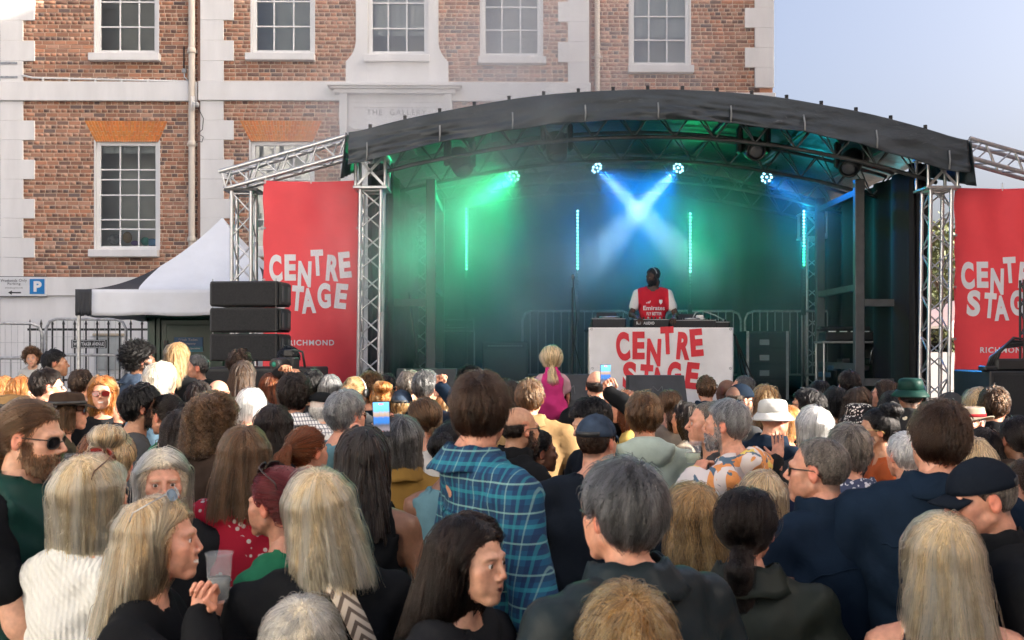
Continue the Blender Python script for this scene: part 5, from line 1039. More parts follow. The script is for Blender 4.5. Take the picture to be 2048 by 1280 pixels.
def f_daisy(q): v = q['voro'](60); n = q['noise'](24, 2); return q['mix'](q['m']('MULTIPLY', q['m']('LESS_THAN', v, .4), q['m']('GREATER_THAN', n, .47)), (.012, .012, .015), (.75, .72, .68)), None
def f_chevron(q): z = q['m']('ADD', q['Z'], q['m']('MULTIPLY', q['m']('ABSOLUTE', q['m']('SUBTRACT', q['m']('FRACT', q['m']('MULTIPLY', q['m']('ADD', q['x'], q['m']('MULTIPLY', q['Z'], .45)), 16)), .5)), .07)); return q['mix'](q['st'](z, 30, .42), (.55, .47, .37), (.12, .09, .07)), None
def f_pinkspot(q): return q['mix'](q['m']('LESS_THAN', q['voro'](30), .3), (.75, .3, .38), (.5, .05, .1)), None
def f_jersey(q):                                     # red body, white sleeves
    return q['mix'](q['m']('GREATER_THAN', q['m']('ABSOLUTE', q['x']), .192), (.55, .012, .03), (.72, .72, .72)), None
CL = dict(black=cloth('black', (.009, .01, .012)), coal=cloth('coal', (.02, .021, .024)), navy=cloth('navy', (.008, .02, .042)), dnavy=cloth('dnavy', (.009, .014, .024)), olive=cloth('olive', (.07, .062, .038)), wax=cloth('wax', (.022, .028, .022), .5, bump=.15), waxblue=cloth('waxblue', (.02, .03, .034), .42, bump=.12, bscale=30), brown=cloth('brown', (.06, .04, .03)), mustard=cloth('mustard', (.26, .15, .035)), camel=cloth('camel', (.38, .24, .11)),
          grey=cloth('grey', (.07, .073, .078)), lblue=cloth('lblue', (.15, .30, .36)), mint=cloth('mint', (.55, .66, .58), .45, bump=.2, bscale=18), white=cloth('white', (.68, .68, .66)), denim=cloth('denim', (.05, .075, .12), var=.3, scale=14), ldenim=cloth('ldenim', (.2, .33, .45), var=.2), dteal=cloth('dteal', (.012, .055, .045), .5, bump=.1), pink=cloth('pink', (.72, .05, .25)), lpink=cloth('lpink', (.7, .42, .46)), orange=cloth('orange', (.45, .1, .03)), yellow=cloth('yellow', (.6, .42, .12)), green=cloth('green', (.03, .22, .11)), cream=cloth('cream', (.5, .42, .32)),
          trouser=cloth('trouser', (.03, .035, .05)), plaid=pat('plaid', 0, f_plaid), redfloral=pat('redfloral', 0, f_redfloral), knit=pat('knit', 0, f_knit), stripe=pat('stripe', 0, f_stripe), check=pat('check', 0, f_check), patch=pat('patch', 0, f_patch), tracksuit=pat('tracksuit', 0, f_tracksuit), navyfloral=pat('navyfloral', 0, f_navyfloral), daisy=pat('daisy', 0, f_daisy), chevron=pat('chevron', 0, f_chevron), pinkspot=pat('pinkspot', 0, f_pinkspot), jersey=pat('jersey', 0, f_jersey))
M_shoe = mat('shoe', (.03, .028, .027), .5); M_lens = mat('sunglass_lens', (.012, .012, .014), .05, spec=.8); M_clear = mat('clear_lens', (.10, .16, .2), .05, spec=.8); M_frame = mat('glasses_frame', (.02, .016, .013), .35); M_gold = mat('gold_wire', (.6, .42, .16), .3, metal=.9); M_redlens = mat('red_lens', (.25, .02, .02), .06, spec=.8); M_tort = mat('tortoise', (.12, .05, .02), .3)
def eye_mesh():
    if 'eye' in MATS: return MATS['eye']
    m = bpy.data.materials.new('eyeball'); nt = nodes_of(m); N, L = nt.nodes, nt.links; b = N['Principled BSDF']; b.inputs['Roughness'].default_value = .08; tc = N.new('ShaderNodeTexCoord'); sp = N.new('ShaderNodeSeparateXYZ'); L.new(tc.outputs['Object'], sp.inputs[0])
    rp = N.new('ShaderNodeValToRGB'); rp.color_ramp.interpolation = 'CONSTANT'; e = rp.color_ramp.elements; e[0].color = (.6, .57, .54, 1); e[0].position = 0; e[1].position = .86; e[1].color = (.07, .05, .03, 1); q = e.new(.97); q.color = (.004, .004, .004, 1)
    mr = N.new('ShaderNodeMapRange'); mr.inputs[1].default_value = 0; mr.inputs[2].default_value = .0125; L.new(sp.outputs[1], mr.inputs[0]); L.new(mr.outputs[0], rp.inputs[0]); L.new(rp.outputs[0], b.inputs['Base Color'])
    me = MB().lathe([(.0125 * math.sin(math.pi * i / 10) + 1e-5, -.0125 * math.cos(math.pi * i / 10)) for i in range(11)], (0, 0, 0), 16, 'y', False).mesh('eye', m); MATS['eye'] = me; return me
# ---- headwear and glasses (head space meshes) ------------------------------------
def dome(mb, rx, ry, rz, c, zmin, n=28, k=9, tilt=0.0, y0=0.0):
    def pt(u, v): a = u * 2 * math.pi; t = v * math.pi / 2; x = rx * math.cos(a) * math.cos(t); y = ry * math.sin(a) * math.cos(t); z = rz * math.sin(t); return (c[0] + x, c[1] + y, max(c[2] + z, 0) if False else c[2] + z + tilt * y * (1 - v))
    return mb.grid(pt, n, k)
def make_hat(kind, m, m2=None):
    parts = []
    if kind in ('cap', 'capback'):
        mb = MB(); dome(mb, .088, .109, .098, (0, -.014, .034), 0); parts.append(('crown', mb, m, .004)); s_ = 1
        b = MB().grid(lambda u, v: ((u - .5) * .15 * (1 - .25 * v * v) , -.014 + (.1 * math.sqrt(max(.05, 1 - ((u - .5) * 1.55) ** 2)) + .075 * v * (1 - (2 * u - 1) ** 2 * .35)), .037 - .05 * (2 * u - 1) ** 2 * (.35 + v * .3) - .012 * v), 14, 5); parts.append(('brim', b, m2 or m, .005)); parts.append(('button', MB().lathe([(.009, 0), (.007, .005), (.001, .007)], (0, -.014, .131), 8), m, 0))
        st = MB().grid(lambda u, v: (.089 * math.cos(math.pi * (1.25 + .5 * u)), -.014 + .11 * math.sin(math.pi * (1.25 + .5 * u)) , .036 + .022 * v), 12, 1); parts.append(('strap', st, M_black, .003))
    elif kind == 'bucket':
        mb = MB().lathe([(.001, .128), (.05, .128), (.078, .12), (.088, .105), (.095, .045)], (0, -.012, 0), 28, cap=False, sx=.92, sy=1.14); parts.append(('crown', mb, m, .004)); b = MB().lathe([(.0955, .046), (.105, .034), (.128, .008), (.134, -.004)], (0, -.012, 0), 28, cap=False, sx=.96, sy=1.1); parts.append(('brim', b, m, .004))
    elif kind in ('fedora', 'straw'):
        h = .135 if kind == 'fedora' else .12; mb = MB().grid(lambda u, v: ((.089 - .014 * v) * math.cos(6.2832 * u) * (1 if v < .95 else .6), -.012 + (.111 - .014 * v) * math.sin(6.2832 * u) * (1 if v < .95 else .7), .05 + (h - .05) * min(v, .96) + (-.02 * (1 - abs(math.cos(6.2832 * u))) * v if kind == 'fedora' else 0) - (.012 if v > .95 else 0)), 32, 8); parts.append(('crown', mb, m, .004))
        w = .068 if kind == 'fedora' else .05; b = MB().grid(lambda u, v: ((.09 + w * v) * math.cos(6.2832 * u), -.012 + (.112 + w * v) * math.sin(6.2832 * u), .05 + .022 * v * v * math.cos(12.566 * u) - .012 * v), 36, 4); parts.append(('brim', b, m, .004)); parts.append(('band', MB().lathe([(.0915, .052), (.0895, .072)], (0, -.012, 0), 28, cap=False, sx=1, sy=1.24), m2 or M_black, .003))
    elif kind == 'flatcap':
        mb = MB().grid(lambda u, v: (.094 * math.cos(6.2832 * u) * math.cos(v * 1.571), .0 + (.13 * math.cos(v * 1.571)) * math.sin(6.2832 * u) + .01, .04 + .075 * math.sin(v * 1.571) - .03 * math.cos(v * 1.571) * math.sin(6.2832 * u)), 28, 8); parts.append(('crown', mb, m, .004)); parts.append(('brim', MB().grid(lambda u, v: ((u - .5) * .13, .1 + .055 * v * (1 - (2 * u - 1) ** 2 * .6), .02 - .012 * v - .02 * (2 * u - 1) ** 2), 10, 3), m, .005))
    elif kind == 'headphones':
        mb = MB().tube([(.092 * math.cos(t), -.01, .03 + .1 * math.sin(t)) for t in np.linspace(-.3, math.pi + .3, 16)], .008, 6); parts.append(('band', mb, M_galv, 0))
        for s_ in (-1, 1): parts.append(('ear_cup', MB().lathe([(.02, 0), (.038, .008), (.036, .026), (.02, .03)], (s_ * .08 if s_ > 0 else -.11, -.01, 0), 14, 'x'), M_black, 0))
    return parts
def make_glasses(kind):
    lens, fr = dict(sun=(M_lens, M_frame), clear=(M_clear, M_frame), gold=(M_clear, M_gold), red=(M_redlens, M_tort), wire=(M_clear, M_galv))[kind]; big = 1.0 if kind in ('sun', 'red') else .88; r = .0024 if kind in ('sun', 'red', 'clear') else .0012; f, l = MB(), []
    for s_ in (-1, 1):
        ring = [(s_ * (.034 + .026 * big * math.copysign(abs(math.cos(t)) ** .7, math.cos(t))), .1 - .018 * abs(.034 + .026 * math.cos(t)) / .06, .002 + .02 * big * math.copysign(abs(math.sin(t)) ** .7, math.sin(t))) for t in np.linspace(0, 2 * math.pi, 21)]
        f.tube(ring, r, 5, False); c = np.mean(ring, 0); l.append(MB().add([tuple(c)] + ring[:-1], [(0, 1 + i, 1 + (i + 1) % 20) if s_ > 0 else (0, 1 + (i + 1) % 20, 1 + i) for i in range(20)], True))
        f.tube([(s_ * .062, .085, .012), (s_ * .078, .05, .012), (s_ * .084, -.015, .01), (s_ * .083, -.035, -.008)], max(r, .002), 5)
    f.tube([(-.009, .1, .004), (0, .103, .007), (.009, .1, .004)], r, 5); return f, fr, l, lens
# ---- a whole person -----------------------------------------------------------------
PEOPLE = []; STRANDS = [0]; HAND_POS = {}
def rot_head(yaw, pitch, roll): return Matrix.Rotation(R(-yaw), 3, 'Z') @ Matrix.Rotation(R(pitch), 3, 'X') @ Matrix.Rotation(R(roll), 3, 'Y')
def person(px, py, s, face, label, hair=None, hc='brown', skin='f', sex='m', top='black', sleeve='long', hy=0, hp=0, hr=0, L=.28, vol=0., hat=None, hatm=None, hatm2=None, hatback=False, glasses=None, gup=False, beard=None, build=1.0, collar=None, mouth=None, arms=None, lean=(0, 0), hs=.9, strap=None, group='people in the crowd', name='person', gz=None, sit=False, hem=None, neck=1.0, hood=False, vest=None, bow=None, loff=.0, tall=0.0):
    Y = FPX / s; c = at(px, py, Y); near = s >= 520; mid = s >= 330; seed = len(PEOPLE) + 3; rs = np.random.RandomState(seed)
    g = ground_z(c.x, Y) if gz is None else gz; ang = R(face); cs, sn_ = math.cos(ang), math.sin(ang); m = sex == 'm'; child = sex == 'c'
    # local frame: +Y the way the body faces
    lx, ly = lean; ly += .035; off = Vector((lx * cs + ly * sn_, -lx * sn_ + ly * cs, 0)); root_loc = Vector((c.x - off.x, Y - off.y, g)); hz = c.z - g
    def to_local(w): d = Vector(w) - root_loc; return A3(d.x * cs - d.y * sn_, d.x * sn_ + d.y * cs, d.z)
    if sit: hz = .50; root_loc.z = c.z - .50
    H0 = np.array([lx, ly, hz], f32); k = hs * (1.0 if not child else .9); T = hz / 1.63
    shz = hz - .222 * hs * neck * (.76 if child else 1); wsh = (.178 if m else .155 if not child else .115) * build * (hs if child else 1); dep = build * (1. if not child else .75); lxs = lx * .35
    sh = {q: A3(sg * wsh + lxs, -.01, shz - .03) for q, sg in (('L', -1), ('R', 1))}
    la, lb = .29 * min(1.08, T) * (hs if child else 1) , .25 * min(1.08, T) * (hs if child else 1); ar = {}
    pos = {}
    for q, sg in (('L', -1), ('R', 1)):
        spec = (arms or {}).get(q)
        if spec and spec[0] == 'to': W = to_local(spec[1])
        elif spec and spec[0] == 'loc': W = A3(*spec[1]) + A3(0, 0, 0)
        else: W = sh[q] + A3(sg * .07, .10 if (seed + (q == 'L')) % 3 else .22, -.47 * min(1.08, T) * (1 if (seed + (q == 'L')) % 3 else .8) * (hs if child else 1))
        d = W - sh[q]; D = float(nrm(d)); mx_ = (la + lb) * .985
        if D > mx_: W = sh[q] + d * (mx_ / D); d = W - sh[q]; D = mx_
        t = (la * la - lb * lb + D * D) / (2 * D); hgt = math.sqrt(max(0, la * la - t * t)); pole = A3(sg * .6, -.35, -.9) if not (spec and len(spec) > 4) else A3(*spec[4]); pole = pole - d * float(pole @ d) / (D * D); pole /= float(nrm(pole)) + 1e-6
        E = sh[q] + d * (t / D) + pole * hgt; ar[q] = (sh[q], E, W)
        pos[q] = W
    pel = .93 * T if not sit else .06; b_ = build
    def torso(P, neckon=True):
        if sit: zz = pel; d = ell(P, (0, -.02, zz + .06), (.10, .085, .1)); d = smin(d, cap(P, (0, -.015, zz + .1), (lxs, -.01, shz - .08), .075, .088), .05)
        else:
            ch = child; kx = .72 if ch else 1
            d = ell(P, (lxs * .7, -.015, shz - .15 * T), (.168 * b_ * kx if m else .145 * b_ * kx, .112 * dep, .2 * T)); d = smin(d, ell(P, (0, -.0, pel + .14 * T), (.142 * b_ * kx, .105 * dep, .17 * T)), .08); d = smin(d, ell(P, (0, -.015, pel), (.16 * b_ * kx if not m else .152 * b_ * kx, .115 * dep, .12)), .06)
        for q in ('L', 'R'): d = smin(d, cap(P, (lx * .7, ly - .055, shz + .045), sh[q] + A3(0, -.005, .012), .048 if m else .04, .05 * (1 if not child else .7)), .045)
        if neckon: d = smin(d, cap(P, (lx, ly - .03, hz - .09), (lx * .6, ly - .065, shz + .0), .05 if m else .042, .062 if m else .052), .04)
        return d
    ru, re, rw = (.05, .04, .026) if m else (.043, .034, .022) if not child else (.032, .026, .019)
    def armsd(P, frac=1.0, ex=0.0, lim=('L', 'R')):
        d = None
        for q in lim:
            S, E, W = ar[q]
            if frac <= .5: e = cap(P, S, S + (E - S) * (frac * 2), ru + ex, ru - (ru - re) * frac * 2 + ex * 1.3)
            else: e = smin(cap(P, S, E, ru + ex, re + ex), cap(P, E, E + (W - E) * ((frac - .5) * 2), re + ex, re + (rw - re) * (frac - .5) * 2 + ex * 1.2), .02)
            d = e if d is None else np.minimum(d, e)
        return d
    def legs(P, ex=0.0):
        d = None
        for sg in (-1, 1):
            if sit: kn = A3(sg * .07, .2, pel + .02); e = smin(cap(P, (sg * .06, 0, pel), kn, .055 + ex, .045 + ex), cap(P, kn, kn + A3(0, .02, -.2), .045 + ex, .03 + ex), .02)
            else: w = .085 * b_; e = smin(cap(P, (sg * w, -.01, pel - .02), (sg * (w + .01), .01, .49 * T), .082 * b_ + ex, .055 + ex), cap(P, (sg * (w + .01), .01, .49 * T), (sg * (w + .015), -.02, .08), .055 + ex, .036 + ex), .03)
            d = e if d is None else np.minimum(d, e)
        return d
    allp = np.array([v for q in ar for v in ar[q]]); lo = np.minimum(allp.min(0) - .09, A3(-.24 * b_, -.2, -.02)); hi = np.maximum(allp.max(0) + .09, A3(.24 * b_, .22, shz + .15)); lo[2] = -.02 if not sit else -.25; hi[2] = max(hi[2], hz - .05)
    def body(P):
        d = smin(torso(P), legs(P), .04)
        if not sit:
            for sg in (-1, 1): d = smin(d, cap(P, (sg * .1 * b_, -.03, .05), (sg * .11 * b_, .13, .035), .04, .03), .02)
        return smin(d, armsd(P), .03)
    hgrid = .022 if (near and sleeve != 'long') else .034
    V, F = snet(body, lo, hi, hgrid); cols = [np.tile(np.array(SKIN[skin], f32), (len(V), 1))]; Vs, Fs = [V], [F]; nv = len(V)
    # head
    fa__ = abs((face + hy + 180) % 360 - 180); fine = (2 if near else 1) if (mid and fa__ > 48 or fa__ > 75) else (1 if near else 0); hv, hf = head_template('m' if m else 'f', fine); hv = hv.copy()
    if not m: hv[:, 0] *= .96 * (1 - .07 * np.clip((-.03 - hv[:, 2]) / .07, 0, 1) * (hv[:, 1] > 0)); hv[:, 2] += .006 * np.clip((-.06 - hv[:, 2]) / .04, 0, 1) * (hv[:, 1] > .03)
    if child: hv *= .9
    if mouth == 'smile':
        sg_x = np.sign(hv[:, 0]); wm = np.exp(-((np.abs(hv[:, 0]) - .024) ** 2 + (hv[:, 1] - .084) ** 2 + (hv[:, 2] + .058) ** 2) / .00022); hv[:, 0] += sg_x * .005 * wm; hv[:, 2] += .0065 * wm; hv[:, 1] -= .003 * wm
        wc = np.exp(-((np.abs(hv[:, 0]) - .042) ** 2 + (hv[:, 1] - .07) ** 2 + (hv[:, 2] + .024) ** 2) / .0004); hv[:, 1] += .005 * wc; hv[:, 0] += sg_x * .003 * wc; hv[:, 2] += .002 * wc
    var = 1 + rs.normal(0, .018, 3).astype(f32); hv *= var
    base = np.array(SKIN[skin], f32); tint = np.tile(base, (len(hv), 1)); Q = hv / var; ax = np.abs(Q[:, 0])
    def blend(mask, c_): 
        mk = np.clip(mask, 0, 1)[:, None]; tint[:] = tint * (1 - mk) + np.array(c_, f32) * mk
    red = base * A3(1.1, .74, .7); blend(np.exp(-((ax - .045) ** 2 + (Q[:, 1] - .065) ** 2 + (Q[:, 2] + .018) ** 2) / .0006) * .3, red); blend((ax > .074) * .6, red * A3(1.05, .85, .82)); blend(np.exp(-(ax ** 2 + (Q[:, 1] - .112) ** 2 + (Q[:, 2] + .024) ** 2) / .00022) * .5, red)
    lipd = np.minimum(cap(np.stack([ax, Q[:, 1], Q[:, 2]], 1), (0, .0975, -.053), (.022, .085, -.0575), .0035, .002), cap(np.stack([ax, Q[:, 1], Q[:, 2]], 1), (0, .0965, -.066), (.019, .086, -.062), .0045, .002)); blend((.0035 - lipd) / .003, base * A3(.88, .5, .5))
    blend(np.exp(-((ax - .0315) ** 2 / .0003 + (Q[:, 2] - .004) ** 2 / .00012)) * (Q[:, 1] > .06) * .45, base * A3(.7, .6, .6))
    if fine: blend(np.exp(-((ax - .0315) / .0125) ** 4) * np.exp(-((Q[:, 2] - .0112 + 9 * (ax - .0315) ** 2) / .0026) ** 2) * (Q[:, 1] > .07) * .8, (.03, .02, .018))
    if mouth: w_ = .021 if mouth == 'smile' else .014; h_ = .0052 if mouth == 'smile' else .0065; e_ = (ax / w_) ** 2 + ((Q[:, 2] + .0605 - (ax * .12 if mouth == 'smile' else 0)) / h_) ** 2; blend((1.15 - e_) * 3 * (Q[:, 1] > .075), (.72, .69, .64) if mouth == 'smile' else (.05, .012, .012))
    hcol = np.array(HAIRC[hc][0], f32) * .6 + np.array(HAIRC[hc][1], f32) * .4
    if beard or (m and rs.rand() < .6):
        jaw = np.clip((-.038 - Q[:, 2] + .25 * (Q[:, 1] - .07)) / .012, 0, 1) * (Q[:, 1] > .0) * np.clip((Q[:, 2] + .135) / .02, 0, 1); jaw = np.maximum(jaw, np.clip((.018 - np.abs(ax - .068)) / .01, 0, 1) * (np.abs(Q[:, 1] - .02) < .018) * (Q[:, 2] < 0) * (Q[:, 2] > -.06)); blend(jaw * (lipd > .002) * (.85 if beard else .22), hcol if beard else base * .55)
    if hair in ('crop', 'bald', 'crew', 'recede', 'short') : blend(np.clip(-hlcut(Q, 'bald' if hair == 'bald' else 'recede' if hair == 'recede' else 'norm') / .012, 0, 1) * (Q[:, 2] < (.04 if hair == 'bald' else 1)) * (.4 if hair == 'bald' else .75), hcol)
    if m or True: br_ = np.exp(-((ax - .031) ** 2 / .00022 + (Q[:, 2] - .0235 + (ax - .03) ** 2 * 4) ** 2 / .000012)) * (Q[:, 1] > .055); blend(br_ * .85, hcol * .7)
    Rh = rot_head(hy, hp, hr); Rn = np.array(Rh, f32); sc = f32(hs)
    def hx(p): return (np.asarray(p, f32) * sc) @ Rn.T + H0
    # neck of the template bends back into the torso
    w = np.clip((-.1 - hv[:, 2]) / .1, 0, 1)[:, None]; hvw = hx(hv); tgt = hv * sc + H0 + A3(0, -.0, 0); hvw = hvw * (1 - w) + tgt * w
    Vs.append(hvw); Fs.append(hf + nv); nv += len(hv); cols.append(tint)
    # hands
    for q, sg in (('L', -1), ('R', 1)):
        spec = (arms or {}).get(q); pose = spec[2] if spec else 'relax'
        if spec is None and not near and sleeve == 'long': pose = 'relax'
        tv, tf = hand_template(pose, .005 if spec and near else .008 if spec else .0125); S, E, W = ar[q]; yd = (W - E) / (nrm(W - E) + 1e-6)
        if spec and len(spec) > 5: yd = A3(*spec[5]); yd = yd / nrm(yd)
        zn = A3(*(spec[3] if spec and len(spec) > 3 else (sg * 1., 0, .1))); zn = zn - yd * float(zn @ yd); zn /= nrm(zn) + 1e-6; xd = np.cross(yd, zn); tv2 = tv.copy(); 
        flip = (sg > 0); 
        if flip: tv2[:, 0] *= -1
        hk = (1.0 if m else .9 if not child else .68) * hs; ww = (tv2 * hk) @ np.stack([xd, yd, zn]) + (W - yd * .01); Vs.append(ww.astype(f32)); Fs.append((tf[:, ::-1] if flip else tf) + nv); nv += len(tv2); cols.append(np.tile(base * A3(1.0, .92, .9), (len(tv2), 1)))
        Wl = W + yd * .085 * hk; HAND_POS[(len(PEOPLE), q)] = Vector((root_loc.x + Wl[0] * cs + Wl[1] * sn_, root_loc.y - Wl[0] * sn_ + Wl[1] * cs, root_loc.z + Wl[2]))
    me = np_mesh(name, np.concatenate(Vs), np.concatenate(Fs), True, skin_mat('skin', None)); ca = me.color_attributes.new('tint', 'FLOAT_COLOR', 'POINT'); cc = np.concatenate(cols); ca.data.foreach_set('color', np.concatenate([cc, np.ones((len(cc), 1), f32)], 1).astype(f32).ravel())
    root = link(name, me); root.location = root_loc; root.rotation_euler = (0, 0, -ang); tag(root, label, 'person', group); PEOPLE.append(root)
    # eyes
    if fine:
        for sg in (-1, 1):
            o = link('eye', eye_mesh(), root); o.location = Vector(hx(A3(sg * .0315 * (1 if m else .96), .0755, .005) * (1 if not child else .9))); o.rotation_euler = Rh.to_euler(); o.scale = (hs * (1 if not child else .9),) * 3
    # clothes
    thick = dict(jacket=.022, coat=.024, shirt=.013, tee=.012).get('jacket' if collar in ('stand', 'fold') else 'shirt', .013); fold = rs.rand(6) * 6.28; fa_ = .0075 if near else .008
    hemz = (hem if hem is not None else pel - .12 * T) if not sit else pel - .1; nr = (.060 if m else .054) * (1 if not child else .75)
    def folds(P):
        x, y, z = P[:, 0], P[:, 1], P[:, 2]; w_ = .45 + .55 * np.sin(5.1 * x + fold[2]) * np.sin(6.3 * z + fold[4]) ; ax_ = np.abs(x - lxs)
        drape = np.sin(46 * (z - 1.1 * ax_) + 3 * np.sin(5 * z + fold[0]) + fold[5]) * np.exp(-((ax_ - wsh * .8) / .07) ** 2) * .9
        return fa_ * (drape + w_ * (np.sin(z * 34 + 9 * x + 2.5 * np.sin(7 * x + fold[0]) + fold[1]) * .6 + np.sin(21 * x - 17 * z + 2 * np.sin(9 * z + fold[2]) + fold[3]) * .6 + np.sin(38 * y + 25 * z + fold[4]) * .4 + np.sin(60 * z * (1 + .2 * np.sin(4 * x)) + 30 * x + fold[5]) * .25))
    def garment(P, frac, th):
        d = torso(P, False) - th
        if frac > 0: d = smin(d, armsd(P, frac, th + .004), .025)
        d = d + folds(P); d = smax(d, hemz - P[:, 2], .01)
        nk = cap(P, (lx, ly - .02, hz - .07), (lx * .75, ly - .045, shz + .062 - loff), nr + .008, nr + .014)
        d = smax(d, -nk, .008)
        if frac == 0:
            for q, sg in (('L', -1), ('R', 1)): d = smax(d, -cap(P, sh[q] + A3(sg * .01, 0, .07), sh[q] + A3(sg * .035, 0, -.07), .064, .074), .008)
        return d
    fr = dict(long=.97, three=.75, short=.3, none=0.)[sleeve]; gh = .0165 if near else .022 if mid else .028
    glo = lo.copy(); glo[2] = hemz - .05; ghi = hi.copy(); 
    def add_garment(nm, mt, frac, th, hgt=gh):
        V, F = snet(lambda P: garment(P, frac, th), glo - .03, ghi + .03, hgt); return link(nm, np_mesh(nm, V, F, True, mt), root) if len(V) else None
    topm = CL[top] if isinstance(top, str) else top; add_garment('jacket' if collar in ('stand', 'fold') else 'top', topm, fr, thick)
    if vest: add_garment('gilet', CL[vest], 0., thick + .02)
    if not sit:
        tv, tf = snet(lambda P: np.maximum(smin(legs(P, .014), torso(P) - .008, .04), np.maximum(P[:, 2] - pel - .02, .07 - P[:, 2])), A3(-.26 * b_, -.22, .0), A3(.26 * b_, .22, pel + .1), .045); link('trousers', np_mesh('trousers', tv, tf, True, CL['trouser']), root)
        for sg in (-1, 1): ball('shoe', (sg * .108 * b_, .045, .05), .05, M_shoe, root, (.95, 2.6, 1.0))
    else: tv, tf = snet(lambda P: np.maximum(smin(legs(P, .012), torso(P) - .008, .04), P[:, 2] - pel - .03), A3(-.2, -.2, -.3), A3(.2, .35, pel + .15), .025); link('trousers', np_mesh('trousers', tv, tf, True, topm), root)
    if collar:
        hgt, fl = (.075, .016) if collar == 'stand' else (.06, .022)
        def cp(u, v, out=0.):
            a = (u - .5) * 2 * math.pi * .82 - math.pi / 2; r_ = nr + .018 + fl * (1 - v) + out; zc = shz + .058 + hgt * v; f_ = max(0, math.sin(a)); fwd = ly - .045 + .02 * v
            return (lx * .8 + r_ * 1.06 * math.cos(a), fwd + r_ * math.sin(a), zc - .035 * f_ * (1 - .3 * v) - .006 + .004 * math.sin(a * 7 + seed))
        mb = MB().grid(cp, 32, 4); solidify(mb.build('collar', topm, root), .006)
        if collar == 'fold': solidify(MB().grid(lambda u, v: cp(u, 1 - v * 1.15, .008 + .012 * v), 32, 4).build('collar', topm, root), .005)
    if near and sleeve == 'long' and not sit:
        for zz, x0_, x1_ in ((shz - .085, -wsh * .95, wsh * .95),):
            ln_ = np.stack([A3(x0_ + (x1_ - x0_) * t + lxs, -.16, zz - .012 * math.cos(6.28 * t)) for t in np.linspace(0, 1, 26)]).astype(f32)
            for _ in range(7): dd = garment(ln_, fr, thick) - .0015; gg = np.stack([(garment(ln_ + .004 * np.eye(3, dtype=f32)[k2], fr, thick) - .0015 - dd) / .004 for k2 in range(3)], 1); gg /= nrm(gg)[:, None] + 1e-5; ln_ = ln_ - dd[:, None] * gg
            MB().tube([tuple(q) for q in ln_], .0028, 5).build('seam', topm, root)
    if hood:
        def hd(P): d = ell(P, (lx * .6, ly - .135, shz + .035), (.15, .07, .085)); d = smax(d, -cap(P, (lx, ly - .02, hz), (lx * .7, ly - .05, shz - .02), nr + .02), .02); return d + folds(P) * 1.6
        V, F = snet(hd, A3(lx - .2, ly - .25, shz - .1), A3(lx + .2, ly + .12, shz + .16), gh * .8); link('hood', np_mesh('hood', V, F, True, topm), root)
    if strap:
        sp_m, sa, sb, sw_ = strap; pr = lambda q: project(q, lambda P: torso(P) - thick - .012)
        P0, P1 = A3(*sa) + A3(lxs, 0, shz), A3(*sb) + A3(0, 0, shz); line = np.stack([P0 + (P1 - P0) * t for t in np.linspace(0, 1, 22)]).astype(f32)
        for _ in range(5): dd = (torso(line) - thick - .014); gg = np.stack([(torso(line + .004 * np.eye(3, dtype=f32)[k2]) - thick - .014 - dd) / .004 for k2 in range(3)], 1); gg /= nrm(gg)[:, None] + 1e-5; line = line - dd[:, None] * gg
        tg = np.gradient(line, axis=0); tg /= nrm(tg)[:, None] + 1e-6; sd = np.cross(tg, gg); sd /= nrm(sd)[:, None] + 1e-6
        mb = MB(); mb.add(np.concatenate([line - sd * sw_ / 2, line + sd * sw_ / 2]), [(i, i + 1, i + 23, i + 22) for i in range(21)], True); solidify(mb.build('bag_strap', sp_m, root), .005)
    # hair
    if hair:
        H = Hair(hair, L, vol, rs.rand() * 6); hm, hb_ = hair_mats(hc); gv = .0085 if near else .012 if mid else .016
        if hair in ('crop', 'bald'): gv = min(gv, .009)
        if hat and hat != 'headphones': H.cutz = .052 if hat != 'flatcap' else .03
        if H.hem > -1 and hair != 'braids': H.L = L - min(.045, L * .3)
        V, F = snet(H.sdf, H.lo, H.hi, gv); H.L = L + .03; H.noise *= .5
        if len(V):
            if hat: keep = None
            base_o = link('hair', np_mesh('hair', hx(V), F, True, hb_), root)
            n, seg, rad = (6500, 12, .00095) if s > 640 else (4600, 11, .0011) if near else (2300, 8, .0017) if mid else (900, 6, .003)
            if hair in ('bald', 'crop'): n = int(n * .8); rad *= .8
            if hair in ('afro', 'curly', 'curlylong'): n = int(n * 2.2); rad *= .62
            if hair == 'braids': n, seg, rad = 230, 16, .0052
            if hair in ('long', 'wavy', 'curlylong', 'braids') and L > .3 and hair != 'braids': n = int(n * 1.4)
            P = H.grow(V, F, n, seg, rad, rs); STRANDS[0] += len(P) * (seg + 1); curves_obj('strands', hx(P.reshape(-1, 3)).reshape(P.shape), rad * (hs), hm, base_o)
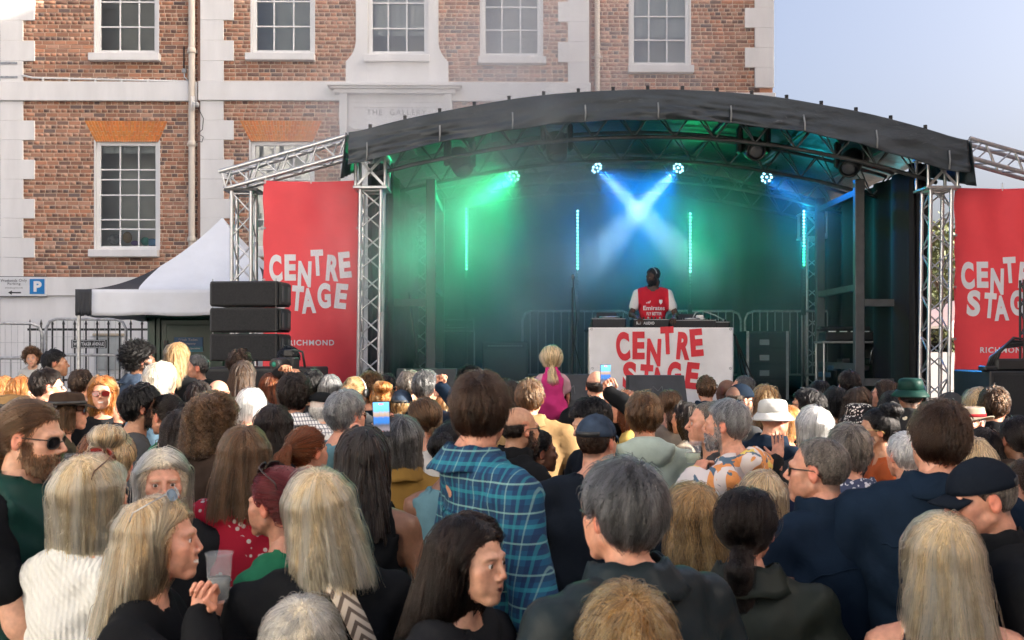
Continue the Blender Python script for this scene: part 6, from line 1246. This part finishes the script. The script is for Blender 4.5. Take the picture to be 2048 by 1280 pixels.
    if beard:
        hv0, hf0 = hv, hf; cen = hv0[hf0].mean(1); ok = (cen[:, 2] < -.036) & (cen[:, 1] > .012) & (cen[:, 2] > -.125) & ~((np.abs(cen[:, 0]) < .024) & (cen[:, 2] > -.0735) & (cen[:, 2] < -.0505)) & ~((np.abs(cen[:, 0]) < .014) & (cen[:, 2] > -.045)); ok |= (np.abs(np.abs(cen[:, 0]) - .07) < .02) & (np.abs(cen[:, 1] - .018) < .02) & (cen[:, 2] < -.0) & (cen[:, 2] > -.06)
        fq = np.argwhere(ok)[:, 0]
        if len(fq):
            n = 1500 if near else 600; p = cen[rs.choice(fq, n)] + rs.normal(0, .002, (n, 3)); nn = p - np.array([0, .02, -.04]); nn /= np.linalg.norm(nn, axis=1)[:, None]; d = nn * .6 + np.array([0, .15, -.8]) + rs.normal(0, .25, (n, 3)); d /= np.linalg.norm(d, axis=1)[:, None]; ln = beard * rs.uniform(.6, 1.2, (n, 1))
            P = np.stack([p, p + d * ln * .5, p + d * ln + np.array([0, 0, -.002])], 1).astype(f32); curves_obj('beard', hx(P.reshape(-1, 3)).reshape(P.shape), .0013 if near else .002, hair_mats(hc)[0], root)
    Mh = Matrix.Translation(Vector(H0)) @ Rh.to_4x4() @ Matrix.Scale(hs * (1 if not child else .92), 4)
    if hat:
        hr_ = empty('hat' if hat != 'headphones' else 'headphones', (0, 0, 0), 0, root); hr_.matrix_basis = Mh @ (Matrix.Rotation(math.pi, 4, 'Z') if hatback else Matrix())
        for nm, mb, mm, t in make_hat(hat, CL[hatm] if isinstance(hatm, str) else hatm, CL[hatm2] if isinstance(hatm2, str) else hatm2):
            o = mb.build(nm, mm, hr_)
            if t: solidify(o, t)
    if glasses:
        f, frm, ls, lm = make_glasses(glasses); o = f.build('glasses', frm, root); o.matrix_basis = Mh @ (Matrix.Translation((0, -.045, .095)) @ Matrix.Rotation(R(28), 4, 'X') if gup else Matrix())
        for l_ in ls: l_.build('lens', lm, o)
    return root
# ================================================================== THE CROWD
SB_ = 'sunlit '
def W(px, py, Y): return tuple(at(px, py, Y))
HI = {}
def keep(k, *a, **kw): HI[k] = len(PEOPLE); return person(*a, **kw)
f_ = dict(sex='f')
# --- nearest rows
keep('vest', 66, 878, 650, 92, 'bearded man in black sunglasses and dark green gilet at the left', 'slick', 'lbrown', top='black', sleeve='short', vest='dteal', glasses='sun', beard=.013, hp=-8, arms=dict(L=('to', W(134, 985, 3.22), 'grip', (1, 0, .2)), R=('loc', (.16, .26, 1.0), 'relax')), build=1.08)
person(190, 996, 700, 32, 'woman with straight blonde bob in cream textured knit top', 'bob', 'blonde', 'p', 'f', 'knit', 'short', L=.17, vol=.006, glasses='red', gup=True)
person(228, 926, 500, -5, 'woman with grey curled bun behind the cream knit top', 'updo', 'ash', 'p', 'f', 'coal', vol=.006)
person(326, 968, 580, 158, 'fair-haired woman facing the camera, eyes just above the laughing woman', 'bob', 'platinum', 'p', 'f', 'coal', L=.2)
keep('smile', 326, 1082, 760, 84, 'laughing woman in profile with long ash blonde hair and a cup', 'long', 'ash', 'p', 'f', 'black', L=.25, mouth='smile', glasses='wire', gup=True, arms=dict(R=('to', W(402, 1222, 2.5), 'grip', (-1, .3, 0), (.6, -.3, -.9), (0, .3, .9)), L=('to', W(414, 1240, 2.72), 'grip', (1, 0, 0), (-.6, -.3, -.9), (0, .3, .9))))
person(640, 1026, 740, -18, 'woman with long straight blonde hair, black top and chevron bag strap', 'long', 'blonde', 'p', 'f', 'black', L=.2, hr=-9, build=1.2, vol=.004, strap=(CL['chevron'], (.0, -.06, .02), (.2, -.14, -.42), .06))
person(550, 1012, 620, -66, 'woman with short burgundy hair and sunglasses on her head', 'bun', 'burgundy', 'p', 'f', 'green', vol=.006, glasses='sun', gup=True)
person(490, 916, 545, 0, 'woman with long brown hair in red floral dress', 'long', 'lbrown', 'p', 'f', 'redfloral', 'short', L=.22, strap=(CL['brown'], (-.09, .05, .05), (-.12, -.1, -.4), .03))
person(430, 842, 430, 38, 'woman with big curly brown hair in brown coat and glasses', 'curlylong', 'lbrown', 'p', 'f', 'brown', L=.15, glasses='wire', collar='fold')
person(365, 868, 400, 0, 'woman with wavy dark hair left of the curly-haired woman', 'wavy', 'dark', 'p', 'f', 'coal', L=.18)
person(728, 922, 580, 4, 'woman with long black braids and bare shoulders', 'braids', 'dark', 'b', 'f', 'black', 'none', L=.28)
person(618, 906, 440, 0, 'woman with auburn ponytail and dark hair clip', 'pony', 'auburn', 'p', 'f', 'coal', hy=38, L=.13)
person(548, 857, 400, 0, 'woman with long dark hair in dark denim jacket', 'long', 'dark', 'p', 'f', 'dnavy', L=.18, collar='fold')
person(803, 885, 440, 5, 'woman with grey bob in mustard jacket', 'bob', 'dgrey', 'p', 'f', 'mustard', L=.15, vol=.005, collar='fold')
person(908, 905, 480, 22, 'woman with dark curly bun in pale blue sleeveless top', 'bun', 'black', 'b', 'f', 'lblue', 'none', vol=.006, hp=-6, strap=(M_black, (-.1, .05, .05), (-.13, -.1, -.35), .045))
person(963, 828, 665, 66, 'tall man with brown hair in blue tartan shirt', 'short', 'brown', 'p', 'm', 'plaid', lean=(-.06, -.06), hy=-54, vol=.006, collar='fold', build=1.05)
keep('talk', 944, 1122, 800, 122, 'young woman with long straight dark hair talking, turned to the camera', 'long', 'dark', 'f', 'f', 'coal', L=.36, mouth='open', hp=-4)
person(1240, 1034, 870, -34, 'grey-haired man with glasses in dark waxed jacket', 'short', 'dgrey', 'p', 'm', 'waxblue', glasses='clear', vol=.012, collar='fold', build=1.22)
person(1255, 1312, 1000, 0, 'windswept light brown head at the bottom edge', 'messy', 'gold', 'p', 'f', 'grey', vol=.02)
person(607, 1310, 850, 0, 'white-blonde head at the bottom edge before the chevron strap', 'messy', 'platinum', 'p', 'f', 'grey', vol=.012)
person(1385, 1040, 610, 0, 'woman with golden brown wavy hair behind the waxed jacket', 'wavy', 'gold', 'p', 'f', 'cream', L=.22)
person(1495, 1059, 700, 8, 'woman with dark low ponytail in dark green waxed jacket', 'lowpony', 'dark', 'p', 'f', 'wax', hy=14, L=.15, vol=.004, collar='fold', build=1.15, strap=(mat('brown_leather', (.12, .04, .025), .4), (.11, .03, .05), (.14, -.1, -.42), .03))
person(1634, 943, 620, -20, 'balding man with black sunglasses in navy zip jumper', 'recede', 'mixgrey', 'p', 'm', 'navy', hy=-36, glasses='sun', collar='stand', build=1.12)
person(1875, 883, 640, 8, 'tall man with dark short hair in navy overshirt', 'short', 'brown', 'p', 'm', 'navy', hr=7, vol=.008, collar='fold', build=1.2, lean=(.05, 0))
person(1882, 1119, 760, 8, 'woman with long blonde hair in black and white striped sleeveless top', 'long', 'blonde', 'p', 'f', 'stripe', 'none', L=.27, vol=.008)
person(1960, 1000, 700, -88, 'man in navy baseball cap looking down, black jacket', 'crop', 'mixgrey', 'p', 'm', 'black', hp=-12, hat='cap', hatm='dnavy', build=1.15, collar='stand')
person(2068, 990, 600, -60, 'brown-haired man cut by the right edge', 'short', 'brown', 'p', 'm', 'coal')
person(1525, 1000, 500, 5, 'fair-haired girl between the ponytail woman and the sunglasses man', 'bob', 'ash', 'p', 'f', 'coal', L=.14)
person(1195, 885, 480, 14, 'man in faded blue baseball cap and navy jacket', 'crop', 'brown', 'p', 'm', 'dnavy', hat='cap', hatm='denim', hy=20, build=1.15)
person(1040, 860, 430, 55, 'bald bearded man with glasses in profile', 'bald', 'dark', 't', 'm', 'black', glasses='clear', beard=.014, collar='stand')
person(1080, 906, 385, 74, 'smiling dark-haired woman with pink scarf beside the bearded man', 'bun', 'black', 'b', 'f', 'lpink', mouth='smile', glasses=None)
person(1697, 909, 490, 12, 'man with greying brown hair in navy floral shirt', 'short', 'mixgrey', 'p', 'm', 'navyfloral', collar='fold', vol=.006)
person(1808, 913, 410, -10, 'man with short white hair left of the tall navy shirt', 'crew', 'white', 'p', 'm', 'coal')
person(1938, 932, 490, 0, 'woman with long streaked fair hair above the navy cap', 'long', 'ash', 'p', 'f', 'check', L=.19, vol=.006)
person(208, 912, 460, 0, 'woman with long auburn hair behind the grey bun', 'long', 'auburn', 'p', 'f', 'coal', L=.25)
person(845, 841, 390, -32, 'woman with brown low bun in white top', 'lowpony', 'lbrown', 'p', 'f', 'white', L=.05, hy=-10)
# --- middle rows
keep('phone', 695, 833, 400, 40, 'man with tousled grey hair and orange sunglasses filming with a phone', 'messy', 'grey', 'p', 'm', 'lblue', glasses='red', vol=.006, arms=dict(R=('to', W(783, 868, 4.55), 'grip', (0, 1, 0), (1, -.2, -.8), (-.1, .1, 1)), L=('to', W(742, 880, 4.55), 'grip', (0, 1, 0), (-1, -.2, -.8), (.1, .1, 1))))
person(650, 822, 350, 30, 'man in black flat cap with sunlit neck', 'crop', 'white', 'p', 'm', 'white', hat='flatcap', hatm='black', build=1.1)
person(590, 793, 350, 0, 'person with glossy dark wavy hair in checked shirt', 'messy', 'dark', 'p', 'm', 'check', vol=.012, collar='fold')
person(503, 813, 310, 5, 'woman with white hair behind the curly-haired woman', 'bob', 'white', 'p', 'f', 'grey', L=.09)
person(438, 790, 280, 10, 'bald man with shiny pink scalp', None, 'grey', 'p', 'm', 'brown')
person(285, 817, 370, 62, 'man with tousled black hair and sunglasses on his head', 'messy', 'black', 't', 'm', 'grey', glasses='sun', gup=True, beard=.008, vol=.006)
person(332, 833, 370, -58, 'woman with dark hair tied back, ear showing', 'bun', 'dark', 'p', 'f', 'green')
person(138, 824, 350, 66, 'person in brown felt hat and olive jacket', 'bob', 'lbrown', 'p', 'f', 'olive', L=.1, hat='fedora', hatm='brown', glasses='red')
person(30, 829, 350, 40, 'person in wide brown hat at the left edge', 'crop', 'brown', 'p', 'm', 'olive', hat='fedora', hatm='camel')
person(-6, 856, 390, 10, 'person in black felt hat cut by the left edge', 'crop', 'dark', 'p', 'm', 'black', hat='fedora', hatm='black')
keep('shades', 205, 787, 300, 166, 'smiling woman in red sunglasses facing the camera, ginger hair in the sun', 'bob', 'ginger', 'p', 'f', 'coal', L=.17, glasses='red', mouth='smile', arms=dict(L=('to', W(238, 848, 6.35), 'open', (0, 1, 0), (1, 0, -1), (0, .2, 1))))
person(97, 775, 310, 58, 'dark-haired man with glasses and sunlit white collar', 'short', 'dark', 'p', 'm', 'white', glasses='wire', collar='fold')
person(46, 788, 290, 70, 'woman with orange hair lit by the sun', 'bob', 'ginger', 'p', 'f', 'coal', L=.12, glasses='wire')
person(8, 786, 290, 0, 'fair ginger head at the left edge', 'long', 'ginger', 'p', 'f', 'grey', L=.2)
person(284, 724, 270, 62, 'man with large black afro and denim jacket', 'afro', 'black', 'b', 'm', 'denim', beard=.012, collar='fold', build=1.1)
person(326, 761, 310, 28, 'woman with bright platinum hair and pale denim jacket in the sun', 'wavy', 'platinum', 'p', 'f', 'ldenim', L=.1, collar='fold')
person(357, 715, 262, 15, 'woman with long golden hair and black jacket before the green cabin', 'long', 'gold', 'p', 'f', 'black', L=.26)
person(392, 737, 250, -108, 'smiling man with cropped hair in black leather jacket', 'crop', 'dgrey', 'p', 'm', 'black', mouth='smile', collar='fold')
person(112, 728, 240, 68, 'man with black cropped hair and moustache by the gazebo leg', 'crew', 'black', 't', 'm', 'black')
person(64, 718, 170, 165, 'child with curly fair hair in white tee at the barrier', 'curly', 'lbrown', 'f', 'c', 'white', 'short', hr=8)
person(482, 731, 250, 28, 'man in brown jacket with sunglasses pushed up by the speakers', 'messy', 'brown', 'p', 'm', 'brown', glasses='sun', gup=True)
person(487, 753, 270, 6, 'woman with long brown hair before the speaker stack', 'long', 'brown', 'p', 'f', 'coal', L=.26)
person(543, 776, 265, 0, 'woman with long reddish brown hair right of the speaker stack', 'long', 'auburn', 'p', 'f', 'coal', L=.26)
keep('camera', 578, 724, 250, 150, 'photographer in black holding a camera to his face', 'short', 'black', 't', 'm', 'coal', arms=dict(L=('to', W(592, 745, 7.55), 'grip', (0, 0, 1)), R=('to', W(562, 742, 7.5), 'grip', (0, 0, 1))), vest='black')
person(627, 772, 270, 5, 'dark-haired head below the left banner', 'short', 'black', 't', 'm', 'coal')
person(660, 781, 270, 0, 'woman with short silver hair below the left banner', 'bob', 'grey', 'p', 'f', 'navy', L=.08)
person(712, 786, 275, 20, 'fair-haired woman with white headphones', 'bun', 'gold', 'p', 'f', 'grey', hat='headphones', hatm='white')
person(742, 783, 262, 0, 'head of tight brown curls below the truss tower', 'curly', 'lbrown', 'p', 'm', 'navy')
person(775, 777, 250, 5, 'dark cropped head right of the truss tower', 'crew', 'black', 't', 'm', 'black')
person(765, 806, 290, -10, 'ginger updo lit by the sun above the phone', 'updo', 'ginger', 'p', 'f', 'coal')
person(803, 814, 290, 6, 'woman in backward blue cap with fair bun', 'lowpony', 'gold', 'p', 'f', 'orange', hat='cap', hatm='denim', L=.04)
person(822, 774, 275, 30, 'man with greying brown hair in profile before the stage', 'short', 'mixgrey', 'p', 'm', 'coal', glasses='wire')
keep('fist', 853, 777, 290, 25, 'man with slate grey hair raising his fist', 'short', 'dgrey', 'p', 'm', 'navy', vol=.006, arms=dict(R=('to', W(880, 772, 6.6), 'fist', (0, 1, 0), (1, 0, -1), (.2, .3, 1))))
person(895, 818, 285, 0, 'woman with long golden hair beside the tartan man', 'long', 'gold', 'p', 'f', 'coal', L=.2)
person(940, 768, 250, 0, 'head of black curls behind the tall man', 'curly', 'black', 'b', 'm', 'coal')
person(1015, 790, 270, 8, 'woman with long dark hair right of the tall man', 'long', 'dark', 'p', 'f', 'black', L=.2)
person(1060, 799, 325, 8, 'man with thick brown hair in camel jacket', 'short', 'lbrown', 'p', 'm', 'camel', vol=.008, collar='fold', build=1.2)
person(1122, 800, 232, 0, 'person in grey jacket carrying the girl on their shoulders', 'short', 'dark', 'p', 'm', 'grey', collar='fold', build=1.15)
person(1103, 722, 236, 0, 'little girl in pink dungarees riding on shoulders, curly blonde ponytail', 'lowpony', 'blonde', 'f', 'c', 'lpink', 'short', L=.1, vol=.016, sit=True, vest='pink', hs=.92, arms=dict(R=('loc', (.17, .1, .07), 'relax'), L=('loc', (-.15, .14, .1), 'relax')))
person(1180, 848, 400, -118, 'dark-haired man bowing his head towards the camera', 'messy', 'black', 'f', 'm', 'dnavy', hp=-18, vol=.006)
person(1250, 817, 300, -74, 'woman with auburn fringe in profile, yellow top', 'bob', 'auburn', 'p', 'f', 'yellow', L=.17)
person(1288, 836, 390, 2, 'person with straight brown hair in pale mint anorak', 'messy', 'lbrown', 'p', 'm', 'mint', vol=.006, hood=True, build=1.15)
keep('bald', 1193, 773, 290, 4, 'bald man in black jacket filming with a phone', 'bald', 'dark', 'p', 'm', 'black', collar='fold', arms=dict(R=('to', W(1216, 785, 6.65), 'grip', (-.6, 1, 0), (1, -.2, -.8), (-.1, .1, 1))))
person(1338, 812, 280, 0, 'woman with fair bun and white scrunchie', 'lowpony', 'lbrown', 'p', 'f', 'cream', L=.05)
person(1370, 838, 300, -55, 'woman with very long dark hair in beige top', 'long', 'dark', 'p', 'f', 'cream', L=.28)
person(1414, 848, 410, -84, 'man with short greying hair in profile looking left', 'recede', 'mixgrey', 'p', 'm', 'grey')
keep('patch', 1450, 852, 430, -62, 'grey-haired bearded man in colourful painted hooded jacket', 'short', 'grey', 'p', 'm', 'patch', beard=.014, hood=True, build=1.15, arms=dict(L=('to', W(1392, 945, 4.5), 'grip', (0, 0, 1))))
person(1548, 838, 340, 56, 'man in white bucket hat and navy blazer', None, 'grey', 'p', 'm', 'navy', hat='bucket', hatm='white', collar='fold', build=1.1)
person(1575, 850, 318, 30, 'person in pink spotted top beside the white bucket hat', 'bob', 'ginger', 'p', 'f', 'pinkspot', L=.1, hp=-12)
person(1478, 803, 300, 58, 'man in backward navy cap with glasses and beard', 'crop', 'brown', 'p', 'm', 'grey', hat='cap', hatm='navy', hatback=True, glasses='clear', beard=.012)
person(1530, 804, 290, 16, 'woman with wavy fair hair behind the white bucket hat', 'wavy', 'gold', 'p', 'f', 'coal', L=.2)
person(1412, 780, 242, 0, 'man with short brown hair against the white table banner', 'crew', 'lbrown', 'p', 'm', 'navy', collar='fold')
person(1452, 784, 236, -40, 'bald brown-skinned man right of the table banner', None, 'black', 'b', 'm', 'navy')
person(1485, 777, 240, -60, 'man with thin dark hair before the equipment rack', 'recede', 'dgrey', 'p', 'm', 'coal')
person(1612, 812, 300, -66, 'person with long black hair and sunglasses in profile', 'wavy', 'black', 't', 'm', 'black', L=.16, glasses='sun')
keep('clap', 1626, 857, 370, -12, 'woman with bright white hair clapping', 'bob', 'white', 'p', 'f', 'coal', L=.1, arms=dict(L=('to', W(1556, 915, 5.2), 'open', (.6, .6, 0), (-1, 0, -1), (.1, .2, 1))))
person(1715, 842, 300, -28, 'woman in black and white daisy bucket hat', 'long', 'brown', 'p', 'f', 'grey', L=.22, hat='bucket', hatm='daisy')
person(1752, 862, 370, -80, 'woman with dark updo, gold glasses and orange scarf', 'updo', 'black', 't', 'f', 'orange', glasses='gold')
person(1820, 792, 310, 8, 'man in dark green bucket hat and floral track top', 'crop', 'black', 'b', 'm', 'tracksuit', hat='bucket', hatm='dteal', build=1.15, collar='stand')
person(1897, 815, 260, -62, 'person in grey baseball cap by the right truss tower', 'crop', 'brown', 'p', 'm', 'coal', hat='cap', hatm='grey')
person(1940, 848, 330, -128, 'person in straw hat with red band', 'crop', 'grey', 'p', 'm', 'coal', hat='straw', hatm='cream', hatm2=cloth('red_band', (.4, .02, .03)))
person(1990, 814, 310, 36, 'man with tousled brown hair and wire glasses before the right banner', 'messy', 'brown', 'p', 'm', 'black', glasses='wire', collar='fold', vol=.008)
person(1955, 808, 270, 30, 'fair-haired woman before the right banner', 'wavy', 'ash', 'p', 'f', 'coal', L=.12)
person(2034, 880, 410, -8, 'woman with dark ponytail and hoop earring in brown coat', 'lowpony', 'dark', 'b', 'f', 'brown', L=.14, collar='fold')
person(1966, 902, 400, 0, 'woman with long dark brown hair below the straw hat', 'long', 'dark', 'p', 'f', 'coal', L=.2)
person(1697, 771, 245, 0, 'dark-haired man at the stage edge near the keyboard', 'short', 'dark', 't', 'm', 'grey')
person(1672, 806, 270, -8, 'woman with short black bob below the keyboard', 'bob', 'black', 't', 'f', 'black', L=.12)
person(1718, 806, 275, 50, 'woman with reddish brown hair turned right below the keyboard', 'long', 'brown', 'p', 'f', 'grey', L=.18)
person(1768, 790, 265, -58, 'woman with straight brown hair turned left near the right tower', 'long', 'brown', 'p', 'f', 'denim', L=.2)
person(1785, 818, 295, 5, 'woman with smooth black hair left of the green bucket hat', 'bob', 'black', 't', 'f', 'black', L=.14)
person(1640, 792, 250, 10, 'dark head between the long black hair and the stage', 'short', 'black', 't', 'm', 'black')
person(985, 800, 280, 0, 'brown-haired head hidden behind the tall man', 'short', 'brown', 'p', 'm', 'coal')
person(400, 800, 300, 0, 'dark-haired person between the bald man and the platinum woman', 'short', 'dark', 'p', 'm', 'dnavy')
person(165, 770, 250, 20, 'brown-haired man behind the felt hat', 'short', 'brown', 'p', 'm', 'olive')
# --- on the stage
dj = person(1306, 553, 158, 180, 'disc jockey in red and white football shirt wearing headphones', 'crop', 'black', 'd', 'm', 'jersey', 'short', hy=62, hp=-16, beard=.01, hat='headphones', hatm='white', gz=DECK, group='performer', arms=dict(R=('to', W(1276, 636, 12.35), 'press', (0, 0, 1)), L=('to', W(1348, 636, 12.35), 'press', (0, 0, 1))), build=1.05, hem=.8)
djh = at(0, 553, FPX / 158).z - DECK
def dj_txt(s_, x, z, w, h): letters('lettering', s_, M_wht, dj, Matrix.Rotation(math.pi, 4, 'Z') @ Matrix.Translation((x, 0, z)), w, h, 5, lambda p: Vector((p.x, .152 - 1.6 * p.x * p.x, p.z)))
dj_txt('Emirates', -.135, djh - .43, .27, .055); dj_txt('FLY BETTER', -.095, djh - .495, .19, .04)
MB().add([(x, .15 - 1.6 * x * x, djh - .33 + z) for x, z in ((-.105, .03), (-.06, .03), (-.062, -.005), (-.082, -.03), (-.103, -.005))], [(4, 3, 2, 1, 0)]).build('crest', M_wht, dj)
for k in range(3): MB().add([(x, .152 - 1.6 * x * x, djh - .345 + z) for x, z in ((.1 - .016 * k, 0), (.088 - .016 * k, 0), (.088 - .016 * k - .006 * k, .012 + .01 * k), (.1 - .016 * k - .006 * k, .012 + .01 * k))], [(0, 1, 2, 3)]).build('emblem_stripe', M_wht, dj)
# --- things people hold
def phone_mat():
    m = bpy.data.materials.new('phone_screen'); nt = nodes_of(m); N, L = nt.nodes, nt.links; b = N['Principled BSDF']; tc = N.new('ShaderNodeTexCoord'); sp = N.new('ShaderNodeSeparateXYZ'); L.new(tc.outputs['Generated'], sp.inputs[0])
    nz = N.new('ShaderNodeTexNoise'); nz.inputs['Scale'].default_value = 9; L.new(tc.outputs['Generated'], nz.inputs[0]); ad = N.new('ShaderNodeMath'); ad.operation = 'MULTIPLY_ADD'; ad.inputs[1].default_value = .12; L.new(nz.outputs[0], ad.inputs[0]); L.new(sp.outputs[2], ad.inputs[2])
    rp = N.new('ShaderNodeValToRGB'); e = rp.color_ramp.elements; e[0].color = (.01, .01, .012, 1); e[0].position = .18; e[1].color = (.10, .32, .62, 1); e[1].position = 1
    for p, c in ((.24, (.12, .1, .11)), (.38, (.05, .05, .06)), (.45, (.02, .09, .25)), (.6, (.03, .1, .3)), (.66, (.22, .15, .11)), (.74, (.25, .2, .17)), (.8, (.08, .25, .5))): q = e.new(p); q.color = (*c, 1)
    L.new(ad.outputs[0], rp.inputs[0]); L.new(rp.outputs[0], b.inputs['Emission Color']); b.inputs['Emission Strength'].default_value = .9; b.inputs['Base Color'].default_value = (.01, .01, .01, 1); b.inputs['Roughness'].default_value = .1; return m
M_scr = phone_mat()
def phone(px, py, Y, rot, label, k=1.0):
    o = empty('phone', at(px, py, Y)); o.rotation_euler = rot; tag(o, label, 'phone'); o.scale = (k, k, k); MB().box((0, 0, 0), (.076, .008, .156), None, .004).build('body', M_black, o); MB().box((0, -.0046, 0), (.07, .001, .148)).build('screen', M_scr, o)
    MB().lathe([(.006, -.0008), (.006, 0)], (0, -.0052, -.058), 12, 'y').build('record_button', emit('rec', (.8, .1, .08), .8), o); MB().box((0, -.0056, .066), (.018, .001, .006)).build('timer', emit('rec', (.8, .1, .08), .8), o)
phone(763, 838, 4.4, (0, R(-2), R(4)), 'black phone held up, its screen filming the stage'); phone(1211, 752, 6.75, (0, 0, R(12)), 'phone held up beside the bald head, filming the stage')
M_cup = bpy.data.materials.new('cup_plastic'); nt_ = nodes_of(M_cup); b_2 = nt_.nodes['Principled BSDF']; b_2.inputs['Base Color'].default_value = (.55, .58, .62, 1); b_2.inputs['Roughness'].default_value = .3; b_2.inputs['Alpha'].default_value = .22
def cup(loc, label, h=.13, r=.042, drink=None, rot=(0, 0, 0)):
    o = empty('cup', loc); o.rotation_euler = rot; tag(o, label, 'cup', 'plastic cups held by people'); MB().lathe([(r * .72, 0), (r * .76, .004), (r * .98, h), (r * 1.04, h), (r * 1.04, h + .004), (r * .98, h + .004)], (0, 0, -h / 2), 20, cap=False).build('wall', M_cup, o)
    MB().lathe([(r * .72, 0), (.001, .002)], (0, 0, -h / 2), 20, cap=False).build('base', M_cup, o)
    if drink: MB().lathe([(.001, .006), (r * .7, .006), (r * .84, h * .5), (.001, h * .5)], (0, 0, -h / 2), 20, cap=False).build('drink', mat('drink_%d' % int(drink[0] * 100), drink, .2), o)
    return o
cup(at(438, 1155, 2.56), 'tall translucent cup in the hands of the laughing woman', .12, .034, (.16, .18, .17)); cup(at(1386, 906, 4.6), 'half full clear cup held before the painted jacket', .1, .041, (.35, .42, .3)); cup(at(150, 945, 3.2), 'white cup held up by the man in the green gilet', .11, .042)
cm = empty('camera_rig', at(577, 728, 7.72), R(-20)); tag(cm, 'black video camera held by the photographer', 'camera'); MB().box((0, 0, 0), (.15, .1, .11), None, .015).build('body', gear, cm); MB().lathe([(.04, -.16), (.045, -.15), (.042, 0)], (0, -.04, 0), 16, 'y').build('lens', M_black, cm); MB().box((.02, 0, .085), (.09, .08, .06), None, .01).build('viewfinder', gear, cm); MB().lathe([(.001, -.162), (.02, -.16)], (0, -.04, 0), 14, 'y').build('glass', emit('lens_glint', (.05, .4, .25), .06), cm)  # lens glint painted as a faint green glow on the glass
print('PEOPLE', len(PEOPLE), 'strand points', STRANDS[0], 'tris', sum(len(o.data.loop_triangles) if False else sum(len(p.vertices) - 2 for p in o.data.polygons) for o in PEOPLE))
# ================================================================== stage smoke
def smoke(name, lo, hi, dens, scale, thr, label, edge=.8, colr=(.85, .9, .92), drift=(1, 1, 1), rate=1.0, gap=.2, grad=None):
    c = [(a + b) / 2 for a, b in zip(lo, hi)]; mb = MB().bx(lo[0] - c[0], hi[0] - c[0], lo[1] - c[1], hi[1] - c[1], lo[2] - c[2], hi[2] - c[2]); m = bpy.data.materials.new(name); nt = nodes_of(m); N, L = nt.nodes, nt.links; N.remove(N['Principled BSDF'])
    pv = N.new('ShaderNodeVolumePrincipled'); pv.inputs['Color'].default_value = (*colr, 1); pv.inputs['Anisotropy'].default_value = .25
    tc = N.new('ShaderNodeTexCoord'); mp = N.new('ShaderNodeMapping'); mp.inputs['Scale'].default_value = drift; L.new(tc.outputs['Object'], mp.inputs[0])
    nz = N.new('ShaderNodeTexNoise'); nz.inputs['Scale'].default_value = scale; nz.inputs['Detail'].default_value = 3; nz.inputs['Roughness'].default_value = .55; L.new(mp.outputs[0], nz.inputs[0])
    mr = N.new('ShaderNodeMapRange'); mr.inputs[1].default_value = thr; mr.inputs[2].default_value = thr + gap; mr.inputs[3].default_value = 0; mr.inputs[4].default_value = dens; L.new(nz.outputs[0], mr.inputs[0])
    # thins out towards the sides of the box
    sp = N.new('ShaderNodeSeparateXYZ'); L.new(tc.outputs['Generated'], sp.inputs[0]); cur = mr.outputs[0]
    for i in range(3):
        a = N.new('ShaderNodeMath'); a.operation = 'SUBTRACT'; a.inputs[1].default_value = .5; L.new(sp.outputs[i], a.inputs[0]); b = N.new('ShaderNodeMath'); b.operation = 'ABSOLUTE'; L.new(a.outputs[0], b.inputs[0])
        r = N.new('ShaderNodeMapRange'); r.interpolation_type = 'SMOOTHSTEP'; r.inputs[1].default_value = .5; r.inputs[2].default_value = .5 - .5 * edge; r.inputs[3].default_value = 0; r.inputs[4].default_value = 1; L.new(b.outputs[0], r.inputs[0])
        k = N.new('ShaderNodeMath'); k.operation = 'MULTIPLY'; L.new(cur, k.inputs[0]); L.new(r.outputs[0], k.inputs[1]); cur = k.outputs[0]
    L.new(cur, pv.inputs['Density']); L.new(pv.outputs[0], N['Material Output'].inputs['Volume'])
    try: m.volume_step_rate = rate
    except Exception: pass
    o = mb.build(name, m, None, c); tag(o, label, 'smoke', kind='stuff'); return o
smoke('stage_smoke', (XL + .1, 12.9, DECK + .1), (XR - .1, 15.9, 4.75), .26, .6, .30, 'thin stage smoke hanging under the arched roof', .22, gap=.5)
smoke('smoke_puff', (.2, 12.2, 2.2), (3.3, 15.0, 4.8), .75, 1.2, .36, 'dense puff of stage smoke where the two pale beams cross', .95, gap=.3)
smoke('smoke_puff', (-1.6, 12.1, 1.5), (1.0, 15.3, 4.7), .8, .9, .38, 'puff of stage smoke lit green at the left', .95, gap=.3)
smoke('drifting_smoke', (-4.4, 10.3, 1.6), (3.4, 17.5, 8.8), .6, .42, .40, 'pale smoke drifting left out of the stage over the banner and wall', .9, (.9, .92, .94), gap=.35)
smoke('smoke_wisp', (-2.9, 10.3, 1.5), (1.6, 12.9, 5.7), 1.05, .8, .40, 'grey wisp of smoke curling over the left end of the stage roof', .9, (.9, .92, .94), gap=.3)
print('BUILD', round(time.time() - T0, 1), 's', len(bpy.data.objects), 'objects')
